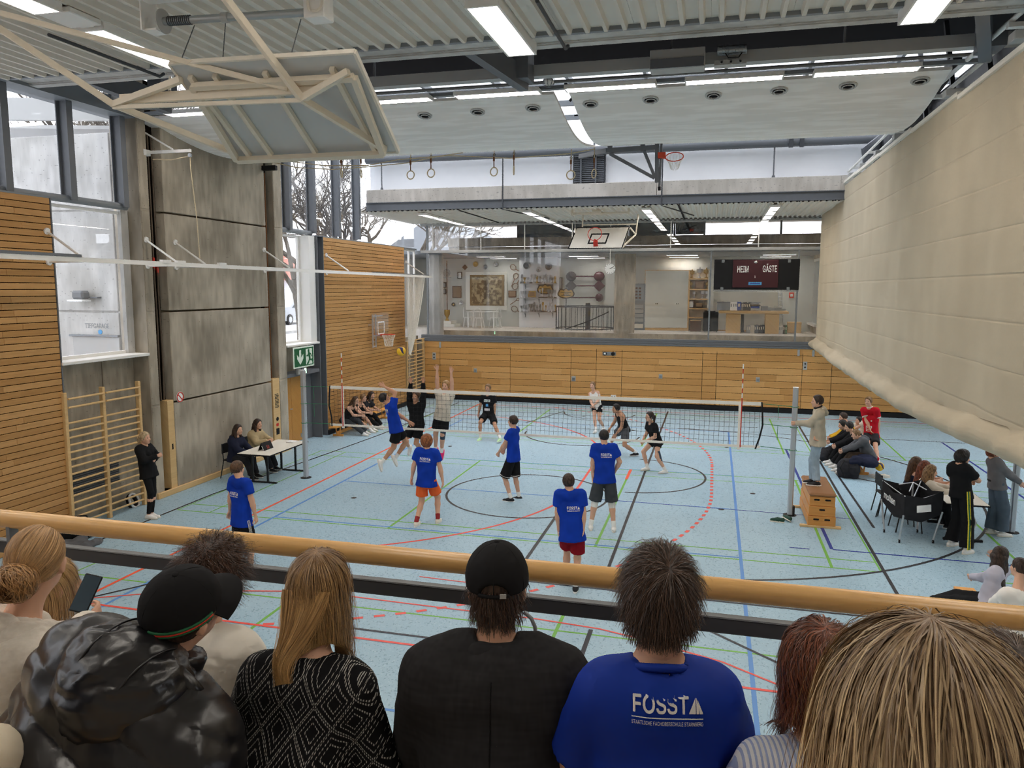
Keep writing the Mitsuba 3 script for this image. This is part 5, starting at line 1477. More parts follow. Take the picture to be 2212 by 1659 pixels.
# gymnastic rings with ropes drawn aside
ty = 15.4
for i, (u, v, ang) in enumerate([(738, 375, 1.3), (780, 375, 1.3), (887, 378, 0.1), (931, 374, 0.15), (1067, 371, 0.3), (1110, 368, 1.25), (1233, 378, 0.0), (1283, 375, 0.9)]):
    c = at(u, v, y=ty)
    t = thing('gymnastic_ring', ['gymnastic ring seen edge-on nearest the window posts', 'gymnastic ring seen edge-on, second from the window posts', 'gymnastic ring, third from the window posts', 'gymnastic ring, fourth from the window posts', 'gymnastic ring, fifth from the window posts', 'gymnastic ring seen edge-on beside the middle conduit', 'gymnastic ring hanging just before the dark grille', 'gymnastic ring on a doubled strap in front of the dark grille'][i], 'gymnastic ring')
    put('ring', ring(c, (math.sin(ang), math.cos(ang), 0), 0.1, 0.014, 24, 8), 'mat_rope_pale', t, smooth=True)
    put('strap', cat([cyl(c + [0, 0, 0.1], c + [0, 0, 0.28], 0.012, n=8), bx(c[0] - 0.022, c[0] + 0.022, c[1] - 0.015, c[1] + 0.015, c[2] + 0.25, c[2] + 0.35)]), 'mat_brown', t)
    put('rope', tube([c + [0, 0, 0.35], c + [0.0, 0.05, 0.6]], 0.01), 'mat_rope_pale', t)
    put('hook', ring(c + [0, 0.02, 0.40], (0.4, 1, 0), 0.03, 0.008, 14, 6), 'mat_black', t)
one('slack_rope', cat([tube([at(u, v, y=ty) for u, v in pts], 0.012, 6) for pts in ([(588, 350), (640, 362), (720, 366), (800, 360), (880, 352), (945, 338), (1000, 330)], [(600, 345), (700, 358), (790, 358), (860, 345), (970, 336), (1100, 342), (1230, 332), (1285, 322)])]), 'mat_rope_pale', 'pale slack ropes drawn from the ring hooks towards the concrete wall', 'rope', smooth=True)
one('pulley_block', cat([rbox(*[q for p in zip(at(588, 362, y=15.5) * [0, 1, 1] + [XW, -.06, -.07], at(588, 362, y=15.5) + [.12, .06, .05]) for q in p], 0.01)]), 'mat_black', 'black rope pulley at the top corner of the concrete wall', 'pulley')

# grille, conduits and clock bits on the upper wall
lv = one('vent_grille', rbox(6.86, 7.9, 22.26, 22.4, 7.93, 8.84, 0.01), 'mat_steel_dark', 'dark louvred vent on the white upper wall', 'vent')
for i in range(14):
    put('slat', bar((6.9, 22.25, 8.0 + i * 0.06), (7.86, 22.25, 8.0 + i * 0.06), 0.07, 0.014, up=(0, -0.7, 0.7)), 'mat_steel', lv)
put('bar', cat([bx(x, x + 0.05, 22.18, 22.22, 7.9, 8.88) for x in (7.1, 7.58)]), 'mat_steel', lv)
for i, (x, l) in enumerate(((4.61, 'thin dark conduit running down the fascia, nearer the windows'), (9.72, 'thin dark conduit down the fascia below the ceiling hoop'))):
    one('conduit', cat([tube([(x, 21.9, 8.8), (x, 21.9, 7.14), (x + 0.3, 22.6, 7.1), (x + 0.9, 25.0, 7.1)], 0.022)]), 'mat_steel_dark', l, 'conduit', smooth=30)
# boxes on the timber back wall
for (u, v, w_, h_), l, m_ in (((1027, 800, 0.13, 0.17), 'small grey flap box on the timber wall above the jersey player', 'mat_steel_mid'), ((1239, 818, 0.17, 0.2), 'small grey flap box with dark window left of the player in white', 'mat_steel'), ((1427, 813, 0.14, 0.17), 'small grey flap box in the middle of the timber wall', 'mat_steel_mid'), ((1637, 820, 0.14, 0.18), 'small grey flap box on the timber wall beside the antenna', 'mat_steel_mid'), ((1893, 830, 0.14, 0.2), 'grey flap box on the timber wall just under the curtain edge', 'mat_steel_mid')):
    c = at(u, v, y=YB)
    k = one('flap_box', rbox(c[0] - w_ / 2, c[0] + w_ / 2, YB - 0.02, YB + 0.02, c[2] - h_ / 2, c[2] + h_ / 2, 0.005), 'mat_steel_pale', l.replace(' left of', ' beside'), 'wall box')
    put('flap', bx(c[0] - w_ * 0.35, c[0] + w_ * 0.35, YB - 0.028, YB - 0.02, c[2] - h_ * 0.38, c[2] + h_ * 0.2), m_, k)
for (u, v), l in (((1739, 790), 'pale vertical switch plate on the timber wall above the referee'), ((938, 769), 'pale vertical switch plate on the timber wall in the far corner')):
    c = at(u, v, y=YB)
    k = one('switch_plate', rbox(c[0] - 0.07, c[0] + 0.07, YB - 0.02, YB + 0.02, c[2] - 0.15, c[2] + 0.15, 0.005), 'mat_steel_pale', l, 'switch')
    put('button', cat([cyl((c[0], YB - 0.03, c[2] + o), (c[0], YB - 0.02, c[2] + o), 0.03) for o in (-0.06, 0.07)]), 'mat_black', k)
c = at(1316, 764, y=YB)
k = one('socket_plate', rbox(c[0] - 0.26, c[0] + 0.26, YB - 0.02, YB + 0.02, c[2] - 0.07, c[2] + 0.07, 0.005), 'mat_steel_mid', 'two round black sockets on a plate high on the timber wall', 'socket')
put('outlet', cat([cyl((c[0] + o, YB - 0.045, c[2]), (c[0] + o, YB - 0.02, c[2]), 0.075, n=16) for o in (-0.17, 0.15)]), 'mat_black', k)
put('cover', bx(c[0] - 0.21, c[0] - 0.13, YB - 0.05, YB - 0.04, c[2] - 0.03, c[2] + 0.04), 'mat_white', k)
c = at(1325, 856, y=YB)
k = one('wall_socket', rbox(c[0] - 0.1, c[0] + 0.1, YB - 0.03, YB + 0.02, c[2] - 0.05, c[2] + 0.05, 0.005), 'mat_white', 'double white power socket low on the timber back wall', 'socket')
put('hole', cat([cyl((c[0] + o, YB - 0.034, c[2]), (c[0] + o, YB - 0.03, c[2]), 0.018) for o in (-0.05, 0.05)]), 'mat_black', k)
for u, v in ((1725, 762), (1757, 763), (951, 745)):
    c = at(u, v, y=YB)
    one('door_bolt', cat([rbox(c[0] - 0.04, c[0] + 0.04, YB - 0.03, YB, c[2] - 0.12, c[2] + 0.12, 0.005)]), 'mat_steel_pale', 'small metal bolt at the top of the timber storage doors', 'bolt', 'bolts on the timber storage doors')

# ------------------------------------------------------------------ tables, chairs, benches
def chair(x, y, a, label, group, seat='mat_black', back='mat_black'):
    t = thing('chair', label, 'chair', group)
    M = mat4(rotz(a), (x, y, 0)); mv = lambda m: moved(m, M[:3, :3], M[:3, 3])
    put('seat', mv(rbox(-0.2, 0.2, -0.2, 0.2, 0.43, 0.46, 0.012)), seat, t)
    put('backrest', mv(rbox(-0.22, -0.20, -0.19, 0.19, 0.6, 0.84, 0.008)), back, t)
    for s in (-1, 1):
        put('leg', mv(cat([cyl((-0.2, s * 0.19, 0.84), (-0.17, s * 0.19, 0.44), 0.012), cyl((-0.17, s * 0.19, 0.44), (-0.25, s * 0.22, 0), 0.012)])), 'mat_black_metal', t)
        put('leg', mv(cyl((0.17, s * 0.19, 0.44), (0.22, s * 0.21, 0), 0.012)), 'mat_black_metal', t)


def table(x, y, w, l, label, h=0.74, top='mat_offwhite'):
    t = thing('table', label, 'table')
    put('tabletop', rbox(x - w / 2, x + w / 2, y - l / 2, y + l / 2, h - 0.03, h, 0.006), top, t)
    put('edge', cat([bx(x - w / 2 - 0.004, x + w / 2 + 0.004, y + s * l / 2 - 0.004, y + s * l / 2 + 0.004, h - 0.032, h - 0.004) for s in (-1, 1)] + [bx(x + s * w / 2 - 0.004, x + s * w / 2 + 0.004, y - l / 2, y + l / 2, h - 0.032, h - 0.004) for s in (-1, 1)]), 'mat_black', t)
    return t


for o, l in ((13.15, 'black chair at the score table under the woman in navy'), (13.95, 'black chair at the score table under the woman in the sand jacket')):
    chair(0.28, o, 0, l, None)
t = table(1.2, 13.42, 0.86, 1.75, 'white score table with black edge and legs before the concrete wall')
for y in (12.85, 14.1):
    put('leg', cat([bx(0.95, 0.99, y - 0.02, y + 0.02, 0.03, 0.71), bx(1.35, 1.39, y - 0.02, y + 0.02, 0.03, 0.71), bx(0.8, 1.6, y - 0.03, y + 0.03, 0.0, 0.03)]), 'mat_black_metal', t)
k = thing('flip_scoreboard', 'small black flip scoreboard with number cards on the score table', 'scoreboard')
bx0, by0 = 1.15, 13.15
put('stand', cat([bar((bx0 - 0.08, by0, 0.74), (bx0, by0, 0.92), 0.4, 0.006, up=(1, 0, 0.5)), bar((bx0 + 0.08, by0, 0.74), (bx0, by0, 0.92), 0.4, 0.006, up=(1, 0, -0.5))]), 'mat_black', k)
dn = np.array([0.9, 0, 0.43]); dn /= np.linalg.norm(dn); dup_ = np.array([-0.43, 0, 0.9])
for o, w_, col, txt in ((-0.155, 0.12, 'mat_white', '21'), (-0.03, 0.055, 'mat_red_paint', '1'), (0.03, 0.055, 'mat_red_paint', '0'), (0.155, 0.12, 'mat_white', '12')):
    c = np.array([bx0 + 0.045, by0 + o, 0.80]) + dn * 0.006
    put('number_card', bar(c - dup_ * 0.05, c + dup_ * 0.06, w_, 0.003, up=dn), 'mat_white', k)
    put('digits', lettering(txt, 0.075, c - np.array([0, w_ * 0.35, 0]) - dup_ * 0.04 + dn * 0.004, (0, 1, 0), dup_, bold=True, width=w_ * 0.7), 'mat_black' if col == 'mat_white' else col, k)
one('folded_case', rbox(1.2, 1.4, 13.95, 14.15, 0.74, 0.77, 0.01), 'mat_white', 'small white case lying on the score table near the post', 'case')


def bench(p0, p1, label, w=0.24, h=0.34):
    t = thing('gym_bench', label, 'bench')
    p0, p1 = np.array([*p0, 0.0]), np.array([*p1, 0.0]); d = (p1 - p0) / np.linalg.norm(p1 - p0)
    z = np.array([0, 0, 1.0])
    put('seat', bar(p0 + z * (h - 0.02), p1 + z * (h - 0.02), w, 0.035), 'mat_bench_wood', t)
    put('beam', bar(p0 + d * 0.25 + z * 0.11, p1 - d * 0.25 + z * 0.11, 0.05, 0.09), 'mat_bench_wood', t)
    n = np.cross(z, d)
    L = np.linalg.norm(p1 - p0)
    for s in (0.35, L / 2, L - 0.35):
        c = p0 + d * s
        put('foot', cat([bar(c - n * 0.17 + z * 0.03, c + n * 0.17 + z * 0.03, 0.06, 0.06), bar(c - n * 0.05 + z * 0.05, c - n * 0.08 + z * (h - .03), 0.03), bar(c + n * 0.05 + z * 0.05, c + n * 0.08 + z * (h - .03), 0.03)]), 'mat_bench_wood', t)
        put('strut', tube([c + d * 0.05 + z * 0.06, c + d * 0.2 + z * 0.14, c + d * 0.22 + z * (h - 0.04)], 0.012), 'mat_steel', t)
    return t


pmat('bench_wood', woodfn([204, 140, 66], [228, 168, 92], 'y', 41), rough=0.4)
bench((0.24, 18.2), (0.24, 22.3), 'long wooden gym bench along the far timber slat wall')
bench((15.1, 17.15), (15.1, 20.6), 'low wooden gym bench under the seated group by the curtain')
bench((15.02, 9.1), (15.02, 5.2), 'wooden gym bench below the gallery handrail with the woman in lilac', w=0.26)

# vaulting box
pmat('box_wood', woodfn([188, 124, 58], [214, 152, 82], 'x', 43), rough=0.45)
mat('leather', (150, 106, 70), 0.5, 0.35)
t = thing('vaulting_box', 'wooden vaulting box with brown leather top on which the referee stands', 'vaulting box')
bx0, bx1, by0, by1 = 13.33, 13.79, 12.65, 14.05
put('leather_top', rbox(bx0 - 0.02, bx1 + 0.02, by0 - 0.04, by1 + 0.04, 0.615, 0.685, 0.03), 'mat_leather', t)
for i, (z0, z1) in enumerate(((0.045, 0.225), (0.23, 0.42), (0.425, 0.61))):
    e = 0.012 * (2 - i)
    s = put('section', rbox(bx0 - e, bx1 + e, by0 - e, by1 + e, z0, z1, 0.006), 'mat_box_wood', t)
    for x in ((13.46, 13.66) if i != 1 else (13.56,)):
        hp = LineString([(x - 0.035, (z0 + z1) / 2 + 0.03), (x + 0.035, (z0 + z1) / 2 + 0.03)]).buffer(0.017)
        v, f = ext(hp, 0.004)
        put('hand_hole', (np.column_stack([v[:, 0], by0 - e - 0.003 + v[:, 2], v[:, 1]]), f), 'mat_void', s)
for y in (12.66, 14.0):
    put('runner', rbox(13.17, 13.92, y - 0.045, y + 0.03, 0, 0.045, 0.006), 'mat_wood_pale', t)


def pair_shoe(p, a, col, label, group=None, tilt=0.0, sole='mat_shoe_cream', stripes=False):
    t = thing('shoe', label, 'shoe', group)
    R = rotz(a) @ rotx(tilt); p = np.asarray(p, float)
    Q = [cone((-0.09, 0, 0.05), (0.0, 0, 0.05), 0.037, 0.04, 0.02), cone((0.0, 0, 0.05), (0.12, 0, 0.035), 0.042, 0.03, 0.03), cone((-0.09, 0, 0.05), (-0.085, 0, 0.075), 0.034, 0.03, 0.02)]
    cut = [cone((-0.08, 0, 0.10), (-0.01, 0, 0.10), 0.026, 0.026, 0.0)]
    m = blob(Q, 0.007, [((0, 0, 0.018), (0, 0, -1))], cut)
    put('upper', moved(m, R, p), col, t, smooth=True)
    put('sole', moved(ext(LineString([(-0.08, 0), (0.11, 0)]).buffer(0.044), 0.022), R, p), sole, t)
    if stripes:
        for x in (-0.01, 0.03):
            put('stripe', moved(bar((x, -0.043, 0.03), (x + 0.02, -0.03, 0.075), 0.014, 0.01), R, p), 'mat_white', t)


pair_shoe((12.78, 12.82, 0), 3.0, 'mat_shoe_green', 'dark green trainer with white stripes lying flat beside the vaulting box', stripes=True)
pair_shoe((12.95, 12.95, 0.02), 2.0, 'mat_shoe_green', 'dark green trainer tipped on its side beside the post', tilt=0.5, stripes=True)
pair_shoe((15.33, 17.22, 0), 2.2, 'mat_shoe_white', 'white shoe beside the yellow ball at the bench end')
pair_shoe((15.58, 17.3, 0), 0.3, 'mat_shoe_cream', 'loose cream shoe lying apart from the bench end')

# ball trolley
pmat('canvas', lambda p, n, uv: mix(lin([20, 20, 23]), lin([34, 34, 38]), fbm(p.x * 9, p.y * 9, p.z * 9, 3)), rough=0.8)
t = thing('ball_trolley', 'black canvas ball trolley with white lettering and silver legs on castors', 'ball trolley')
F4 = [np.array([14.68, 12.66, 0]), np.array([14.82, 12.08, 0]), np.array([15.41, 12.21, 0]), np.array([15.29, 12.82, 0])]
T4 = [np.array([14.62, 12.76, 1.0]), np.array([14.84, 11.98, 0.92]), np.array([15.52, 12.18, 0.98]), np.array([15.33, 12.95, 1.0])]
T4m = [(T4[i] + T4[(i + 1) % 4]) / 2 * [1, 1, 1] - [0, 0, 0.1 if i % 2 == 0 else 0.09] for i in range(4)]
topring = np.array([p for i in range(4) for p in (T4[i], T4m[i])])
cen = topring.mean(0)
rows = []
for q, s in ((0, 1.0), (0.12, 1.0), (0.3, 0.99), (0.42, 0.97), (0.46, 0.9)):
    rr = topring.copy(); rr[:, :2] = cen[:2] + (rr[:, :2] - cen[:2]) * s; rr[:, 2] -= q
    rows.append(rr)
v = np.vstack(rows + [np.array([[cen[0], cen[1], 0.44]])]); f = []
for i in range(4):
    for j in range(8):
        a, b = i * 8 + j, i * 8 + (j + 1) % 8
        f += [[a, b, b + 8], [a, b + 8, a + 8]]
f += [[32 + j, 32 + (j + 1) % 8, 40] for j in range(8)]
scene['mat_canvas2'] = {'type': 'twosided', 'bsdf': scene['mat_canvas']['bsdf']}
bag = put('bag', (v, np.array(f)), 'mat_canvas2', t, smooth=35)
for i in range(4):
    put('leg', cyl(F4[i] + [0, 0, 0.06], T4[i] - [0, 0, 0.38], 0.017, n=10), 'mat_alu', t, smooth=30)
    k = put('castor', cyl(F4[i] + [-0.012, 0, 0.033], F4[i] + [0.012, 0, 0.033], 0.033, n=16), 'mat_black', t, smooth=30)
    put('hub', cyl(F4[i] + [-0.014, 0, 0.033], F4[i] + [0.014, 0, 0.033], 0.014, n=10), 'mat_chrome', k)
put('brace', cat([cyl(T4[i] - [0, 0, 0.02], cen + [0, 0, -0.25], 0.012, n=8) for i in range(4)] + [cyl(cen + [0, 0, -0.3], cen + [0, 0, 0.12], 0.016)] + [cyl(cen + [0, 0, 0.12], cen + (T4[i] - cen) * 0.45, 0.011) for i in range(4)]), 'mat_alu', t)
e1 = (T4[1] - T4[0]); e1n = e1 / np.linalg.norm(e1); nf = np.cross(e1n, [0, 0, 1.0]); nf /= np.linalg.norm(nf)
if nf @ (cen - T4[0]) > 0:
    nf = -nf
rt_ = e1n if np.cross(e1n, [0, 0, 1]) @ nf > 0 else -e1n
o_ = (T4[0] if rt_ @ e1n > 0 else T4[1])
put('lettering', lettering('molten', 0.12, o_ + rt_ * 0.12 + np.array([0, 0, -0.3]) + nf * 0.02, rt_, (0, 0, 1), 0.003, True, width=0.42), 'mat_white', bag)
e2 = (T4[2] - T4[1]); e2n = e2 / np.linalg.norm(e2); nf2 = np.cross(e2n, [0, 0, 1.0])
c_ = (T4[1] + T4[2]) / 2 + nf2 * 0.02
put('white_label', bar(c_ - e2n * 0.13 + [0, 0, -0.28], c_ + e2n * 0.13 + [0, 0, -0.28], 0.006, 0.13), 'mat_white', bag)

# desk by the curtain with chairs and clutter
t = table(15.95, 13.05, 0.7, 1.6, 'white table with black edge behind the ball trolley', h=0.75)
for y in (12.5, 13.6):
    put('leg', cat([tube([(15.75, y, 0.72), (16.05, y, 0.6), (16.16, y, 0.35), (16.05, y, 0.04)], 0.03, 10)]), 'mat_steel_pale', t, smooth=True)
    put('foot', bx(15.65, 16.3, y - 0.03, y + 0.03, 0, 0.04), 'mat_black', t)
for y, l in ((12.95, 'black chair under the woman in the cream cardigan'), (13.5, 'black chair under the woman with auburn hair'), (14.0, 'black chair with the raised backrest under the woman with very long hair')):
    chair(15.12 if y < 13.2 else 15.0, y, 0.1, l, None)
k = one('water_bottle', lathe([(0.0, 0), (0.035, 0.0), (0.036, 0.15), (0.015, 0.2), (0.013, 0.23), (0, 0.23)], (15.95, 13.3, 0.75)), 'mat_print_pale' if 'mat_print_pale' in scene else 'mat_offwhite', 'half empty clear drink bottle on the white table by the curtain', 'bottle', smooth=40)
put('drink', cyl((15.95, 13.3, 0.752), (15.95, 13.3, 0.85), 0.0365), 'mat_brown', k)
mat('bag_plum', (92, 62, 84), 0.7)
one('pencil_pouch', ruffle_free := ell((16.02, 13.05, 0.80), (0.14, 0.18, 0.06)), 'mat_bag_plum', 'plum patterned pouch lying on the white table by the curtain', 'pouch', smooth=True)
one('paper_sheet', bx(15.75, 15.95, 12.75, 13.0, 0.75, 0.753), 'mat_white', 'white score sheet on the table behind the ball trolley', 'paper')
one('phone', rbox(15.98, 16.05, 12.82, 12.95, 0.75, 0.76, 0.003), 'mat_black', 'black phone lying on the white table by the curtain', 'phone')
k = one('juice_bottle', lathe([(0, 0), (0.04, 0), (0.042, 0.03), (0.042, 0.14), (0.025, 0.18), (0.02, 0.2), (0, 0.2)], (14.84, 8.3, 0)), 'mat_offwhite', 'small juice bottle on the floor at the end of the near bench', 'bottle', smooth=40)
put('label', cyl((14.84, 8.3, 0.05), (14.84, 8.3, 0.11), 0.0435), 'mat_orange_red', k)
mat('gymbag', (70, 64, 56), 0.8)
one('crumpled_disc', ell((14.15, 15.2, 0.02), (0.06, 0.05, 0.03)), 'mat_white', 'small white marker cone lying alone on the floor past the vaulting box', 'marker', smooth=True)

# ------------------------------------------------------------------ the players and the others on the floor
def zA(x, y): return 650 + x / 4.424, 750 + y / 4.424
def zB(x, y): return 950 + x / 4.022, 780 + y / 4.022
def zC(x, y): return 1600 + x / 3.614, 800 + y / 3.614
def zD(x, y): return x / 3.16, 800 + y / 3.16


def P(z, Y):
    """points given as (x, y[, dy]) of a close-up, at depth Y + dy"""
    return lambda x, y, dy=0.0: at(*z(x, y), y=Y + dy)


def G(z):
    return lambda x, y: at(*z(x, y), z=0.09)


q = P(zA, 12.7)
J = person('player in a blue shirt jumping to spike the ball over the net', 40, q(905, 770), q(852, 535), q(800, 492), q(1072, 742, 0.3), q(800, 378, -0.1), q(908, 1052, 0.2), q(775, 1100, -0.1), H=1.84, hair=('short', 'black'), top=('tee', 'royal'), bottom=('shorts', 'black'),
           look=(25, 0.35), elbow=(None, (0.3, 0.9, 0.4)), footdir=((0.3, 0.4, -1.0), (0.2, 0.25, -1.0)), curl=(0.2, 0.15), knee=((0.1, 1, -0.3), (0.1, 1, -0.2)))
logo(J, 0.22, 0.03, 0.0)
q = P(zA, 14.15)
J = person('blocker in a black long-sleeved top jumping with both hands up', 262, q(1108, 745), q(1100, 528), q(1098, 470, -0.03), q(1170, 292, -0.1), q(1050, 302, -0.1), q(1165, 985, 0.2), q(1035, 955, 0.25), H=1.8, hair=('short', 'brown'), top=('long', 'black'), bottom=('shorts', 'black'),
           elbow=((-0.8, 0.1, 0.1), (0.8, 0.1, 0.1)), curl=(0.02, 0.02), palm=((0, -1, 0), (0, -1, 0)), footdir=((0, 0.4, -1), (0, 0.5, -0.8)), untuck=-0.11)
q = P(zA, 14.3)
J = person('blocker in a cream top and pink shoes jumping behind the net', 262, q(1350, 650), q(1378, 430), q(1385, 370, -0.03), q(1436, 200, -0.1), q(1300, 175, -0.1), q(1345, 1000, 0.1), q(1288, 980, 0.2), H=1.86, skin='light', hair=('short', 'blond'), top=('tee', 'cream'), bottom=('shorts', 'black'), shoes='pink',
           elbow=((-0.8, 0.1, 0.1), (0.8, 0.1, 0.1)), curl=(0.02, 0.05), palm=((0, -1, 0), (0, -1, 0)), footdir=((0, 0.4, -1), (0, 0.4, -1)), sleeve=0.4)
k_, an_ = J['leg'][0]
put('knee_sleeve', blob([cone(k_ + (J['hip'][0] - k_) * 0.2, k_ + (an_ - k_) * 0.28, 0.068, 0.06, 0.01, capa=True, capb=True)], 0.01), CL['sleeve'], J['t'], smooth=True)
q, g = P(zA, 10.9), G(zA)
J = person('player with curly ginger hair, blue shirt and orange shorts seen from behind', 92, q(1200, 1275), q(1205, 970), q(1203, 905, 0.03), q(1052, 1280), q(1358, 1290), g(1102, 1668), g(1308, 1640), H=1.82, skin='light', hair=('curly', 'ginger'), bottom=('shorts', 'orange'), shoes='cream', sock='redsock', elbow=((-1, -0.3, 0), (1, -0.3, 0)))
logo(J, 0.22, 0.06, 0.0)
q = P(zA, 12.95)
J = person('player in blue shirt and black shorts with white hem standing side on', 175, q(2030, 1040), q(2030, 775), q(2025, 708), q(1888, 1012, -0.1), q(1930, 1000, 0.25), at(*zA(2005, 1440), y=12.85), at(*zA(2085, 1425), y=13.15), H=1.78, skin='light', hair=('short', 'dark'), bottom=('long_shorts', 'black'), shoes='black', elbow=((-0.2, -0.8, -0.5), (0.2, -0.8, -0.5)), curl=(0.8, 0.8), look=(165, 0.02))
for i in (0, 1):
    e0 = J['hip'][i] + (J['leg'][i][0] - J['hip'][i]) * 0.9
    put('white_trim', blob([cone(e0, e0 + (J['leg'][i][0] - J['hip'][i]) * 0.03, 0.124, 0.125, 0.01, capa=True, capb=True)], 0.008), CL['white'], J['shorts_key'], smooth=True)
q, g = P(zA, 19.5), G(zA)
J = person('opponent in a black jersey with sponsor patches and lime shoes waiting behind the net', 262, q(1795, 640), q(1790, 455), q(1787, 392, -0.05), q(1852, 655), q(1690, 660), g(1908, 885), g(1712, 865), H=1.8, skin='mid', hair=('short', 'lightbrown'), top=('tee', 'black'), shoes='lime', elbow=((-1, 0, 0), (1, 0, 0)))
mat('print_blue', (80, 150, 200), 0.6)
mat('print_pale', (214, 206, 206), 0.6)
mat('print_green', (34, 96, 78), 0.6)
put('sponsor_patch', on_back(J, *fine(cat([bx(-0.1, 0.1, 0, 0.085, 0, 0.001)]), 0.04), 0.02, front=True), 'mat_white', J['shirt_key'])
v_, f_ = tm(text_mesh('WWK', 0.05, 0.001, True))
put('sponsor_lettering', on_back(J, *fine((v_ - [v_[:, 0].max() / 2, -0.017, 0], f_), 0.03), 0.02, out=0.005, front=True), 'mat_print_green', J['shirt_key'])
put('sponsor_patch', on_back(J, *fine(bx(-0.045, 0.045, 0, 0.09, 0, 0.001), 0.04), -0.12, front=True), 'mat_print_blue', J['shirt_key'])
put('sponsor_patch', on_back(J, *fine(bx(-0.09, 0.09, 0, 0.075, 0, 0.001), 0.04), -0.24, front=True), 'mat_print_pale', J['shirt_key'])

q, g = P(zB, 21.7), G(zB)
J = person('player in a white tank top with hands clasped in front of the timber wall', 255, q(1365, 395), q(1336, 262), q(1328, 213, -0.08), q(1335, 385, -0.25), q(1328, 388, -0.28), g(1425, 575), g(1355, 598), H=1.7, skin='light', hair=('pony', 'lightbrown'), top=('tank', 'white'), bottom=('hot_shorts', 'black'), female=True, curl=(0.7, 0.7))
q, g = P(zB, 18.1), G(zB)
J = person('crouching player in a black tank top and grey shorts behind the net', 215, q(1600, 575), q(1560, 450, -0.2), q(1530, 412, -0.3), q(1528, 640, -0.3), q(1478, 585, -0.05), at(*zB(1705, 795), z=0.1), at(*zB(1470, 735), z=0.1), H=1.8, hair=('short', 'black'), top=('tank', 'black'), bottom=('shorts', 'midgrey'), shoes='black', curl=(0.5, 0.5), knee=((-0.3, 1, 0), (0.3, 1, 0)), look=(210, -0.05))
q, g = P(zB, 16.6), G(zB)
J = person('player with dark ponytail in black t-shirt with one grey knee sleeve', 215, q(1880, 690), q(1838, 535, -0.15), q(1822, 482, -0.25), q(1790, 690, -0.4), q(1760, 690, -0.15), g(1958, 945), g(1802, 920), H=1.7, skin='light', hair=('pony', 'dark'), top=('tee', 'black'), bottom=('hot_shorts', 'black'), female=True, curl=(0.6, 0.6), knee=((-0.3, 1, 0), (0.3, 1, 0)))
k_, an_ = J['leg'][0]
put('knee_sleeve', blob([cone(k_ + (J['hip'][0] - k_) * 0.3, k_ + (an_ - k_) * 0.4, 0.068, 0.058, 0.01, capa=True, capb=True)], 0.01), CL['sleeve'], J['t'], smooth=True)
q, g = P(zB, 11.45), G(zB)
J = person('player in blue shirt, long grey shorts and white knee pads seen from behind', 100, q(1432, 1005), q(1430, 722), q(1425, 655, 0.03), q(1322, 1090), q(1518, 965, 0.15), g(1312, 1425), g(1512, 1440), H=1.86, skin='light', hair=('short', 'black'), bottom=('long_shorts', 'grey'), shoes='white', elbow=((-1, -0.3, 0), (1, -0.6, 0)), look=(120, 0.0))
logo(J, 0.21, 0.05, 0.03)
for i in (0, 1):
    k_, an_ = J['leg'][i]
    put('knee_pad', blob([cone(k_ + (J['hip'][i] - k_) * 0.1, k_ + (an_ - k_) * 0.25, 0.075, 0.066, 0.01, capa=True, capb=True)], 0.01), CL['white'], J['t'], smooth=True)
q = P(zB, 8.45)
J = person('player in blue shirt and dark red shorts standing just beyond the handrail', 95, q(1150, 1500), q(1130, 1122), q(1118, 1050, 0.03), q(1032, 1480), q(1248, 1490), at(1222, 1247, z=0.09), at(1243, 1266, z=0.09), H=1.78, skin='light', hair=('short', 'dark'), bottom=('shorts', 'crimson'), shoes='black', elbow=((-1, -0.3, 0), (1, -0.3, 0)), look=(110, 0.0))
logo(J, 0.2, 0.05, 0.05)
hp, kn = J['hip'][0], J['leg'][0][0]
for o in (-0.022, 0.0, 0.022):
    s_ = -J['R'] * 0.112 - J['F'] * 0.04 + J['F'] * o
    put('stripe', bar(hp + s_ + np.array([0, 0, 0.02]), hp + (kn - hp) * 0.72 + s_ * 1.06, 0.008, 0.008), CL['white'], J['shorts_key'])
q = P(zD, 7.6)
J = person('player in blue shirt and black shorts with white side stripes, alone by the wall bars', 72, q(1650, 1015), q(1638, 735), q(1622, 672, 0.03), q(1565, 1000, 0.1), q(1748, 1010, -0.05), at(512, 1225, z=0.09), at(543, 1232, z=0.09), H=1.74, skin='light', hair=('short', 'brown'), shoes='black', elbow=((-1, -0.4, 0), (1, -0.4, 0)))
logo(J, 0.2, 0.06, -0.03)
for o in (-0.012, 0.0, 0.012):
    hp, kn = J['hip'][1], J['leg'][1][0]
    s_ = J['R'] * 0.118 - J['F'] * 0.03 + J['F'] * o * 1.6
    put('stripe', bar(hp + s_ + np.array([0, 0, 0.02]), hp + (kn - hp) * 0.72 + s_ * 1.04, 0.007, 0.007), CL['white'], J['shorts_key'])
q, g = P(zD, 9.9), G(zD)
J = person('woman in black with arms folded standing before the wall bars', 5, q(1012, 680), q(980, 512), q(990, 462, 0.0), q(1055, 610, 0.12), q(1068, 585, -0.05), g(1035, 975), g(1015, 985), H=1.72, skin='light', hair=('pony', 'fair'), top=('sweater', 'black'), bottom=('leggings', 'black'), shoes='white', sock=None, female=True, elbow=((-0.9, 0.1, -0.8), (0.9, 0.1, -0.8)), untuck=0.05, curl=(0.6, 0.6))

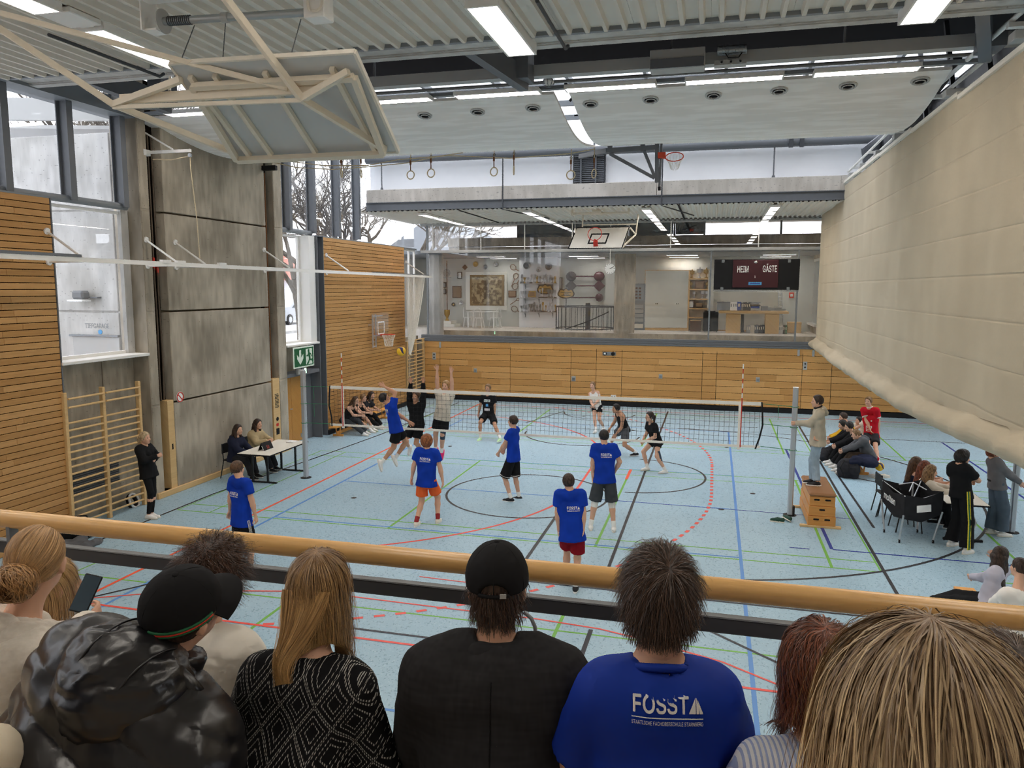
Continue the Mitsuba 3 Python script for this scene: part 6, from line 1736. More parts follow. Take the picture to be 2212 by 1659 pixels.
# seated at the score table
for lab, X, Yp, hcol, tcol, extra in (('woman in a navy top seated at the score table end next to the wall bars', 0.30, 13.15, 'dark', 'navy', 0), ('woman in a sand jacket seated at the score table next to the exit door', 0.32, 13.95, 'dark', 'sand', 1)):
    person(lab, -8, (X, Yp, 0.50), (X + 0.05, Yp, 0.98), (X + 0.13, Yp - 0.02, 1.18), (X + 0.42, Yp + 0.1, 0.66 if not extra else 0.78), (X + 0.42, Yp - 0.1, 0.66 if not extra else 0.78), (X + 0.52, Yp + 0.1, 0.09), (X + 0.55, Yp - 0.14, 0.09), H=1.68, skin='light', hair=('long', hcol), top=('jacket' if extra else 'hoodie', tcol), bottom=('trousers', 'charcoal'), shoes='black', sock=None, female=True, curl=(0.5, 0.5))
# three on the long bench by the far slat wall
for lab, u, v, Yp, hcol, st, tp, bt, sh in (('woman with long hair and grey trousers on the bench, first from the bench end', 430, 560, 18.95, 'brown', 'long', ('tank', 'black'), ('trousers', 'grey'), 'white'),
                                    ('player in a black vest on the bench between two women', 490, 505, 19.5, 'lightbrown', 'short', ('tank', 'black'), ('shorts', 'black'), 'white'),
                                    ('woman in dark clothes on the bench, third from the bench end', 562, 500, 20.1, 'dark', 'long', ('tee', 'charcoal'), ('trousers', 'black'), 'white')):
    X = 0.28
    person(lab, -12, (X, Yp, 0.46), (X + 0.28, Yp - 0.04, 0.90), (X + 0.42, Yp - 0.08, 1.09), (X + 0.62, Yp + 0.04, 0.62), (X + 0.62, Yp - 0.12, 0.62), (X + 0.66, Yp + 0.1, 0.09), (X + 0.72, Yp - 0.18, 0.09), H=1.72, skin='light', hair=(st, hcol), top=tp, bottom=bt, shoes=sh, female=st == 'long', curl=(0.6, 0.6))

q = P(zC, 13.3)
J = person('referee in a beige hooded sweatshirt and light jeans standing on the vaulting box', 180, q(602, 545), q(612, 305), q(598, 243), q(436, 412, -0.02), q(578, 590, -0.25), at(*zC(562, 858), y=13.38) * [1, 1, 0] + [0, 0, 0.775], at(*zC(592, 880), y=13.2) * [1, 1, 0] + [0.0, 0, 0.775], H=1.76, skin='light', hair=('short', 'dark'), top=('hoodie', 'hoodie'), bottom=('trousers', 'denim'), shoes='black', sock=None, elbow=((-0.2, -0.6, -0.8), (0.5, -0.6, -0.3)), untuck=0.0, curl=(0.8, 0.5))
put('headphones', ring(J['neck'] + J['up'] * 0.05 + J['fw'] * 0.02, J['up'] + J['fw'] * 0.4, 0.075, 0.014, 20, 6), 'mat_black', J['t'], smooth=True)
q, g = P(zC, 19.6), G(zC)
J = person('standing player in a red jersey with white cuffs beside the seated group', 235, q(1020, 500), q(1008, 292), q(997, 243, -0.05), q(1085, 560), q(1020, 490, -0.2), g(1075, 725), g(1005, 735), H=1.84, skin='light', hair=('short', 'lightbrown'), top=('tee', 'red'), bottom=('shorts', 'charcoal'), shoes='white', elbow=((-1, -0.4, 0), (1, -0.4, 0)))
for i in (0, 1):
    e_ = J['sho'][i] + (J['arm'][i][0] - J['sho'][i]) * 0.6
    put('white_cuff', blob([cone(e_, e_ + (J['arm'][i][0] - J['sho'][i]) * 0.09, 0.085, 0.086, 0.01, capa=True, capb=True)], 0.009), CL['white'], J['shirt_key'], smooth=True)
put('collar', ring(J['neck'] + J['up'] * 0.02, J['up'], 0.074, 0.013, 20, 6), CL['white'], J['shirt_key'], smooth=True)
v_, f_ = cat([bx(-0.1, 0.06, 0.13, 0.145, 0, .001), bx(-0.1, -0.085, 0.0, 0.145, 0, .001), bx(0.045, 0.06, 0.08, 0.145, 0, .001), bx(-0.1, 0.02, 0.0, 0.012, 0, .001), tuple(x if i else x * [0.9, 1, 1] + [-0.07, 0.085, 0] for i, x in enumerate(tm(text_mesh('THE', 0.03, 0.001, True)))), tuple(x if i else x + [-0.07, 0.035, 0] for i, x in enumerate(tm(text_mesh('WEST', 0.03, 0.001, True))))])
put('jersey_print', on_back(J, *fine((v_, f_), 0.03), -0.26, side=0.02, front=True), 'mat_white', J['shirt_key'])
put('jersey_print', on_back(J, *fine(bx(-0.12, -0.03, 0, 0.03, 0, .001), 0.03), 0.02, front=True), 'mat_white', J['shirt_key'])
put('jersey_crest', on_back(J, *fine(ext(Point(0.07, 0.02).buffer(0.022), 0.001), 0.03), 0.0, front=True), 'mat_white', J['shirt_key'])

# the group sitting along the bench by the curtain
for lab, hx, hy, Yp, hair_, tp, bt, sh in (('person in a yellow jacket sitting at the far end of the group', 800, 365, 19.3, ('short', 'dark'), ('jacket', 'yellow'), ('trousers', 'black'), 'white'),
                                           ('person in black bending forward between the yellow jacket and the black hood', 795, 425, 18.75, ('short', 'black'), ('hoodie', 'black'), ('trousers', 'black'), 'white'),
                                           ('person in a black hooded top holding a phone in the seated group', 845, 440, 18.2, ('short', 'black'), ('hoodie', 'black'), ('trousers', 'black'), 'white'),
                                           ('person in a grey hooded sweatshirt sitting closest to the backpack', 900, 500, 17.6, ('crop', 'lightbrown'), ('hoodie', 'midgrey'), ('trousers', 'brownpants'), 'white')):
    hp = at(*zC(hx, hy), y=Yp)
    X = hp[0] + 0.33
    person(lab, 188, (X, Yp, 0.46), (hp[0] + 0.12, Yp, 0.89), (hp[0], Yp, hp[2]), (X - 0.62, Yp - 0.1, 0.58), (X - 0.62, Yp + 0.06, 0.58), (X - 0.6, Yp - 0.12, 0.09), (X - 0.66, Yp + 0.12, 0.09), H=1.76, skin='light', hair=hair_, top=tp, bottom=bt, shoes=sh, curl=(0.6, 0.6), look=(190, -0.25))
hp = at(*zC(925, 395), y=20.3)
person('person with black hair and pale top half hidden behind the red jersey', 200, (hp[0] + 0.25, 20.3, 0.46), (hp[0] + 0.08, 20.3, 0.93), hp, (hp[0] - 0.3, 20.2, 0.6), (hp[0] - 0.3, 20.4, 0.6), (hp[0] - 0.3, 20.2, 0.09), (hp[0] - 0.35, 20.45, 0.09), H=1.76, skin='light', hair=('short', 'black'), top=('tee', 'cream'), bottom=('trousers', 'white'), shoes='white')
# the table by the curtain
for lab, hx, hy, Yp, hair_, tp in (('woman with very long brown hair seated at the far side of the desk group', 1372, 725, 13.9, ('long', 'brown'), ('tank', 'navy')),
                                   ('woman with auburn hair and bare shoulders seated between the two long-haired women', 1440, 757, 13.55, ('long', 'auburn'), ('tank', 'charcoal')),
                                   ('woman with light brown hair and cream cardigan seated behind the ball trolley', 1487, 790, 13.1, ('long', 'lightbrown'), ('sweater', 'cream'))):
    hp = at(*zC(hx, hy), y=Yp)
    X = hp[0] - 0.12
    person(lab, 15, (X, Yp, 0.5), (hp[0] - 0.04, Yp, hp[2] - 0.21), hp, (X + 0.55, Yp + 0.15, 0.79), (X + 0.55, Yp, 0.79), (X + 0.5, Yp + 0.12, 0.09), (X + 0.5, Yp - 0.1, 0.09), H=1.68, skin='light', hair=hair_, top=tp, bottom=('trousers', 'black'), shoes='black', sock=None, female=True, curl=(0.5, 0.5), look=(10, -0.1))
q, g = P(zC, 12.05), G(zC)
J = person('young man in black with yellow striped trousers standing hand to chin at the desk', 35, q(1720, 945), q(1712, 745), q(1735, 685, 0.03), q(1770, 860, 0.3), q(1775, 772, 0.12), g(1640, 1335), g(1760, 1395), H=1.8, skin='light', hair=('curly', 'black'), top=('tee', 'black'), bottom=('wide', 'black'), shoes='white', look=(10, -0.05), elbow=((-0.8, 0.2, -0.8), (0.7, 0.6, -1.0)), curl=(0.6, 0.8))
mat('stripe_yellow', (214, 196, 60), 0.6)
mat('stripe_green', (40, 110, 70), 0.6)
hp, (kn, an) = J['hip'][1], J['leg'][1]
for o, m_ in ((-0.03, 'mat_stripe_yellow'), (0.0, 'mat_stripe_green'), (0.03, 'mat_stripe_yellow')):
    s1, s2, s3 = (J['R'] * r_ - J['F'] * 0.06 + (J['F'] * 0.8 - J['R'] * -0.1) * o for r_ in (0.102, 0.088, 0.098))
    put('stripe', tube([hp + s1 + [0, 0, 0.05], hp + (kn - hp) * 0.5 + (s1 + s2) / 2, kn + s2, an + s3 + [0, 0, 0.02]], 0.010, 6), m_, J['shorts_key'])
q, g = P(zC, 13.15), G(zC)
J = person('woman in a grey sweater and wide jeans holding the second post by the curtain', 5, q(2000, 880), q(1985, 700), q(1968, 650), q(2185, 890, 0.15), q(2195, 885, -0.05), g(1950, 1240), g(2040, 1262), H=1.72, skin='light', hair=('short', 'auburn'), top=('sweater', 'greysweat'), bottom=('wide', 'jeans'), shoes='white', female=True, elbow=((-0.5, -0.5, -0.8), (0.5, -0.5, -0.8)))
put('belt', ring(J['pel'] + J['up'] * 0.07, J['up'], 0.135, 0.02, 20, 6), 'mat_black', J['t'], smooth=True)
# the two on the bench under the curtain, close to the gallery
def zE(x, y): return 1500 + x / 2.968, 1100 + y / 2.968
hp = at(*zE(1965, 300), y=8.48)
J = person('woman in a lilac shirt with dark hair on the bench below the handrail', 150, (hp[0] - 0.16, 8.3, 0.44), (hp[0] - 0.05, 8.41, hp[2] - 0.20), hp, (hp[0] - 0.25, 8.75, 0.62), (hp[0] + 0.1, 8.95, 0.85), at(*zE(1500, 600), z=0.1), at(*zE(1560, 595), z=0.1), H=1.7, skin='light', hair=('long', 'dark'), top=('long', 'lilac'), bottom=('wide', 'black'), shoes='black', sock=None, female=True, look=(40, 0.0))
hp = at(*zE(2085, 375), y=7.6)
person('man in a cream sweater seated on the bench beside the woman in lilac', 120, (hp[0] - 0.12, 7.3, 0.44), (hp[0] - 0.05, 7.45, 0.93), hp, (hp[0] - 0.2, 7.85, 0.6), (hp[0] + 0.25, 7.85, 0.6), (hp[0] - 0.35, 7.95, 0.09), (hp[0] + 0.1, 8.0, 0.09), H=1.78, skin='light', hair=('crop', 'dark'), top=('sweater', 'white'), bottom=('trousers', 'brownpants'), shoes='black')

# ------------------------------------------------------------------ soft things on the floor
def heap(c, r, seed, h=0.016, amp=0.03, f=7, n=5, flat=0.5):
    g = np.random.default_rng(seed); c = np.asarray(c, float); r = np.asarray(r, float)
    Q = []
    for i in range(n):
        o = g.uniform(-0.6, 0.6, 3) * r; o[2] = abs(o[2]) * 0.6
        Q.append(ellip(c + o + [0, 0, r[2] * 0.4], rotz(g.uniform(0, 3)), r * g.uniform(0.5, 0.8, 3), 0.05))
    m = blob(Q, h, [(c + [0, 0, 0.004], (0, 0, -1))])
    v, fa = ruffle(m, amp, f, seed)
    v[:, 2] = np.maximum(v[:, 2], c[2] + 0.002)
    return v, fa


k = one('sports_bag', heap((0.32, 8.45, 0), (0.34, 0.24, 0.22), 2, amp=0.015, n=6), CL['black'], 'black sports bag on the floor in the corner by the timber slats', 'bag', smooth=True)
put('handle', tube([(0.1, 8.35, 0.26), (0.2, 8.4, 0.4), (0.4, 8.45, 0.42), (0.5, 8.45, 0.27)], 0.014), 'mat_black', k)
one('grey_sweater', heap((0.62, 8.02, 0), (0.34, 0.2, 0.06), 5, amp=0.03, f=9), CL['midgrey'], 'crumpled grey garment on the floor beside the sports bag', 'garment', smooth=True)
one('sand_cloth', heap((0.9, 8.75, 0), (0.26, 0.14, 0.04), 6, amp=0.03, f=9), CL['sand'], 'sand coloured cloth on the floor by the grey garment', 'garment', smooth=True)
k = one('cable_reel', ring((-0.3, 10.4, 0.1), (1, 0.2, 0.4), 0.13, 0.05, 24, 8), 'mat_black', 'black and white coil on the floor behind the woman in black', 'coil', smooth=True)
put('white_rim', ring((-0.26, 10.4, 0.12), (1, 0.2, 0.4), 0.15, 0.025, 24, 8), 'mat_white', k, smooth=True)
k = one('backpack', heap((14.72, 17.15, 0), (0.24, 0.19, 0.36), 8, amp=0.02, n=7), CL['charcoal'], 'dark backpack leaning at the end of the group bench', 'backpack', smooth=True)
put('strap', tube([(14.6, 16.95, 0.45), (14.5, 16.85, 0.3), (14.6, 16.85, 0.1)], 0.02), 'mat_black', k)
one('navy_jacket', heap((15.05, 17.2, 0.3), (0.3, 0.22, 0.16), 9, amp=0.03, n=6), CL['navy'], 'navy padded jacket draped on the end of the group bench', 'jacket', smooth=True)
one('red_jacket', heap((15.2, 17.62, 0.32), (0.26, 0.16, 0.12), 10, amp=0.02, n=5), CL['red'], 'bright red garment lying on the group bench', 'garment', smooth=True)
one('dark_bag', heap((14.45, 18.9, 0), (0.2, 0.24, 0.26), 12, amp=0.02), CL['charcoal'], 'dark bag on the floor before the person in black', 'bag', smooth=True)
one('brown_jacket', heap((15.1, 6.75, 0.34), (0.2, 0.3, 0.1), 13, amp=0.03), CL['brownpants'], 'brown crumpled jacket on the near bench under the handrail', 'jacket', smooth=True)
for y, l in ((17.9, 'second pair of white shoes'),):
    pass

# ------------------------------------------------------------------ out of doors: ground, wing wall, trees, tiled house, cars
struct('ground', bx(-90, -0.85, -20, 110, 1.9, 2.3), 'mat_asphalt') if False else None
pmat('asphalt', lambda p, n, uv: mix(lin([176, 176, 180]), lin([206, 206, 208]), fbm(p.x * 0.6, p.y * 0.6, 0, 4)), rough=0.9, spec=0.2)
struct('road', bx(-90, -0.85, 11.3, 120, 2.0, 2.38), 'mat_asphalt')
struct('kerb', bx(-8.6, -8.3, 11.3, 120, 2.38, 2.5), 'mat_concrete_pale')
struct('ground', bx(-90, -0.85, -25, 11.2, 0.6, 1.0), 'mat_asphalt')
ww = struct('wall_wing', bx(-3.45, -0.82, 10.96, 11.25, 0.9, 7.75), 'mat_concrete_pale')
for z0, z1 in ((1.0, 4.03), (4.07, 6.16), (6.2, 7.75)):
    for a, b in ((-3.45, -0.84),):
        put('panel', rbox(a, b, 10.92, 10.965, z0, z1, 0.01), 'mat_concrete_pale', ww)
put('lettering', lettering('TIEFGARAGE', 0.10, (-1.72, 10.918, 3.7), (1, 0, 0), (0, 0, 1), 0.003, width=0.62), 'mat_steel_mid', ww)
put('blue_sticker', cyl((-1.33, 10.92, 3.62), (-1.33, 10.91, 3.62), 0.05, n=18), 'mat_print_blue', ww)
put('door', rbox(-2.05, -0.84, 10.9, 10.95, 1.0, 3.52, 0.01), 'mat_steel_pale', ww)
put('door_hood', bx(-2.1, -0.84, 10.86, 10.95, 3.52, 3.56), 'mat_steel_mid', ww)
k = one('flood_lamp', cat([rbox(-1.75, -1.45, 10.62, 10.85, 4.32, 4.5, 0.04), bx(-1.55, -1.25, 10.8, 10.92, 4.34, 4.37)]), 'mat_steel', 'grey flood lamp mounted on the pale concrete wall outside the window', 'lamp')
put('glass', rbox(-1.85, -1.45, 10.6, 10.86, 4.27, 4.31, 0.01), 'mat_white', k)
one('canopy_roof', cat([bar((-8, 13.5, 8.5), (-0.9, 13.5, 8.1), 2.5, 0.08), bar((-8, 12.3, 8.9), (-0.9, 12.3, 8.5), 0.1, 0.5)]), 'mat_steel_pale', 'pale metal roof edge outside behind the pale concrete wall', 'roof')


def tree(base, H, seed, label, lean=(0, 0), spread=1.0, levels=5, group='bare trees outside the windows'):
    g = np.random.default_rng(seed)
    segs = []
    def grow(p, d, L, r, lev):
        n = 4; pts = [p]
        for i in range(n):
            d = unit(d + g.normal(0, 0.13, 3) + [0, 0, 0.05])
            p = p + d * L / n; pts.append(p)
        segs.append((pts, np.linspace(r, r * 0.68, n + 1)))
        if lev == 0:
            return
        k = 3 if lev > 1 else 2
        for i in range(k):
            a = g.uniform(0, 2 * np.pi); s = g.uniform(0.45, 0.95) * spread
            F, _ = frame_of([0, 0, 0], d)
            nd = unit(d + F[:, 0] * math.cos(a) * s + F[:, 1] * math.sin(a) * s + [0, 0, 0.12])
            q = pts[-1] if i else pts[-2]
            grow(q, nd, L * g.uniform(0.62, 0.85), r * 0.6, lev - 1)
    grow(np.asarray(base, float), unit([lean[0], lean[1], 1.0]), H * 0.3, H * 0.021, levels)
    t = thing('bare_tree', label, 'tree', group)
    put('trunk', cat([tube(p, r, 7) for p, r in segs[:1]]), 'mat_bark', t, smooth=True)
    put('branches', cat([tube(p, r, 4 if r[0] < 0.05 else 6) for p, r in segs[1:]]), 'mat_bark', t, smooth=True, kind='stuff')
    return t


pmat('bark', lambda p, n, uv: mix(lin([66, 60, 54]), lin([112, 104, 94]), fbm(p.x * 9, p.y * 9, p.z * 3, 3)), rough=0.9, spec=0.1)
b_ = at(652, 738, z=2.38)
t = tree(b_, 8.5, 4, 'bare tree with a yellow-green tuft right outside the narrow window', lean=(0.02, 0.03), spread=0.9)
one('ivy_tuft', ruffle(ell(at(652, 652, x=b_[0] + 0.02), (0.22, 0.2, 0.28), 20), 0.12, 14, 3), mat('moss', (160, 160, 60), 0.9), 'yellow-green tuft of ivy on the trunk outside the narrow window', 'ivy', smooth=True, kind='stuff')
tree((-9, 33, 2.4), 11, 7, 'bare tree behind the steel posts, in front of the red roof', spread=1.0, levels=6)
tree((-12, 26, 2.4), 12, 9, 'tall bare tree across the road seen between the steel posts', spread=1.0, levels=6)
tree((-14, 47, 2.4), 12, 33, 'bare tree standing behind the silver parked car', spread=1.05, levels=6)
tree((-4.5, 31, 2.4), 10, 35, 'bare tree close outside the glass corner of the hall', spread=1.0, levels=6)
tree((-6, 40, 2.4), 11, 12, 'bare tree at the far corner of the hall, beyond the glass', spread=1.0, levels=6)
tree((-10, 17, 1.9), 12, 21, 'bare tree at the very edge beyond the pale concrete wall', spread=0.9)
tree((-8.5, 56, 2.4), 12, 15, 'bare tree beside the house with the red tiled roof', spread=1.0, levels=4)


def house(c, w, d, h, hr, label, wall='mat_white_wall', roofc='mat_rooftile', dirn='y'):
    t = thing('house', label, 'house')
    x, y = c
    put('walls', bx(x - w / 2, x + w / 2, y - d / 2, y + d / 2, 2.3, 2.3 + h), wall, t)
    z = 2.3 + h
    P_ = Polygon([(-w / 2 - 0.5, 0), (w / 2 + 0.5, 0), (0, hr)])
    v, f = ext(P_, d + 1)
    put('roof', (np.column_stack([x + v[:, 0], y - d / 2 - 0.5 + v[:, 2], z + v[:, 1]]), f), roofc, t)
    # courses of tiles on the slope facing the hall
    cs = []
    for i in range(22):
        a, b = i / 22, (i + 1) / 22
        x0, x1 = x + (w / 2 + 0.5) * (1 - a), x + (w / 2 + 0.5) * (1 - b)
        z0, z1 = z + hr * a, z + hr * b
        cs.append(bar(((x0 + x1) / 2, y - d / 2 - 0.5, (z0 + z1) / 2 + 0.05), ((x0 + x1) / 2, y + d / 2 + 0.5, (z0 + z1) / 2 + 0.05), math.hypot(x1 - x0, z1 - z0) * 1.05, 0.05, up=(hr, 0, w / 2 + 0.5 - hr * 0.25)))
    put('tile_course', cat(cs), roofc, t, kind='stuff')
    n = 0
    for yy in np.arange(y - d / 2 + 1.2, y + d / 2 - 1, 2.6):
        k = put('window', bx(x + w / 2, x + w / 2 + 0.06, yy, yy + 1.2, 3.2, 4.6), 'mat_tinted', t)
        put('frame', cat([bx(x + w / 2, x + w / 2 + 0.09, yy + o, yy + o + 0.08, 3.2, 4.6) for o in (0, 0.56, 1.12)]), 'mat_white_paint', k)
    return t


pmat('rooftile', lambda p, n, uv: mix(lin([168, 104, 92]), lin([204, 140, 126]), fbm(p.x * 2, p.y * 6, p.z * 6, 3)), rough=0.8)
mat('pink_wall', (216, 186, 176), 0.85)
house((-24, 45), 9, 14, 2.8, 3.8, 'house with a steep red tiled roof across the road')
house((-16, 78), 10, 16, 5.6, 3.6, 'pink rendered house far down the road', wall='mat_pink_wall', roofc='mat_steel_mid')
house((-30, 30), 10, 18, 5.0, 4.0, 'long pale house behind the trees', wall='mat_white_wall', roofc='mat_steel_mid')


def car(x, y, a, col, label):
    t = thing('car', label, 'car')
    z0 = 2.38
    R = rotz(a); o = np.array([x, y, z0]); mv = lambda m: moved(m, R, o)
    side = Polygon([(-2.1, 0.3), (-2.15, 0.65), (-1.95, 0.95), (-1.2, 1.02), (-0.55, 1.42), (0.9, 1.42), (1.6, 1.0), (2.1, 0.85), (2.2, 0.5), (2.1, 0.28)]).buffer(0.06)
    v, f = ext(side, 1.7)
    put('body', mv((np.column_stack([v[:, 0], v[:, 2] - 0.85, v[:, 1]]), f)), col, t, smooth=40)
    gl = Polygon([(-1.0, 1.0), (-0.5, 1.36), (0.82, 1.36), (1.35, 1.0)])
    v, f = ext(gl, 1.76)
    put('windows', mv((np.column_stack([v[:, 0], v[:, 2] - 0.88, v[:, 1]]), f)), 'mat_tinted', t)
    for wx in (-1.3, 1.35):
        for s in (-1, 1):
            k = put('wheel', mv(cyl((wx, s * 0.72, 0.32), (wx, s * 0.9, 0.32), 0.32, n=20)), 'mat_black', t)
            put('hubcap', mv(cyl((wx, s * 0.9, 0.32), (wx, s * 0.915, 0.32), 0.18, n=16)), 'mat_alu', k)
    return t


mat('car_grey', (96, 102, 110), 0.3, 0.6)
mat('car_silver', (190, 194, 198), 0.3, 0.6)
mat('car_red', (190, 36, 40), 0.3, 0.6)
car(-13.6, 39.0, math.pi / 2, 'mat_car_silver', 'silver parked car seen through the narrow window')
car(-12.0, 44.0, math.pi / 2 + 0.05, 'mat_car_red', 'red parked car half hidden by the window frame')
car(-10.5, 49.5, math.pi / 2, 'mat_car_grey', 'dark grey parked car behind the silver one')

# ------------------------------------------------------------------ the club foyer behind the glass
def z1(x, y): return 930 + x / 5.53, 540 + y / 5.53
def z2(x, y): return 1300 + x / 4.608, 540 + y / 4.608


def rect(z, x0, y0, x1, y1, Y, d=0.03, r=0.004, foot=None):
    a, b = at(*z(x0, y0), y=Y), at(*z(x1, y1), y=Y)
    zb = b[2] if foot is None else foot
    return rbox(a[0], b[0], Y, Y + d, zb, a[2], r)


mat('tapestry', (120, 102, 74), 0.9)
pmat('tapestry_cloth', lambda p, n, uv: mix(lin([158, 144, 116]), lin([98, 82, 62]), smoothstep(0.35, 0.68, fbm(p.x * 9, p.z * 9, 4, 4))), rough=0.95)
mat('frame_dark', (52, 42, 36), 0.5)
mat('frame_brown', (96, 66, 46), 0.5)
mat('picture_sepia', (136, 110, 86), 0.6)
mat('picture_grey', (140, 146, 150), 0.5)
mat('gold', (172, 140, 78), 0.4, 0.5, 0.5)
mat('silver', (200, 200, 204), 0.3, 0.5, 0.7)
mat('pewter', (128, 128, 128), 0.4, 0.5, 0.4)
mat('maroon', (62, 16, 26), 0.35, 0.5)
mat('white_lacquer', (222, 221, 212), 0.3, 0.5)
YW = 31.97
t = thing('tapestry', 'large figured tapestry on a white board on the foyer wall', 'tapestry')
put('board', rect(z1, 418, 262, 912, 722, YW - 0.04, 0.04), 'mat_white_lacquer', t)
put('cloth', rect(z1, 470, 298, 880, 668, YW - 0.06, 0.02), 'mat_tapestry', t)
put('picture', rect(z1, 492, 318, 850, 650, YW - 0.068, 0.01), 'mat_tapestry_cloth', t)


def framed(z, x0, y0, x1, y1, label, fm, pm, Y=YW, inset=10):
    t = thing('framed_picture', label, 'picture')
    put('frame', rect(z, x0, y0, x1, y1, Y - 0.04, 0.04), 'mat_' + fm, t)
    put('picture', rect(z, x0 + inset, y0 + inset, x1 - inset, y1 - inset, Y - 0.046, 0.01), 'mat_' + pm, t)


framed(z1, 260, 430, 368, 572, 'brown framed sepia picture beside the tapestry, near the pole', 'frame_brown', 'picture_sepia')
framed(z1, 930, 485, 1023, 567, 'small brown framed picture between the tapestry and the trophy wall', 'frame_brown', 'picture_sepia')
framed(z1, 322, 262, 375, 345, 'small dark red and white poster above the sepia picture', 'frame_dark', 'white', inset=9)
framed(z1, 130, 385, 187, 455, 'upper of two small dark frames at the glass corner of the foyer', 'frame_dark', 'picture_grey')
framed(z1, 130, 462, 187, 530, 'lower of two small dark frames at the glass corner of the foyer', 'frame_dark', 'picture_grey')
framed(z2, 168, 130, 248, 200, 'dark landscape picture high beside the foyer column', 'frame_dark', 'picture_sepia', 31.6)
framed(z2, 190, 262, 230, 308, 'tiny framed picture beside the column, middle of three', 'frame_brown', 'picture_grey', 31.6)
framed(z2, 165, 460, 250, 570, 'brown framed group photograph low beside the foyer column', 'frame_brown', 'picture_sepia', 31.6, 14)
struct('wall_foyer_inner', cat([bx(*at(*z1(1060, 500), y=31.3)[[0]], at(*z1(1505, 500), y=31.3)[0], 31.3, 32.0, ZF, 5.95)]), 'mat_white_wall')
struct('wall_foyer_inner', bx(at(*z1(2090, 500), y=31.62)[0], 15.4, 31.62, 32.0, ZF, 5.95), 'mat_foyer_wall')


def plate(z, x, y, r, label, m, Y=YW, square=False):
    c = at(*z(x, y), y=Y); R = r / 5.53 / 1656 * (Y + 2.78) * 1.0
    if square:
        k = one('wall_plaque', ext(Polygon([(0, R), (R, 0), (0, -R), (-R, 0)]), 0.03, mat4(rotx(math.pi / 2), c)), 'mat_frame_brown', label, 'plaque')
        return
    k = one('wall_plate', lathe([(0.0, 0.02), (R * 0.6, 0.022), (R * 0.75, 0.03), (R, 0.045), (R, 0.03), (R * .7, 0), (0, 0)], n=28), 'mat_' + m, label, 'plate', smooth=30)
    v = meshkit.WRITTEN
    m_ = lathe([(0.0, 0.02), (R * 0.6, 0.022), (R * 0.75, 0.03), (R, 0.045), (R, 0.03), (R * .7, 0), (0, 0)], n=28)
    scene[k] = mikit.ply(moved(m_, rotx(math.pi / 2), c), 'mat_' + m, smooth=30)
    put('medallion', moved(cyl((0, 0, 0.015), (0, 0, 0.032), R * 0.4, n=18), rotx(math.pi / 2), c), 'mat_gold' if m == 'frame_dark' or m == 'gold' else 'mat_steel_mid', k)


plate(z1, 412, 206, 35, 'brown diamond plaque above the poster on the foyer wall', '', square=True)
for (x, y, r, l, m, Y) in ((540, 170, 32, 'golden brown plate above the tapestry', 'gold', YW), (655, 205, 28, 'grey plate just above the middle of the tapestry', 'pewter', YW), (788, 172, 30, 'pewter plate above the tapestry, nearer the rackets', 'pewter', YW), (277, 652, 25, 'dark round plate low beside the pole', 'frame_dark', YW), (370, 630, 27, 'pale pewter plate low beside the tapestry', 'silver', YW),
                     (1150, 187, 42, 'large pewter plate on the trophy wall, nearer the rackets', 'pewter', 31.28), (1292, 237, 29, 'small pewter plate between the two large ones', 'silver', 31.28), (1413, 197, 42, 'large dark pewter plate on the trophy wall, nearer the barbells', 'pewter', 31.28)):
    plate(z1, x, y, r, l, m, Y)


def racket(z, hx, hy, gx, gy, r, label, Y=YW - 0.03):
    a, b = at(*z(hx, hy), y=Y), at(*z(gx, gy), y=Y)
    d = unit(a - b); n = np.cross(d, [0, 1, 0]); R = r / 5.53 / 1656 * (Y + 2.78)
    t = thing('tennis_racket', label, 'racket')
    tt = np.linspace(0, 2 * np.pi, 25)[:-1]
    loop = a + np.outer(np.cos(tt), d) * R * 1.2 + np.outer(np.sin(tt), n) * R
    put('head', tube(loop, 0.014, 6, True), 'mat_frame_brown', t, smooth=True)
    put('strings', cat([cyl(a + n * R * o - d * R * 1.1 * math.sqrt(1 - o * o), a + n * R * o + d * R * 1.1 * math.sqrt(1 - o * o), 0.003, n=4) for o in np.linspace(-0.85, 0.85, 9)] + [cyl(a + d * R * 1.2 * o - n * R * math.sqrt(1 - o * o), a + d * R * 1.2 * o + n * R * math.sqrt(1 - o * o), 0.003, n=4) for o in np.linspace(-0.85, 0.85, 10)]), 'mat_offwhite', t, kind='stuff')
    put('handle', cyl(a - d * R * 1.2, b, 0.016, n=8), 'mat_brown', t)


racket(z1, 987, 207, 1050, 250, 31, 'old tennis racket at the top of the racket column')
racket(z1, 1018, 312, 965, 445, 30, 'old tennis racket hanging head up, second in the racket column')
racket(z1, 1013, 435, 1055, 360, 33, 'old tennis racket hanging head down above the small brown picture')
racket(z1, 1045, 590, 952, 652, 14, 'narrow wooden racket seen aslant below the small brown picture')
racket(z1, 1003, 705, 1060, 740, 34, 'old tennis racket lowest on the wall beside the chairs')
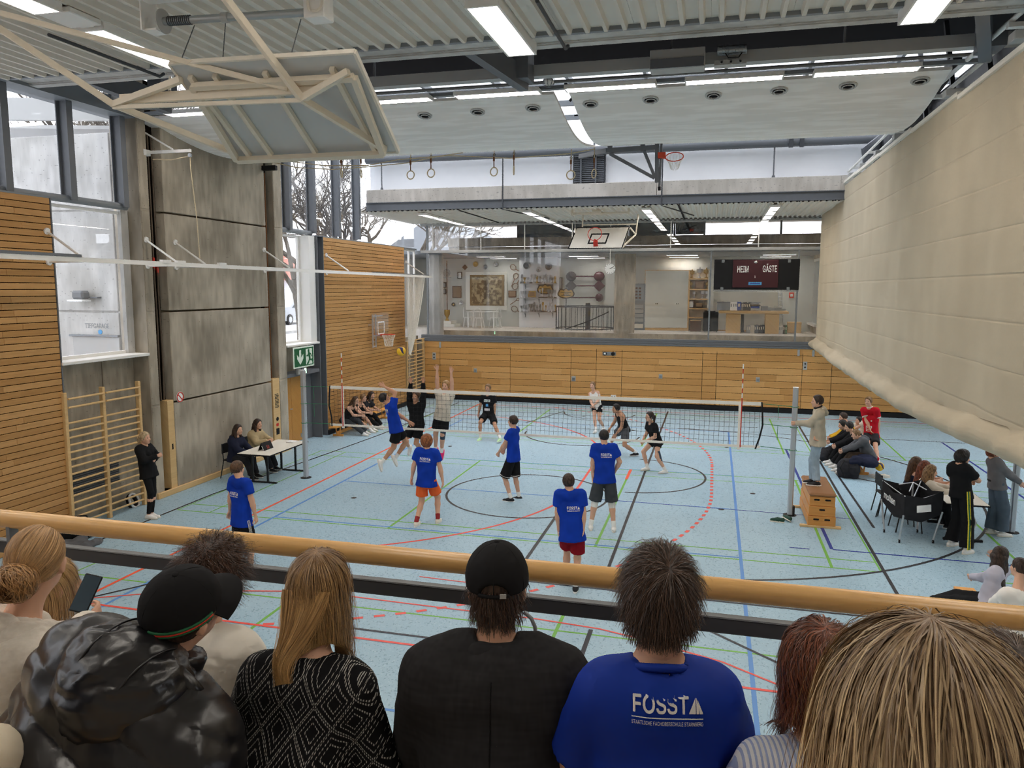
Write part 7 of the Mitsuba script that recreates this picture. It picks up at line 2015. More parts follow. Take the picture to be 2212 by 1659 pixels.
# pole with candelabra and urn
a, b = at(*z1(195, 130), y=31.0), at(*z1(195, 770), y=31.0)
k = one('flag_pole', cyl((a[0], 31.0, ZF), (a[0], 31.0, a[2]), 0.02, n=8), 'mat_frame_brown', 'brown pole with metal top ornament standing in the foyer corner', 'pole')
put('ornament', cat([ring((a[0], 31.0, a[2] - 0.55), (0, 1, 0), r, 0.012, 18, 5) for r in (0.06, 0.11, 0.16)] + [cyl((a[0] - 0.25, 31, a[2] - 0.75), (a[0] + 0.2, 31, a[2] - 0.75), 0.012)]), 'mat_pewter', k)
one('urn', lathe([(0, 0), (0.1, 0), (0.05, 0.1), (0.06, 0.15), (0.13, 0.3), (0.13, 0.5), (0, 0.5)], (a[0] + 0.03, 30.9, ZF + 0.28), 14), 'mat_gold', 'brass urn on the low podium in the foyer corner', 'urn', smooth=40)
one('podium', cat([rbox(a[0] - 0.3, a[0] + 0.55, 30.4, 31.3, ZF, ZF + 0.14, 0.01), rbox(a[0] - 0.25, a[0] + 0.35, 30.5, 31.3, ZF + 0.14, ZF + 0.28, 0.01)]), 'mat_white_lacquer', 'low white stepped podium in the foyer corner', 'podium')


# white cafe table with three bentwood chairs
def cafe_chair(x, y, a, label):
    t = thing('chair', label, 'chair', 'white bentwood chairs in the foyer')
    M = rotz(a); o = np.array([x, y, ZF]); mv = lambda m: moved(m, M, o)
    put('seat', mv(cyl((0, 0, 0.44), (0, 0, 0.47), 0.21, n=20)), 'mat_white', t)
    tt = np.linspace(-0.25, np.pi + 0.25, 15)
    put('backrest', mv(cat([tube([(0.2 * math.cos(q), -0.2 + 0.0, 0.45 + 0.45 * max(0, math.sin(q)) ** 0.6) for q in np.linspace(0, np.pi, 17)], 0.016, 6), tube([(0.12 * math.cos(q), -0.2, 0.45 + 0.32 * max(0, math.sin(q)) ** 0.6) for q in np.linspace(0, np.pi, 13)], 0.012, 6)])), 'mat_white', t, smooth=True)
    for sx, sy in ((-1, -1), (1, -1), (-1, 1), (1, 1)):
        put('leg', mv(cyl((sx * 0.15, sy * 0.15, 0.44), (sx * 0.2, sy * 0.21, 0), 0.017, n=8)), 'mat_white', t)


tx = at(*z1(617, 735), y=30.6)
t = thing('table', 'small square white table between the white bentwood chairs', 'table')
put('tabletop', rbox(tx[0] - 0.68, tx[0] + 0.68, 30.3, 31.3, ZF + 0.70, ZF + 0.73, 0.008), 'mat_white', t)
for sx in (-0.6, 0.6):
    for y in (30.4, 31.2):
        put('leg', bx(tx[0] + sx - 0.025, tx[0] + sx + 0.025, y - 0.025, y + 0.025, ZF, ZF + 0.7), 'mat_white', t)
cafe_chair(at(*z1(580, 800), y=30.2)[0], 30.15, 0, 'white bentwood chair with its back to the glass')
cafe_chair(at(*z1(450, 800), y=30.8)[0], 30.8, -1.3, 'white bentwood chair at the pole side of the small table')
cafe_chair(at(*z1(770, 800), y=30.8)[0], 30.8, 1.3, 'white bentwood chair at the racket side of the small table')

# trophies
def cup(x, y, z, s, style, m):
    t = thing('trophy', 'small metal trophy cup standing on a glass shelf of the trophy wall', 'trophy', 'trophies on the trophy wall')
    pr = {0: [(0, 0), (0.05, 0), (0.05, 0.03), (0.015, 0.06), (0.012, 0.12), (0.05, 0.17), (0.065, 0.27), (0.06, 0.27), (0, 0.2)], 1: [(0, 0), (0.06, 0), (0.055, 0.06), (0.02, 0.08), (0.02, 0.16), (0.045, 0.2), (0.03, 0.28), (0, 0.31)], 2: [(0, 0), (0.04, 0), (0.015, 0.03), (0.012, 0.2), (0.035, 0.24), (0.03, 0.3), (0, 0.32)]}[style]
    put('cup', lathe([(r * s, h * s) for r, h in pr], (x, y, z), 12), m, t, smooth=40)
    if style == 0:
        put('handle', cat([ring((x + q * 0.075 * s, y, z + 0.22 * s), (0, 1, 0), 0.03 * s, 0.006 * s, 12, 5) for q in (-1, 1)]), m, t, smooth=True)
    else:
        put('plinth', bx(x - 0.05 * s, x + 0.05 * s, y - 0.05 * s, y + 0.05 * s, z, z + 0.035 * s), 'mat_frame_dark', t)


g_ = np.random.default_rng(5)
for row, (yy, l) in enumerate(((397, 'upper'), (571, 'middle'), (737, 'lower'))):
    a, b = at(*z1(1065, yy), y=31.0), at(*z1(1500, yy), y=31.0)
    t = thing('shelf', f'{l} glass shelf with trophies on the white trophy wall', 'shelf')
    put('board', bx(a[0], b[0], 31.0, 31.3, a[2] - 0.025, a[2]), 'mat_steel_pale', t)
    for q in (0.12, 0.5, 0.88):
        x = a[0] + (b[0] - a[0]) * q
        put('bracket', cat([bar((x, 31.3, a[2] - 0.2), (x, 31.05, a[2] - 0.03), 0.015), bar((x, 31.29, a[2] - 0.25), (x, 31.29, a[2] - 0.02), 0.02)]), 'mat_steel_mid', t)
    n = 12
    for i in range(n):
        q = (i + 0.5) / n
        if row == 1 and 0.25 < q < 0.48:
            continue
        cup(a[0] + (b[0] - a[0]) * q, 31.12 + 0.06 * g_.uniform(-1, 1), a[2], g_.uniform(0.95, 1.45), int(g_.integers(3)), ['mat_silver', 'mat_gold', 'mat_pewter', 'mat_silver'][int(g_.integers(4))])
framed(z1, 1165, 490, 1255, 563, 'gold framed photograph on the middle trophy shelf', 'gold', 'picture_sepia', 31.1)
for (x, y, Y, l) in ((1370, 475, 31.15, 'ornate gold club sign on the white trophy wall'), (1620, 525, 30.3, 'ornate gold club sign on a thin post at the spiral stair')):
    c = at(*z1(x, y), y=Y)
    sh = shapely.union_all([affinity.scale(Point(0, 0).buffer(0.3), 1.7, 0.85), Polygon([(-0.2, 0.2), (0, 0.36), (0.2, 0.2)]), Point(-0.3, .14).buffer(.14), Point(.3, .14).buffer(.14)])
    sh = affinity.scale(sh, 0.68, 0.68, origin=(0, 0))
    t = thing('club_sign', l, 'sign')
    put('board', ext(sh.buffer(0.03), 0.03, mat4(rotx(math.pi / 2), c)), 'mat_frame_dark', t)
    put('field', ext(sh.buffer(-0.02), 0.034, mat4(rotx(math.pi / 2), c)), 'mat_gold', t)
    put('writing', cat([bx(c[0] - w_, c[0] + w_, Y - 0.04, Y - 0.034, c[2] + o, c[2] + o + 0.03) for w_, o in ((0.24, 0.04), (0.13, -0.02), (0.2, -0.08))]), 'mat_frame_dark', t)
    if x > 1500:
        put('post', cyl((c[0], Y + 0.02, ZF), (c[0], Y + 0.02, c[2] - 0.2), 0.018), 'mat_frame_dark', t)
# dark frames and ovals beyond the trophy wall
framed(z1, 1527, 328, 1572, 470, 'tall grey frame in the corner behind the trophy wall', 'steel_dark', 'picture_grey')
# barbells
for i, (y, kind) in enumerate(((315, 0), (428, 1), (568, 2))):
    a, b = at(*z1(1680, y), y=31.8), at(*z1(2015, y), y=31.8)
    t = thing('barbell', ['top old barbell with round weights on the foyer wall', 'middle old barbell with square weights on the foyer wall', 'lowest old barbell with one ball weight on the foyer wall'][i], 'barbell')
    put('bar', cyl(a, b, 0.03, n=10), 'mat_maroon', t)
    for p in (a, b):
        if kind == 1:
            put('weight', ext(Polygon([(0, .26), (.26, 0), (0, -.26), (-.26, 0)]), 0.12, mat4(rotx(math.pi / 2), p + [0, 0.06, 0])), 'mat_frame_dark' if p is a else 'mat_maroon', t)
        elif kind == 0 or p is b:
            put('weight', ell(p, (0.24 if kind == 0 else 0.18, 0.12, 0.22 if kind == 0 else 0.18)), 'mat_frame_dark' if p is a else 'mat_maroon', t, smooth=True)
# clock hanging from the soffit
c = at(*z1(2145, 225), y=27.0)
t = thing('wall_clock', 'round white clock hanging on a rod in front of the foyer column', 'clock')
put('case', cyl((c[0], 26.93, c[2]), (c[0], 27.03, c[2]), 0.21, n=32), 'mat_steel_pale', t)
put('dial', cyl((c[0], 26.92, c[2]), (c[0], 26.93, c[2]), 0.2, n=32), 'mat_white', t)
put('marks', cat([bar((c[0] + 0.15 * math.sin(q), 26.917, c[2] + 0.15 * math.cos(q)), (c[0] + 0.185 * math.sin(q), 26.917, c[2] + 0.185 * math.cos(q)), 0.012, 0.004, up=(0, 1, 0)) for q in np.arange(12) * np.pi / 6]), 'mat_black', t)
put('hand', bar((c[0], 26.913, c[2]), (c[0] + 0.1 * math.sin(1.12), 26.913, c[2] + 0.1 * math.cos(1.12)), 0.02, 0.004, up=(0, 1, 0)), 'mat_black', t)
put('hand', bar((c[0], 26.911, c[2]), (c[0] + 0.17 * math.sin(1.08), 26.911, c[2] + 0.17 * math.cos(1.08)), 0.014, 0.004, up=(0, 1, 0)), 'mat_black', t)
put('rod', cyl((c[0], 26.98, c[2] + 0.2), (c[0], 26.98, 7.1), 0.014), 'mat_white_paint', t)
# spiral stair guard
t = thing('stair_railing', 'dark round railing with thin bars around the spiral stair in the foyer', 'railing')
cx, cy, R_ = at(*z1(1855, 800), y=30.5)[0], 30.4, 1.28
for i in range(30):
    q = 2 * np.pi * i / 30
    put('baluster', cyl((cx + R_ * math.cos(q), cy + R_ * math.sin(q), ZF), (cx + R_ * math.cos(q), cy + R_ * math.sin(q), ZF + 0.98), 0.011, n=6), 'mat_steel_dark', t)
put('handrail', cat([ring((cx, cy, ZF + 1.0), (0, 0, 1), R_, 0.025, 40, 6), ring((cx, cy, ZF + 0.06), (0, 0, 1), R_, 0.02, 40, 6)]), 'mat_steel_dark', t, smooth=True)
put('newel', cyl((cx + 0.1, cy, ZF), (cx + 0.1, cy, ZF + 1.15), 0.1, n=14), 'mat_steel_dark', t)
put('inner_rail', tube([(cx - 0.7, cy - R_ * .8, ZF + 0.05), (cx + 0.3, cy - R_ * 0.9, ZF + 0.4), (cx + 1.1, cy - R_ * .5, ZF + 0.8)], 0.022), 'mat_black', t, smooth=True)

# glass-fronted fridge, cabinets, shelves
Yc = 30.7
t = thing('drinks_fridge', 'tall glass-fronted drinks fridge beside the white cabinets', 'fridge')
put('body', rect(z2, 268, 335, 428, 796, Yc, 0.6, 0.01, ZF), 'mat_steel_mid', t)
put('upper_glass', rect(z2, 292, 350, 415, 505, Yc - 0.012, 0.012), 'mat_picture_grey', t)
put('display', cat([rect(z2, 300 + i * 34, 372 + j * 32, 322 + i * 34, 390 + j * 32, Yc - 0.02, 0.008) for i in range(3) for j in range(4)]), 'mat_frame_brown', t)
for j in range(4):
    put('drawer', rect(z2, 290, 545 + j * 45, 412, 582 + j * 45, Yc - 0.014, 0.014), 'mat_steel_pale', t)
put('base', rect(z2, 285, 735, 410, 778, Yc - 0.014, 0.014), 'mat_offwhite', t)
t = thing('tall_cabinet', 'row of four tall white cabinet doors on an oak plinth in the foyer', 'cabinet')
put('body', rect(z2, 432, 200, 862, 800, Yc + 0.03, 0.55, 0.005, ZF), 'mat_wood_pale', t)
for i, (a, b) in enumerate(((436, 530), (534, 632), (640, 738), (744, 848))):
    d = put('door', rect(z2, a, 206, b, 775, Yc, 0.03, 0.004), 'mat_white_lacquer', t)
    put('knob', rect(z2, (b if i % 2 == 0 else a + 10) + 4, 530, (b if i % 2 == 0 else a + 10) + 12, 540, Yc - 0.012, 0.012), 'mat_black', d)
put('plinth', rect(z2, 425, 777, 845, 798, Yc + 0.01, 0.02, 0.004, ZF), 'mat_wood_pale', t)
t = thing('shelf_unit', 'open oak shelf unit with cups and frames between cabinets and suitcase', 'shelf')
put('back', rect(z2, 860, 200, 1100, 820, Yc + 0.5, 0.04, 0.004, ZF), 'mat_white_lacquer', t)
put('side', rect(z2, 1062, 200, 1100, 820, Yc, 0.5, 0.004, ZF), 'mat_white_lacquer', t)
for y in (285, 390, 487, 582, 672):
    put('board', rect(z2, 862, y - 3, 1062, y + 10, Yc, 0.5), 'mat_wood_pale', t)
for i, (x, y, s, st, m) in enumerate(((897, 285, 1.2, 1, 'gold'), (972, 285, 1.5, 2, 'silver'), (1040, 285, 1.4, 1, 'gold'), (885, 388, 1.0, 1, 'gold'), (1050, 388, 1.0, 2, 'gold'), (918, 485, 1.1, 0, 'silver'), (1002, 485, 1.2, 0, 'silver'), (1045, 485, 1.2, 0, 'silver'))):
    p = at(*z2(x, y - 3), y=Yc + 0.2)
    t = thing('trophy', 'small cup or lantern on the open oak shelf unit', 'trophy', 'cups on the open shelf unit')
    pr = [(0, 0), (0.05, 0), (0.05, 0.03), (0.02, 0.06), (0.02, 0.12), (0.08, 0.16), (0.09, 0.26), (0, 0.27)]
    put('cup', lathe([(r * s, h * s) for r, h in pr], (p[0], p[1], p[2]), 12), 'mat_' + m, t, smooth=40)
    put('lid', ell((p[0], p[1], p[2] + 0.29 * s), (0.03, 0.03, 0.04)), 'mat_' + m, t, smooth=True)
framed(z2, 930, 310, 1020, 385, 'dark framed photograph on the second shelf of the open unit', 'frame_brown', 'picture_sepia', Yc + 0.15)
framed(z2, 860, 505, 915, 575, 'white certificate in a frame on the open shelf unit', 'frame_dark', 'white', Yc + 0.15, 6)
framed(z2, 930, 515, 1005, 575, 'small dark picture with an emblem on the open shelf unit', 'frame_dark', 'picture_sepia', Yc + 0.15)
k = one('brown_case', rect(z2, 880, 702, 985, 812, 30.2, 0.3, 0.01, ZF), 'mat_frame_brown', 'dark brown box under the open shelf unit', 'box')
put('rim', rect(z2, 876, 697, 990, 706, 30.18, 0.02), 'mat_wood_pale', k)
k = one('black_suitcase', rect(z2, 1010, 618, 1155, 815, 29.9, 0.4, 0.03, ZF + 0.04), 'mat_black', 'tall black wheeled case standing by the oak desk', 'suitcase')
put('handle', rect(z2, 1022, 606, 1130, 618, 30.05, 0.05), 'mat_black_metal', k)
put('wheel', cat([cyl((at(*z2(x, 815), y=29.95)[0], 29.95, ZF + 0.03), (at(*z2(x, 815), y=29.95)[0] + 0.03, 29.95, ZF + 0.03), 0.03) for x in (1022, 1140)]), 'mat_black', k)
t = thing('low_cabinets', 'white fitted cabinets along the wall behind the oak desk', 'cabinet')
for a, b in ((1105, 1172), (1176, 1286), (1290, 1400), (1404, 1512), (1516, 1622), (1626, 1758)):
    put('door', rect(z2, a, 416, b, 785, 31.0, 0.5, 0.005, ZF + 0.05), 'mat_white_lacquer', t)
put('plinth', rect(z2, 1105, 780, 1758, 800, 31.03, 0.4, 0.004, ZF), 'mat_wood_pale', t)
t = thing('desk', 'long oak desk covered with binders and papers behind the glass', 'desk')
Yd = 29.5
put('desktop', rect(z2, 1165, 605, 1862, 637, Yd, 0.9, 0.006), 'mat_wood_pale', t)
put('leg', rect(z2, 1240, 638, 1375, 830, Yd + 0.05, 0.7, 0.005, ZF), 'mat_wood_pale', t)
put('leg', rect(z2, 1632, 638, 1760, 830, Yd + 0.05, 0.7, 0.005, ZF), 'mat_wood_pale', t)
one('grey_tube', cyl(at(*z2(1402, 640), y=30.3), at(*z2(1398, 815), y=30.3) * [1, 1, 0] + [0, 0, ZF], 0.06), 'mat_steel', 'grey roll leaning under the oak desk', 'tube')
k = one('plastic_crate', rect(z2, 1150, 520, 1275, 603, Yd + 0.2, 0.4, 0.01), 'mat_picture_grey', 'grey translucent plastic box at the end of the oak desk', 'box')
put('lid', rect(z2, 1146, 516, 1279, 524, Yd + 0.18, 0.44), 'mat_steel', k)
mat('binder_blue', (52, 78, 150), 0.5)
g_ = np.random.default_rng(8)
def binder(x0, x1, y0, y1, Y, m, label, group, zf=None):
    t = thing('binder', label, 'binder', group)
    put('spine', rect(z2, x0, y0, x1, y1, Y, 0.28, 0.004, zf), m, t)
    put('label', rect(z2, x0 + (x1 - x0) * 0.25, y0 + (y1 - y0) * 0.2, x1 - (x1 - x0) * 0.25, y0 + (y1 - y0) * 0.55, Y - 0.004, 0.004, 0.001), 'mat_offwhite' if m != 'mat_white' else 'mat_picture_grey', t)
for i in range(3):
    binder(1279 + i * 23, 1300 + i * 23, 518, 603, Yd + 0.2, 'mat_white', 'white binder in the row of three on the oak desk', 'white binders on the oak desk')
binder(1349, 1385, 516, 603, Yd + 0.2, 'mat_binder_blue', 'blue binder next to the white ones on the oak desk', None)
for i in range(5):
    binder(1390 + i * 18, 1406 + i * 18, 520 + int(g_.integers(8)), 603, Yd + 0.2, 'mat_steel' if i < 1 else 'mat_steel_dark', 'dark grey binder standing on the oak desk', 'dark binders standing on the oak desk')
for i, (x0, x1, y0, y1) in enumerate(((1485, 1580, 520, 530), (1490, 1565, 532, 544), (1483, 1578, 546, 560), (1486, 1570, 562, 580), (1484, 1575, 582, 602), (1590, 1655, 560, 602), (1640, 1720, 575, 603), (1715, 1795, 560, 575), (1712, 1790, 577, 603), (1760, 1832, 588, 604))):
    k = one('paper_stack', rect(z2, x0, y0, x1, y1, Yd + 0.2, 0.4, 0.004), ['mat_steel_mid', 'mat_steel_dark', 'mat_steel_pale', 'mat_picture_grey', 'mat_binder_blue'][(i * 3 + (i > 6)) % 5], 'flat folder or stack of papers lying on the oak desk', 'paper stack', 'folders lying on the oak desk')
for i in range(9):
    binder(1440 + i * 20, 1458 + i * 20, 752 - (i % 3) * 3, 830, Yd + 0.25, ['mat_steel_pale', 'mat_offwhite', 'mat_steel', 'mat_frame_dark', 'mat_black'][min(4, i * 5 // 9)], 'folder standing on the floor under the oak desk', 'folders under the oak desk', ZF)
for i, m in enumerate(('mat_white', 'mat_white', 'mat_black', 'mat_sign_green')):
    binder(1762 + i * 21, 1780 + i * 21, 750, 832, Yd + 0.2, m, ['white binder on the floor at the desk end, first', 'white binder on the floor at the desk end, second', 'black binder on the floor at the desk end', 'green binder on the floor at the desk end'][i], None, ZF)
one('cardboard_box', rect(z2, 1852, 718, 1985, 815, 30.4, 0.4, 0.008, ZF), 'mat_wood_pale', 'brown cardboard box in the foyer corner by the window', 'box')
t = thing('ladder', 'aluminium ladder leaning beside the white foyer cabinets', 'ladder')
a, b = at(*z2(1768, 420), y=31.0), at(*z2(1790, 720), y=30.6)
put('rail', cat([bar(a + [o, 0, 0], (b[0] + o, b[1], ZF), 0.03, 0.06) for o in (-0.05, 0.09)]), 'mat_alu', t)
put('rung', cat([cyl((a + (b - a) * q) + [-0.05, 0, 0], (a + (b - a) * q) + [0.09, 0, 0], 0.014) for q in np.linspace(0.05, 1.0, 9)]), 'mat_alu', t)
k = one('poster', rbox(15.3, 15.35, 28.6, 29.0, 3.9, 5.0, 0.004), mat('poster_yellow', (226, 188, 84), 0.6), 'yellow poster on the end wall of the foyer', 'poster')
a = at(*z2(1888, 450), y=31.6)
k = one('fire_sign', rbox(a[0] - 0.1, a[0] + 0.1, 31.58, 31.62, a[2] - 0.12, a[2] + 0.12, 0.004), 'mat_red_paint', 'small red fire sign on the foyer wall near the ladder', 'sign')
put('symbol', rbox(a[0] - 0.05, a[0] + 0.05, 31.57, 31.58, a[2] - 0.06, a[2] + 0.05, 0.003), 'mat_white', k)

# scoreboard in the glass front
t = thing('scoreboard', 'black and maroon scoreboard with the words HEIM and GÄSTE in the foyer glass', 'scoreboard')
Ys = 26.97
put('backing', rect(z2, 1122, 95, 1960, 398, Ys + 0.05, 0.05), 'mat_black', t)
put('panel', rect(z2, 1308, 98, 1752, 376, Ys, 0.05, 0.012), 'mat_maroon', t)
for x, y in ((1208, 112), (1868, 110), (1195, 385), (1855, 385)):
    put('clip', rect(z2, x - 14, y - 15, x + 14, y + 15, Ys + 0.03, 0.02), 'mat_steel_mid', t)
for txt, x0, x1, y in (('HEIM', 1345, 1460, 222), ('GÄSTE', 1598, 1742, 219)):
    a, b = at(*z2(x0, y), y=Ys), at(*z2(x1, y), y=Ys)
    put('lettering', lettering(txt, 0.23, (a[0], Ys - 0.002, a[2]), (1, 0, 0), (0, 0, 1), 0.004, True, width=b[0] - a[0]), 'mat_white', t)
put('colon', cat([rect(z2, 1521, y - 4, 1529, y + 5, Ys - 0.006, 0.006) for y in (260, 274)]), 'mat_white', t)
put('maker_plate', rect(z2, 1460, 320, 1590, 350, Ys - 0.008, 0.008), 'mat_print_blue', t)
put('plate_print', rect(z2, 1475, 330, 1575, 341, Ys - 0.011, 0.004), 'mat_binder_blue', t)
put('lamp_dome', ell(at(*z2(1534, 120), y=Ys), (0.07, 0.02, 0.045)), 'mat_chrome', t, smooth=True)
for o in (0.0,):
    put('shelf_bar', rect(z2, 1108, 400, 1960, 412, Ys + 0.04, 0.06), 'mat_steel_mid', t)

# ------------------------------------------------------------------ hair made of strands
scene['mat_strand'] = {'type': 'twosided', 'bsdf': {'type': 'principled', 'base_color': {'type': 'mesh_attribute', 'name': 'vertex_color'}, 'roughness': 0.42, 'specular': 0.5}}


def grow(C, RH, radii, roots, whorl, steps, step, lift, grav, wob, g, colliders=(), pull=None, settle=1.0, curl=0.0, curlf=30.0):
    """strand paths (n, steps + 1, 3): they leave the scalp away from the whorl (or towards the point pull), sink by gravity and slide over head and shoulders"""
    n = len(roots); radii = np.asarray(radii, float)
    p = roots * radii                                                    # in head axes
    out = [p.copy()]
    ph = g.uniform(0, 6.28, n); per = g.uniform(0.8, 1.2, n)
    G = RH.T @ np.array([0, 0, -1.0])
    rnd = g.normal(0, 1, (n, 3)) * wob
    for i in range(steps):
        nr = p / radii ** 2; nr /= np.linalg.norm(nr, axis=1, keepdims=True)
        if pull is None:
            t = p / radii - np.asarray(whorl)
        else:
            t = np.asarray(pull) - p
        t = t - nr * (t * nr).sum(1, keepdims=True)
        t /= np.linalg.norm(t, axis=1, keepdims=True) + 1e-6
        rho = np.linalg.norm(p / radii, axis=1, keepdims=True)
        near = np.clip(1.35 - (rho - 1) * 3, 0, 1)
        low = np.clip(-(p[:, 2:3] + 0.02) / 0.06, 0, 1)
        near = near * (1 - low * settle)
        d = t * near + nr * lift + G * (grav * (0.25 + i / steps) + 1.2 * (1 - near)) + rnd
        d /= np.linalg.norm(d, axis=1, keepdims=True)
        if curl:
            a = np.cross(d, nr); q = i * step * curlf * per + ph
            d = d + curl * (np.cos(q)[:, None] * a + np.sin(q)[:, None] * nr)
        p = p + d * step
        rho = np.linalg.norm(p / radii, axis=1, keepdims=True)
        p = np.where(rho < 1.0, p / np.maximum(rho, 1e-6) * 1.0, p)
        W = C + p @ RH.T
        for a, b, r in colliders:
            ab = b - a; tt = np.clip(((W - a) @ ab) / (ab @ ab), 0, 1)[:, None]
            q = W - a - tt * ab; L = np.linalg.norm(q, axis=1, keepdims=True)
            W = np.where(L < r, a + tt * ab + q / np.maximum(L, 1e-6) * r, W)
        p = (W - C) @ RH
        out.append(p.copy())
    return C + np.stack(out, 1) @ RH.T


def strand_mesh(X, r, ca, cb, g, root=None, tip=0.5, C=None):
    """each strand a thin ribbon lying flat on the head's side"""
    n, k, _ = X.shape
    t = np.gradient(X, axis=1); t /= np.linalg.norm(t, axis=2, keepdims=True) + 1e-9
    o = X - (X.reshape(-1, 3).mean(0) if C is None else C)
    if C is not None:
        o = o * [1, 1, 0.6]
    o = o / (np.linalg.norm(o, axis=2, keepdims=True) + 1e-9) + g.normal(0, 0.28, (n, 1, 3))
    a = np.cross(t, o); a /= np.linalg.norm(a, axis=2, keepdims=True) + 1e-9
    rr = (np.linspace(1, tip, k) * r)[None, :, None]
    V = np.stack([X - a * rr, X + a * rr], 2)
    i, j = np.meshgrid(np.arange(n), np.arange(k - 1), indexing='ij')
    q = (i * k + j) * 2
    Q = np.stack([q, q + 1, q + 3, q + 2], -1).reshape(-1, 4)
    w = np.clip(g.beta(1.2, 1.6, n), 0, 1)[:, None, None]
    col = np.asarray(lin(ca)) * (1 - w) + np.asarray(lin(cb)) * w
    col = np.broadcast_to(col, (n, k, 3)).copy()
    if root is not None:
        f = np.clip(1 - np.linspace(0, 1, k) * 3.0, 0, 1)[None, :, None]
        col = col * (1 - f * 0.75) + np.asarray(lin(root)) * f * 0.75
    col = np.repeat(col[:, :, None], 2, 2).reshape(-1, 3)
    return (V.reshape(-1, 3), np.vstack([Q[:, [0, 1, 2]], Q[:, [0, 2, 3]]])), col


def scalp(n, g, face=0.45, low=-0.45):
    """unit directions over the hairy part of the head (x to the side, y to the face, z up)"""
    v = g.normal(0, 1, (n * 4, 3)); v /= np.linalg.norm(v, axis=1, keepdims=True)
    ok = (v[:, 1] * 0.9 - v[:, 2] * 0.42 < face) & (v[:, 2] > low)
    return v[ok][:n]


def hairdo(n, style, ca, cb, root=None, seed=1, L=0.3, r=0.0013, whorl=(0.05, -0.45, 0.9), shell='dark', pull=None, lift=None, wob=None, low=-0.5, big=0.0, curl=0.0, curlf=30.0, steps=None):
    def fn(t, C, RH, neck, up, fw, rt, Z):
        g = np.random.default_rng(seed)
        R = np.array([0.0815, 0.102, 0.1]) + big
        C2 = C + RH[:, 2] * 0.026 - RH[:, 1] * 0.012
        cutp = [(C + RH[:, 1] * 0.05 + RH[:, 2] * 0.035, RH[:, 1] * 0.9 - RH[:, 2] * 0.42)]
        if style != 'long':
            cutp.append((C - RH[:, 2] * 0.06, -RH[:, 2]))
        put('scalp', blob([ellip(C2, RH, R * 0.995, 0.02)], 0.008, cutp), HAIR[shell], t, smooth=True)
        col = [(neck - rt * 0.17 - up * 0.05, neck + rt * 0.17 - up * 0.05, 0.088), (neck - up * 0.1, C, 0.072), (neck - rt * 0.08 - up * 0.06 - fw * 0.02, neck - rt * 0.08 - up * 0.4 - fw * 0.01, 0.125), (neck + rt * 0.08 - up * 0.06 - fw * 0.02, neck + rt * 0.08 - up * 0.4 - fw * 0.01, 0.125)]
        k = steps or {'long': 16, 'short': 8, 'pulled': 12, 'nape': 7}[style]
        ro = scalp(int(n * 1.6), g, low=low)
        if style == 'nape':
            ro = ro[(ro[:, 2] < 0.05)]
        X = grow(C2, RH, R, ro, whorl, k, L / k, {'long': 0.05, 'short': 0.42, 'pulled': 0.0, 'nape': 0.25}[style] if lift is None else lift, {'long': 0.35, 'short': 0.18, 'pulled': 0.0, 'nape': 0.5}[style], {'long': 0.06, 'short': 0.22, 'pulled': 0.02, 'nape': 0.2}[style] if wob is None else wob, g, col, pull, 1.0 if style != 'pulled' else 0.0, curl, curlf)
        m, c = strand_mesh(X, r * 0.72, ca, cb, g, root, C=C2)
        put('hair', m, 'mat_strand', t, smooth=True, color=c)
        return C2, R
    return fn


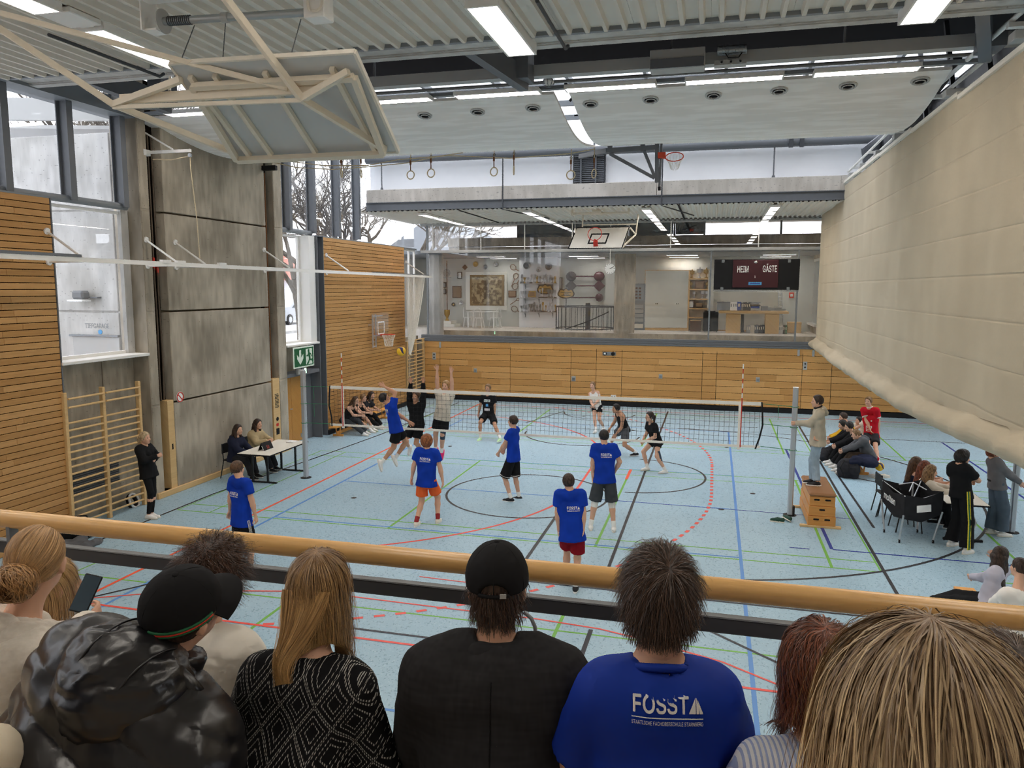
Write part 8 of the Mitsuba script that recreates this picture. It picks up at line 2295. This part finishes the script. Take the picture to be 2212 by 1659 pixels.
def cap(J, mats, yaw=0.0, tilt=0.0, back_gap=False):
    """baseball cap: crown of panels with seams, button, brim; yaw turns the brim away from the face"""
    t, C = J['t'], J['C']
    R = J['RH'] @ rotz(yaw) @ rotx(tilt)
    hr, hf, hu = R[:, 0], R[:, 1], R[:, 2]
    c = C + hu * 0.035 - hf * 0.008
    cuts = [ellip(c - hf * 0.105 - hu * 0.02, R, [0.042, 0.05, 0.036], 0.0)] if back_gap else []
    crown = blob([ellip(c, R, [0.094, 0.113, 0.108], 0.02)], 0.006, [(c - hu * 0.022, -hu)], cuts)
    k = put('cap', ruffle(crown, 0.0015, 20, 2), mats, t, smooth=True)
    put('button', ell(c + hu * 0.109, (0.009, 0.009, 0.005), R=R), mats, k, smooth=True)
    seams = []
    for a in np.arange(6) * np.pi / 3 + 0.52:
        q = np.linspace(0.05, 1.75, 16)
        seams.append(tube([c + R @ np.array([0.0945 * math.sin(s) * math.cos(a), 0.1135 * math.sin(s) * math.sin(a), 0.1085 * math.cos(s)]) for s in q if 0.1085 * math.cos(s) > -0.02], 0.0012, 5))
    put('seam', cat(seams), mats, k, smooth=True)
    n = 24
    P_, Q_ = [], []
    for i in range(n + 1):
        a = -1.15 + 2.3 * i / n
        inner = np.array([0.093 * math.sin(a), 0.111 * math.cos(a), -0.018])
        outer = inner + np.array([0.012 * math.sin(a), 0.075 * max(0, math.cos(a * 1.2)) ** 0.5, -0.02 - 0.022 * (a / 1.15) ** 2])
        P_.append(c + R @ inner); Q_.append(c + R @ outer)
    v = np.array(P_ + Q_ + [p - hu * 0.005 for p in P_] + [p - hu * 0.005 for p in Q_]); m = n + 1
    f = []
    for i in range(n):
        f += [[i, i + 1, m + i + 1], [i, m + i + 1, m + i], [2 * m + i, 3 * m + i + 1, 2 * m + i + 1], [2 * m + i, 3 * m + i, 3 * m + i + 1], [m + i, m + i + 1, 3 * m + i + 1], [m + i, 3 * m + i + 1, 3 * m + i]]
    put('brim', (v, np.array(f)), mats, k, smooth=30)
    if back_gap:
        q = np.linspace(-0.48, 0.48, 12)
        put('strap', cat([tube([c + R @ np.array([0.0935 * math.sin(s), -0.1135 * math.cos(s), -0.017]) for s in q], 0.006, 6)]), mats, k, smooth=True)
        put('buckle', cat([bx(-0.01, 0.01, -0.002, 0.002, -0.002, 0.002)]) if False else bar(c + R @ np.array([0.018, -0.119, -0.012]), c + R @ np.array([0.036, -0.117, -0.012]), 0.005, 0.012), 'mat_steel_pale', k)
    return c, R, k


CL['fleece'] = pmat('cloth_fleece', lambda p, n, uv: mix(lin([200, 192, 180]), lin([230, 224, 214]), fbm(p.x * 55, p.y * 55, p.z * 55, 3)), rough=1.0, spec=0.05, bump=lambda p, n, uv: fbm(p.x * 160, p.y * 160, p.z * 160, 2), bscale=0.003)
CL['linen'] = pmat('cloth_linen', lambda p, n, uv: mix(lin([36, 36, 38]), lin([54, 54, 56]), 0.5 * fbm(p.x * 14, p.y * 14, p.z * 90, 2) + 0.5 * fbm(p.x * 90, p.y * 90, p.z * 14, 2)), rough=0.95, spec=0.1)
CL['puffer'] = pmat('cloth_puffer', lambda p, n, uv: mix(lin([16, 16, 18]), lin([26, 26, 29]), noise(p.x * 5, p.y * 5, p.z * 5)), rough=0.3, spec=0.55, bump=lambda p, n, uv: fbm(p.x * 9, p.y * 9, p.z * 16, 2), bscale=0.011)
CL['cream_puffer'] = pmat('cloth_cream_puffer', lambda p, n, uv: mix(lin([206, 200, 188]), lin([226, 221, 211]), noise(p.x * 5, p.y * 5, p.z * 5)), rough=0.5, spec=0.4, bump=lambda p, n, uv: fbm(p.x * 18, p.y * 18, p.z * 26, 3), bscale=0.01)


def f_knit(p, n, uv):
    U, V = p.x / 0.108, (p.z - 0.3 * p.y) / 0.125
    D = dr.abs(U - dr.floor(U) - 0.5) * 2 + dr.abs(V - dr.floor(V) - 0.5) * 2
    D = dr.minimum(D, 2 - D)
    line = dr.select((dr.abs(D - 0.94) < 0.035) | (dr.abs(D - 0.66) < 0.035) | (dr.abs(D - 0.38) < 0.035), 1.0, 0.0)
    s = p.x / 0.0056
    dot = dr.select(s - dr.floor(s) < 0.55, 1.0, 0.0)
    return mix(lin([22, 22, 24]), lin([158, 156, 152]), line * dot)


CL['knit'] = pmat('cloth_knit', f_knit, rough=0.95, spec=0.1)


def f_stripe(p, n, uv):
    s = (p.x + 0.25 * p.y) / 0.0135
    fr = s - dr.floor(s)
    return mix(lin([232, 233, 238]), lin([150, 164, 200]), dr.select(fr < 0.42, 1.0, 0.0))


CL['striped'] = pmat('cloth_striped', f_stripe, rough=0.85, spec=0.2)
CL['royal_near'] = pmat('cloth_royal_near', lambda p, n, uv: mix(lin([9, 42, 136]), lin([15, 52, 156]), fbm(p.x * 4, p.y * 4, p.z * 4, 2)), rough=0.7, spec=0.3)
CL['sandjeans'] = cloth('sandjeans', (206, 194, 172))
CL['bluegrey'] = cloth('bluegrey', (150, 158, 172))


def seated(label, hx, hy, Y, face, lean=(0.0, 0.12), drop=0.70, neckdrop=0.215, floor=2.45, handy=0.36, **kw):
    hd = at(hx, hy, y=Y)
    a = math.radians(face)
    F_ = np.array([math.cos(a), math.sin(a), 0.0]); R_ = np.array([math.sin(a), -math.cos(a), 0.0])
    pel = hd - F_ * lean[1] * 2 - R_ * lean[0] * 2 - [0, 0, drop]
    nk = hd - F_ * (0.02 + lean[1] * 0.45) - R_ * lean[0] * 0.4 - [0, 0, neckdrop]
    kn = pel + F_ * 0.42
    args = dict(lh=kn - R_ * 0.12 + [0, 0, 0.1] - F_ * (0.42 - handy), rh=kn + R_ * 0.12 + [0, 0, 0.1] - F_ * (0.42 - handy), lf=np.array([*(kn - R_ * 0.12 + F_ * 0.05)[:2], floor + 0.09]), rf=np.array([*(kn + R_ * 0.12 + F_ * 0.05)[:2], floor + 0.09]))
    args.update(kw)
    return person(label, face, pel, nk, hd, args.pop('lh'), args.pop('rh'), args.pop('lf'), args.pop('rf'), h=args.pop('h', 0.0145), **args)


# someone half hidden beyond the bun, then the woman with the bun
seated('person in a grey-blue jacket with loose blond hair, mostly hidden beyond the hair bun', 112, 1262, -0.28, 70, top=('jacket', 'bluegrey'), bottom=('trousers', 'jeans'), skin='light', female=True, hairfn=hairdo(700, 'long', (150, 116, 76), (206, 170, 120), seed=3, L=0.3, shell='blond'), H=1.66)
hd_ = at(84, 1212, y=-0.72)
def bun_hair(t, C, RH, neck, up, fw, rt, Z):
    pl = np.array([-0.02, -0.105, -0.05])
    C2, R = hairdo(2600, 'pulled', (132, 96, 58), (216, 174, 120), seed=5, L=0.17, r=0.0013, pull=pl, shell='blond', low=-0.55)(t, C, RH, neck, up, fw, rt, Z)
    g = np.random.default_rng(9)
    b = C2 + RH @ np.array([-0.012, -0.135, -0.045])
    X = []
    for i in range(1300):
        s = np.linspace(0, 1, 18); a0 = g.uniform(0, 6.28); R1 = g.uniform(0.015, 0.064); tw = g.uniform(3.5, 6.0); k = int(g.integers(3))
        ax = unit(np.array([g.normal(0, 0.5), -1.0, g.normal(0, 0.5)]))
        F, _ = frame_of([0, 0, 0], ax)
        q = a0 + s * tw
        loc_ = np.stack([np.cos(q) * R1 * 1.15, np.sin(q) * R1, 0.02 * np.sin(q * 2 + k) + g.uniform(-0.012, 0.02) + 0 * q], 1) @ F.T
        X.append(b + loc_ @ RH.T)
    put('scalp', ell(b, (0.058, 0.04, 0.054), 20, RH), HAIR['lightbrown'], t, smooth=True)
    m, c = strand_mesh(np.array(X), 0.0009, (120, 84, 48), (208, 160, 104), g, tip=0.9)
    put('hair_bun', m, 'mat_strand', t, smooth=True, color=c)
J = seated('blonde woman with a low hair bun in a cream fleece hooded top holding a phone', 84, 1212, -0.72, 62, top=('hoodie', 'fleece'), bottom=('trousers', 'jeans'), skin='light', female=True, hairfn=bun_hair, look=(112, 0.03), H=1.72, drop=0.69, rh=at(192, 1345, y=-0.42), lh=at(150, 1370, y=-0.35), build=1.04)
put('earring', ring(J['C'] + J['RH'] @ np.array([0.085, -0.012, -0.045]), (0.5, 1, 0), 0.009, 0.002, 14, 5), 'mat_gold', J['t'], smooth=True)
put('collar', ruffle(blob([cone(J['neck'] - J['rt'] * 0.10 - J['fw'] * 0.05 + J['up'] * 0.0, J['neck'] - J['fw'] * 0.14 - J['up'] * 0.12, 0.05, 0.065, 0.05), cone(J['neck'] + J['rt'] * 0.11 - J['fw'] * 0.05 + J['up'] * 0.0, J['neck'] - J['fw'] * 0.14 - J['up'] * 0.12, 0.05, 0.065, 0.05), cone(J['neck'] - J['rt'] * 0.12, J['neck'] - J['rt'] * 0.05 + J['fw'] * 0.08, 0.045, 0.04, 0.04), cone(J['neck'] + J['rt'] * 0.12, J['neck'] + J['rt'] * 0.05 + J['fw'] * 0.08, 0.045, 0.04, 0.04)], 0.01), 0.008, 12, 4), CL['fleece'], J['t'], smooth=True)
ph_ = at(186, 1282, y=-0.40)
k = one('phone', moved(rbox(-0.036, 0.036, -0.004, 0.004, -0.075, 0.075, 0.004), rotz(0.35) @ rotx(-0.6) @ roty(0.25), ph_), 'mat_black', 'smartphone held up by the woman with the hair bun', 'phone')
put('screen', moved(bx(-0.032, 0.032, -0.0048, -0.004, -0.07, 0.07), rotz(0.35) @ rotx(-0.6) @ roty(0.25), ph_), 'mat_tinted', k)

# curly dark hair and pale padded jacket beyond the black cap
seated('person with messy dark curls in a cream padded jacket beyond the black cap', 464, 1238, -0.30, 85, top=('jacket', 'cream_puffer'), bottom=('trousers', 'black'), skin='light', hairfn=hairdo(1500, 'short', (34, 22, 17), (92, 58, 40), seed=12, L=0.10, r=0.0014, lift=0.7, wob=0.35, curl=0.9, curlf=90, big=0.006, shell='dark'), H=1.74, look=(80, -0.25), build=1.0)

# man in the black padded jacket
J = seated('man in a black padded jacket with big hood and black cap leaning forward', 398, 1318, -1.02, 78, lean=(0.1, 0.16), drop=0.60, neckdrop=0.20, top=('puffer', 'puffer'), bottom=('trousers', 'black'), skin='light', hair=('crop', 'dark'), look=(76, -0.3), headframe=((0.252, 0.895, 0.25), (0.111, -0.548, 0.75)), floor=2.85, H=1.82, build=1.2)
c_, R_, k_ = cap(J, CL['black'], yaw=-0.1, tilt=0.05)
for o, m_ in ((0.0, 'mat_sign_green'), (0.007, 'mat_red_paint'), (0.014, 'mat_sign_green')):
    put('cap_stripe', tube([c_ + R_ @ np.array([0.0965 * math.sin(s), 0.1155 * math.cos(s), -0.016 + o]) for s in np.linspace(1.25, 2.9, 16)], 0.0042, 6), m_, k_, smooth=True)
nk, fw_, rt_, up_ = J['neck'], J['fw'], J['rt'], J['up']
hood = blob([ellip(nk - fw_ * 0.07 + up_ * 0.03 - rt_ * 0.03, np.stack([rt_, fw_, up_], 1), [0.18, 0.125, 0.12], 0.05), ellip(nk - fw_ * 0.10 - up_ * 0.04 - rt_ * 0.03, np.stack([rt_, fw_, up_], 1), [0.15, 0.105, 0.12], 0.05), cone(nk - rt_ * 0.145 + up_ * 0.03, nk - rt_ * 0.10 + fw_ * 0.09, 0.055, 0.05, 0.04), cone(nk + rt_ * 0.145 + up_ * 0.03, nk + rt_ * 0.10 + fw_ * 0.09, 0.055, 0.05, 0.04)], 0.009)
put('hood', ruffle(ruffle(hood, 0.012, 9, 3, (0.6, 0.6, 1.6)), 0.005, 26, 5, (0.5, 1, 1)), CL['puffer'], J['t'], smooth=True)
put('collar', ruffle(blob([cone(nk - up_ * 0.05, nk + (J['C'] - nk) * 0.5, 0.125, 0.105, 0.03)], 0.01, [(nk + (J['C'] - nk) * 0.55, J['C'] - nk)]), 0.006, 14, 2), CL['puffer'], J['t'], smooth=True)
put('hood_seam', cat([tube([nk - rt_ * 0.03 - fw_ * (0.07 + 0.128 * math.cos(s)) + up_ * (0.03 + 0.124 * math.sin(s)) + rt_ * o for s in np.linspace(-0.9, 1.5, 16)], 0.003, 6) for o in (-0.07, 0.08)]), CL['puffer'], J['t'], smooth=True)
put('hood_rim', tube([nk + rt_ * 0.155 * math.sin(s) - fw_ * (0.035 + 0.05 * math.cos(s)) + up_ * (0.085 + 0.03 * math.cos(s)) for s in np.linspace(-1.9, 1.9, 24)], 0.02, 8), CL['puffer'], J['t'], smooth=True)

# woman in the openwork knit
J = seated('woman with long blond hair in a black openwork knit top leaning forward', 690, 1268, -0.66, 92, lean=(0.0, 0.14), drop=0.655, top=('long', 'knit'), bottom=('trousers', 'black'), skin='light', female=True, hairfn=hairdo(2600, 'long', (104, 76, 46), (206, 166, 112), root=(110, 80, 50), seed=21, L=0.31, r=0.0013, whorl=(0.02, -0.25, 0.97), shell='lightbrown', low=-0.6, steps=18, curl=0.14, curlf=24), look=(98, -0.15), H=1.72, build=1.02)
g_ = np.random.default_rng(4)
X = []
for i in range(1100):
    s = np.linspace(0, 1, 20); o = g_.normal(0, 1, 2)
    q0 = J['C'] + J['RH'] @ np.array([np.clip(0.045 * o[0], -0.075, 0.075), -0.112 - 0.004 * g_.uniform(), 0.015])
    q1 = J['C'] + J['RH'] @ np.array([-0.015 + 0.022 * o[0], -0.150 + 0.006 * o[1], -0.13])
    q2 = J['C'] + J['RH'] @ np.array([-0.055 + 0.012 * o[1], -0.175, -0.20])
    q3 = J['C'] + J['RH'] @ np.array([-0.045 + 0.012 * o[0], -0.165, -0.27 - 0.03 * g_.uniform()])
    b3 = np.stack([(1 - s) ** 3, 3 * s * (1 - s) ** 2, 3 * s * s * (1 - s), s ** 3], 1)
    X.append(b3 @ np.stack([q0, q1, q2, q3]) + np.outer(np.sin(s * 8) * 0.012 * s, J['rt']))
m_, c_ = strand_mesh(np.array(X), 0.0009, (124, 90, 52), (210, 168, 110), g_, C=J['C'])
put('hair_tail', m_, 'mat_strand', J['t'], smooth=True, color=c_)

# man with the black cap and the dark blazer
J = seated('man in a charcoal blazer and black cap seated at the middle of the rail', 1074, 1268, -0.66, 100, lean=(0.0, 0.05), drop=0.70, top=('jacket', 'linen'), bottom=('trousers', 'brownpants'), skin='light', hairfn=hairdo(1500, 'nape', (34, 23, 18), (78, 54, 40), seed=31, L=0.055, r=0.0014, low=-0.95, shell='dark', curl=0.35, curlf=60), H=1.84, look=(101, 0.0), build=1.03, neckdrop=0.205)
cap(J, CL['black'], back_gap=True)
S = J
put('back_seam', tube([q for q in on_back(J, np.column_stack([np.zeros(14), np.linspace(-0.34, 0.14, 14), np.zeros(14)]), None, 0.0, out=0.0015)[0]], 0.0022, 5), CL['black'], J['shirt_key'], smooth=True)
put('collar', blob([cone(J['neck'] - J['rt'] * 0.055 - J['fw'] * 0.05 + J['up'] * 0.03, J['neck'] + J['rt'] * 0.055 - J['fw'] * 0.05 + J['up'] * 0.03, 0.036, 0.036, 0.02), cone(J['neck'] - J['rt'] * 0.07 - J['fw'] * 0.03 + J['up'] * 0.0, J['neck'] - J['rt'] * 0.05 + J['fw'] * 0.06 - J['up'] * 0.03, 0.03, 0.03, 0.02), cone(J['neck'] + J['rt'] * 0.07 - J['fw'] * 0.03, J['neck'] + J['rt'] * 0.05 + J['fw'] * 0.06 - J['up'] * 0.03, 0.03, 0.03, 0.02)], 0.008), CL['linen'], J['t'], smooth=True)
k = one('wire_loop', tube([at(u, v, y=-0.25) for u, v in ((1132, 1322), (1148, 1336), (1156, 1355), (1157, 1375), (1156, 1390))], 0.0075, 8), 'mat_steel_mid', 'grey cable loop beside the man in the charcoal blazer', 'cable', smooth=True)

# man in the blue team shirt
J = seated('man seated at the rail in a blue team shirt with large white lettering', 1424, 1283, -0.74, 100, lean=(0.0, 0.05), drop=0.70, top=('tee', 'royal_near'), bottom=('trousers', 'charcoal'), skin='light', hairfn=hairdo(3200, 'short', (32, 22, 17), (84, 58, 42), seed=41, L=0.085, r=0.0013, whorl=(0.12, -0.62, 0.62), shell='dark', low=-0.72, big=0.004, lift=0.34), H=1.80, look=(104, -0.05), sleeve=0.8, build=0.88, neckdrop=0.2)
logo(J, 0.182, 0.075, 0.01, small=True)
put('collar', ring(J['neck'] + J['up'] * 0.012 - J['fw'] * 0.006, J['up'] + J['fw'] * 0.35, 0.073, 0.011, 28, 8), CL['royal_near'], J['shirt_key'], smooth=True)

# woman in the striped shirt
J = seated('woman with wavy auburn hair in a blue and white striped shirt', 1772, 1446, -0.80, 98, lean=(0.0, 0.06), drop=0.68, neckdrop=0.185, top=('long', 'striped'), bottom=('trousers', 'jeans'), skin='light', female=True, hairfn=hairdo(2800, 'long', (52, 24, 15), (138, 74, 44), seed=51, L=0.235, r=0.0014, whorl=(0.03, -0.3, 0.95), shell='auburn', low=-0.6, curl=0.42, curlf=48, steps=20), look=(92, -0.1), H=1.68)

# dark-haired person at the very edge, and the blond head closest to the camera
seated('person with dark brown hair mostly hidden behind the close blond head', 2160, 1492, -1.05, 95, top=('sweater', 'charcoal'), bottom=('trousers', 'black'), skin='light', hairfn=hairdo(1600, 'short', (38, 26, 20), (92, 66, 48), seed=61, L=0.11, r=0.0013, shell='dark', low=-0.7, lift=0.1, wob=0.1), H=1.74, floor=2.45)
J = seated('blond woman with highlighted straight hair closest to the camera', 1988, 1580, -1.90, 108, lean=(0.0, 0.03), drop=0.70, top=('sweater', 'charcoal'), bottom=('trousers', 'black'), skin='light', female=True, hairfn=hairdo(6500, 'long', (112, 86, 60), (224, 196, 152), root=(96, 72, 52), seed=71, L=0.42, r=0.0013, whorl=(0.02, 0.1, 0.995), shell='lightbrown', low=-0.6, steps=18, big=0.008, wob=0.075, curl=0.06, curlf=18), look=(108, 0.0), H=1.70, floor=2.85)

# only a knee of the next spectator shows
kp = at(4, 1650, y=-1.36)
person('spectator in sand coloured jeans of whom only a knee shows beside the padded jacket', 75, kp + np.array([-0.22, -0.40, 0.06]), kp + np.array([-0.26, -0.44, 0.54]), kp + np.array([-0.24, -0.40, 0.76]), kp + np.array([-0.35, -0.1, 0.1]), kp + np.array([-0.2, -0.22, 0.13]), kp + np.array([-0.3, 0.02, -0.40]), kp + np.array([-0.03, 0.05, -0.40]), H=1.76, skin='light', hair=('short', 'brown'), top=('sweater', 'navy'), bottom=('trousers', 'sandjeans'), shoes='white', h=0.012)

# ------------------------------------------------------------------ gallery benches and handrail
for y, z, l in ((-0.90, 2.85, 'long plain spectator bench under the front row at the handrail'), (-1.62, 3.1, 'plain spectator bench of the second row on the gallery step'), (-2.1, 3.38, 'spectator bench of the last row at the camera')):
    t = thing('spectator_bench', l, 'bench')
    put('seat', rbox(5.5, 14.5, y - 0.2, y + 0.14, z - 0.05, z, 0.01), 'mat_wood_pale', t)
    zf = 2.45 if y > -1 else 2.85 if y > -2 else 3.05
    for x in np.arange(6, 14.6, 1.7):
        put('leg', bx(x, x + 0.05, y - 0.12, y + 0.06, zf, z - 0.05), 'mat_steel_dark', t)
t = thing('gallery_railing', 'long railing with round wooden handrail and dark flat bars in front of the spectators', 'railing')
put('handrail', cyl((2.0, 0.05, 3.48), (22.0, 0.05, 3.48), 0.042, n=24), 'mat_wood_rail', t, smooth=30)
put('middle_bar', rbox(2.0, 22, 0.03, 0.055, 3.315, 3.375, 0.004), 'mat_steel_dark', t)
put('bar_edge', bx(2.0, 22, 0.026, 0.06, 3.375, 3.381), 'mat_steel_mid', t)
put('lower_bar', rbox(2.0, 22, 0.03, 0.055, 2.50, 2.56, 0.004), 'mat_steel_dark', t)
for x in [8.2 - 1.55 * 3, 8.2 - 1.55 * 2, 8.2 - 1.55, 8.2, 9.75, 11.3, 12.85, 14.4, 15.95]:
    put('post', cat([bx(x - 0.01, x + 0.01, 0.02, 0.07, 2.3, 3.46)]), 'mat_steel', t)
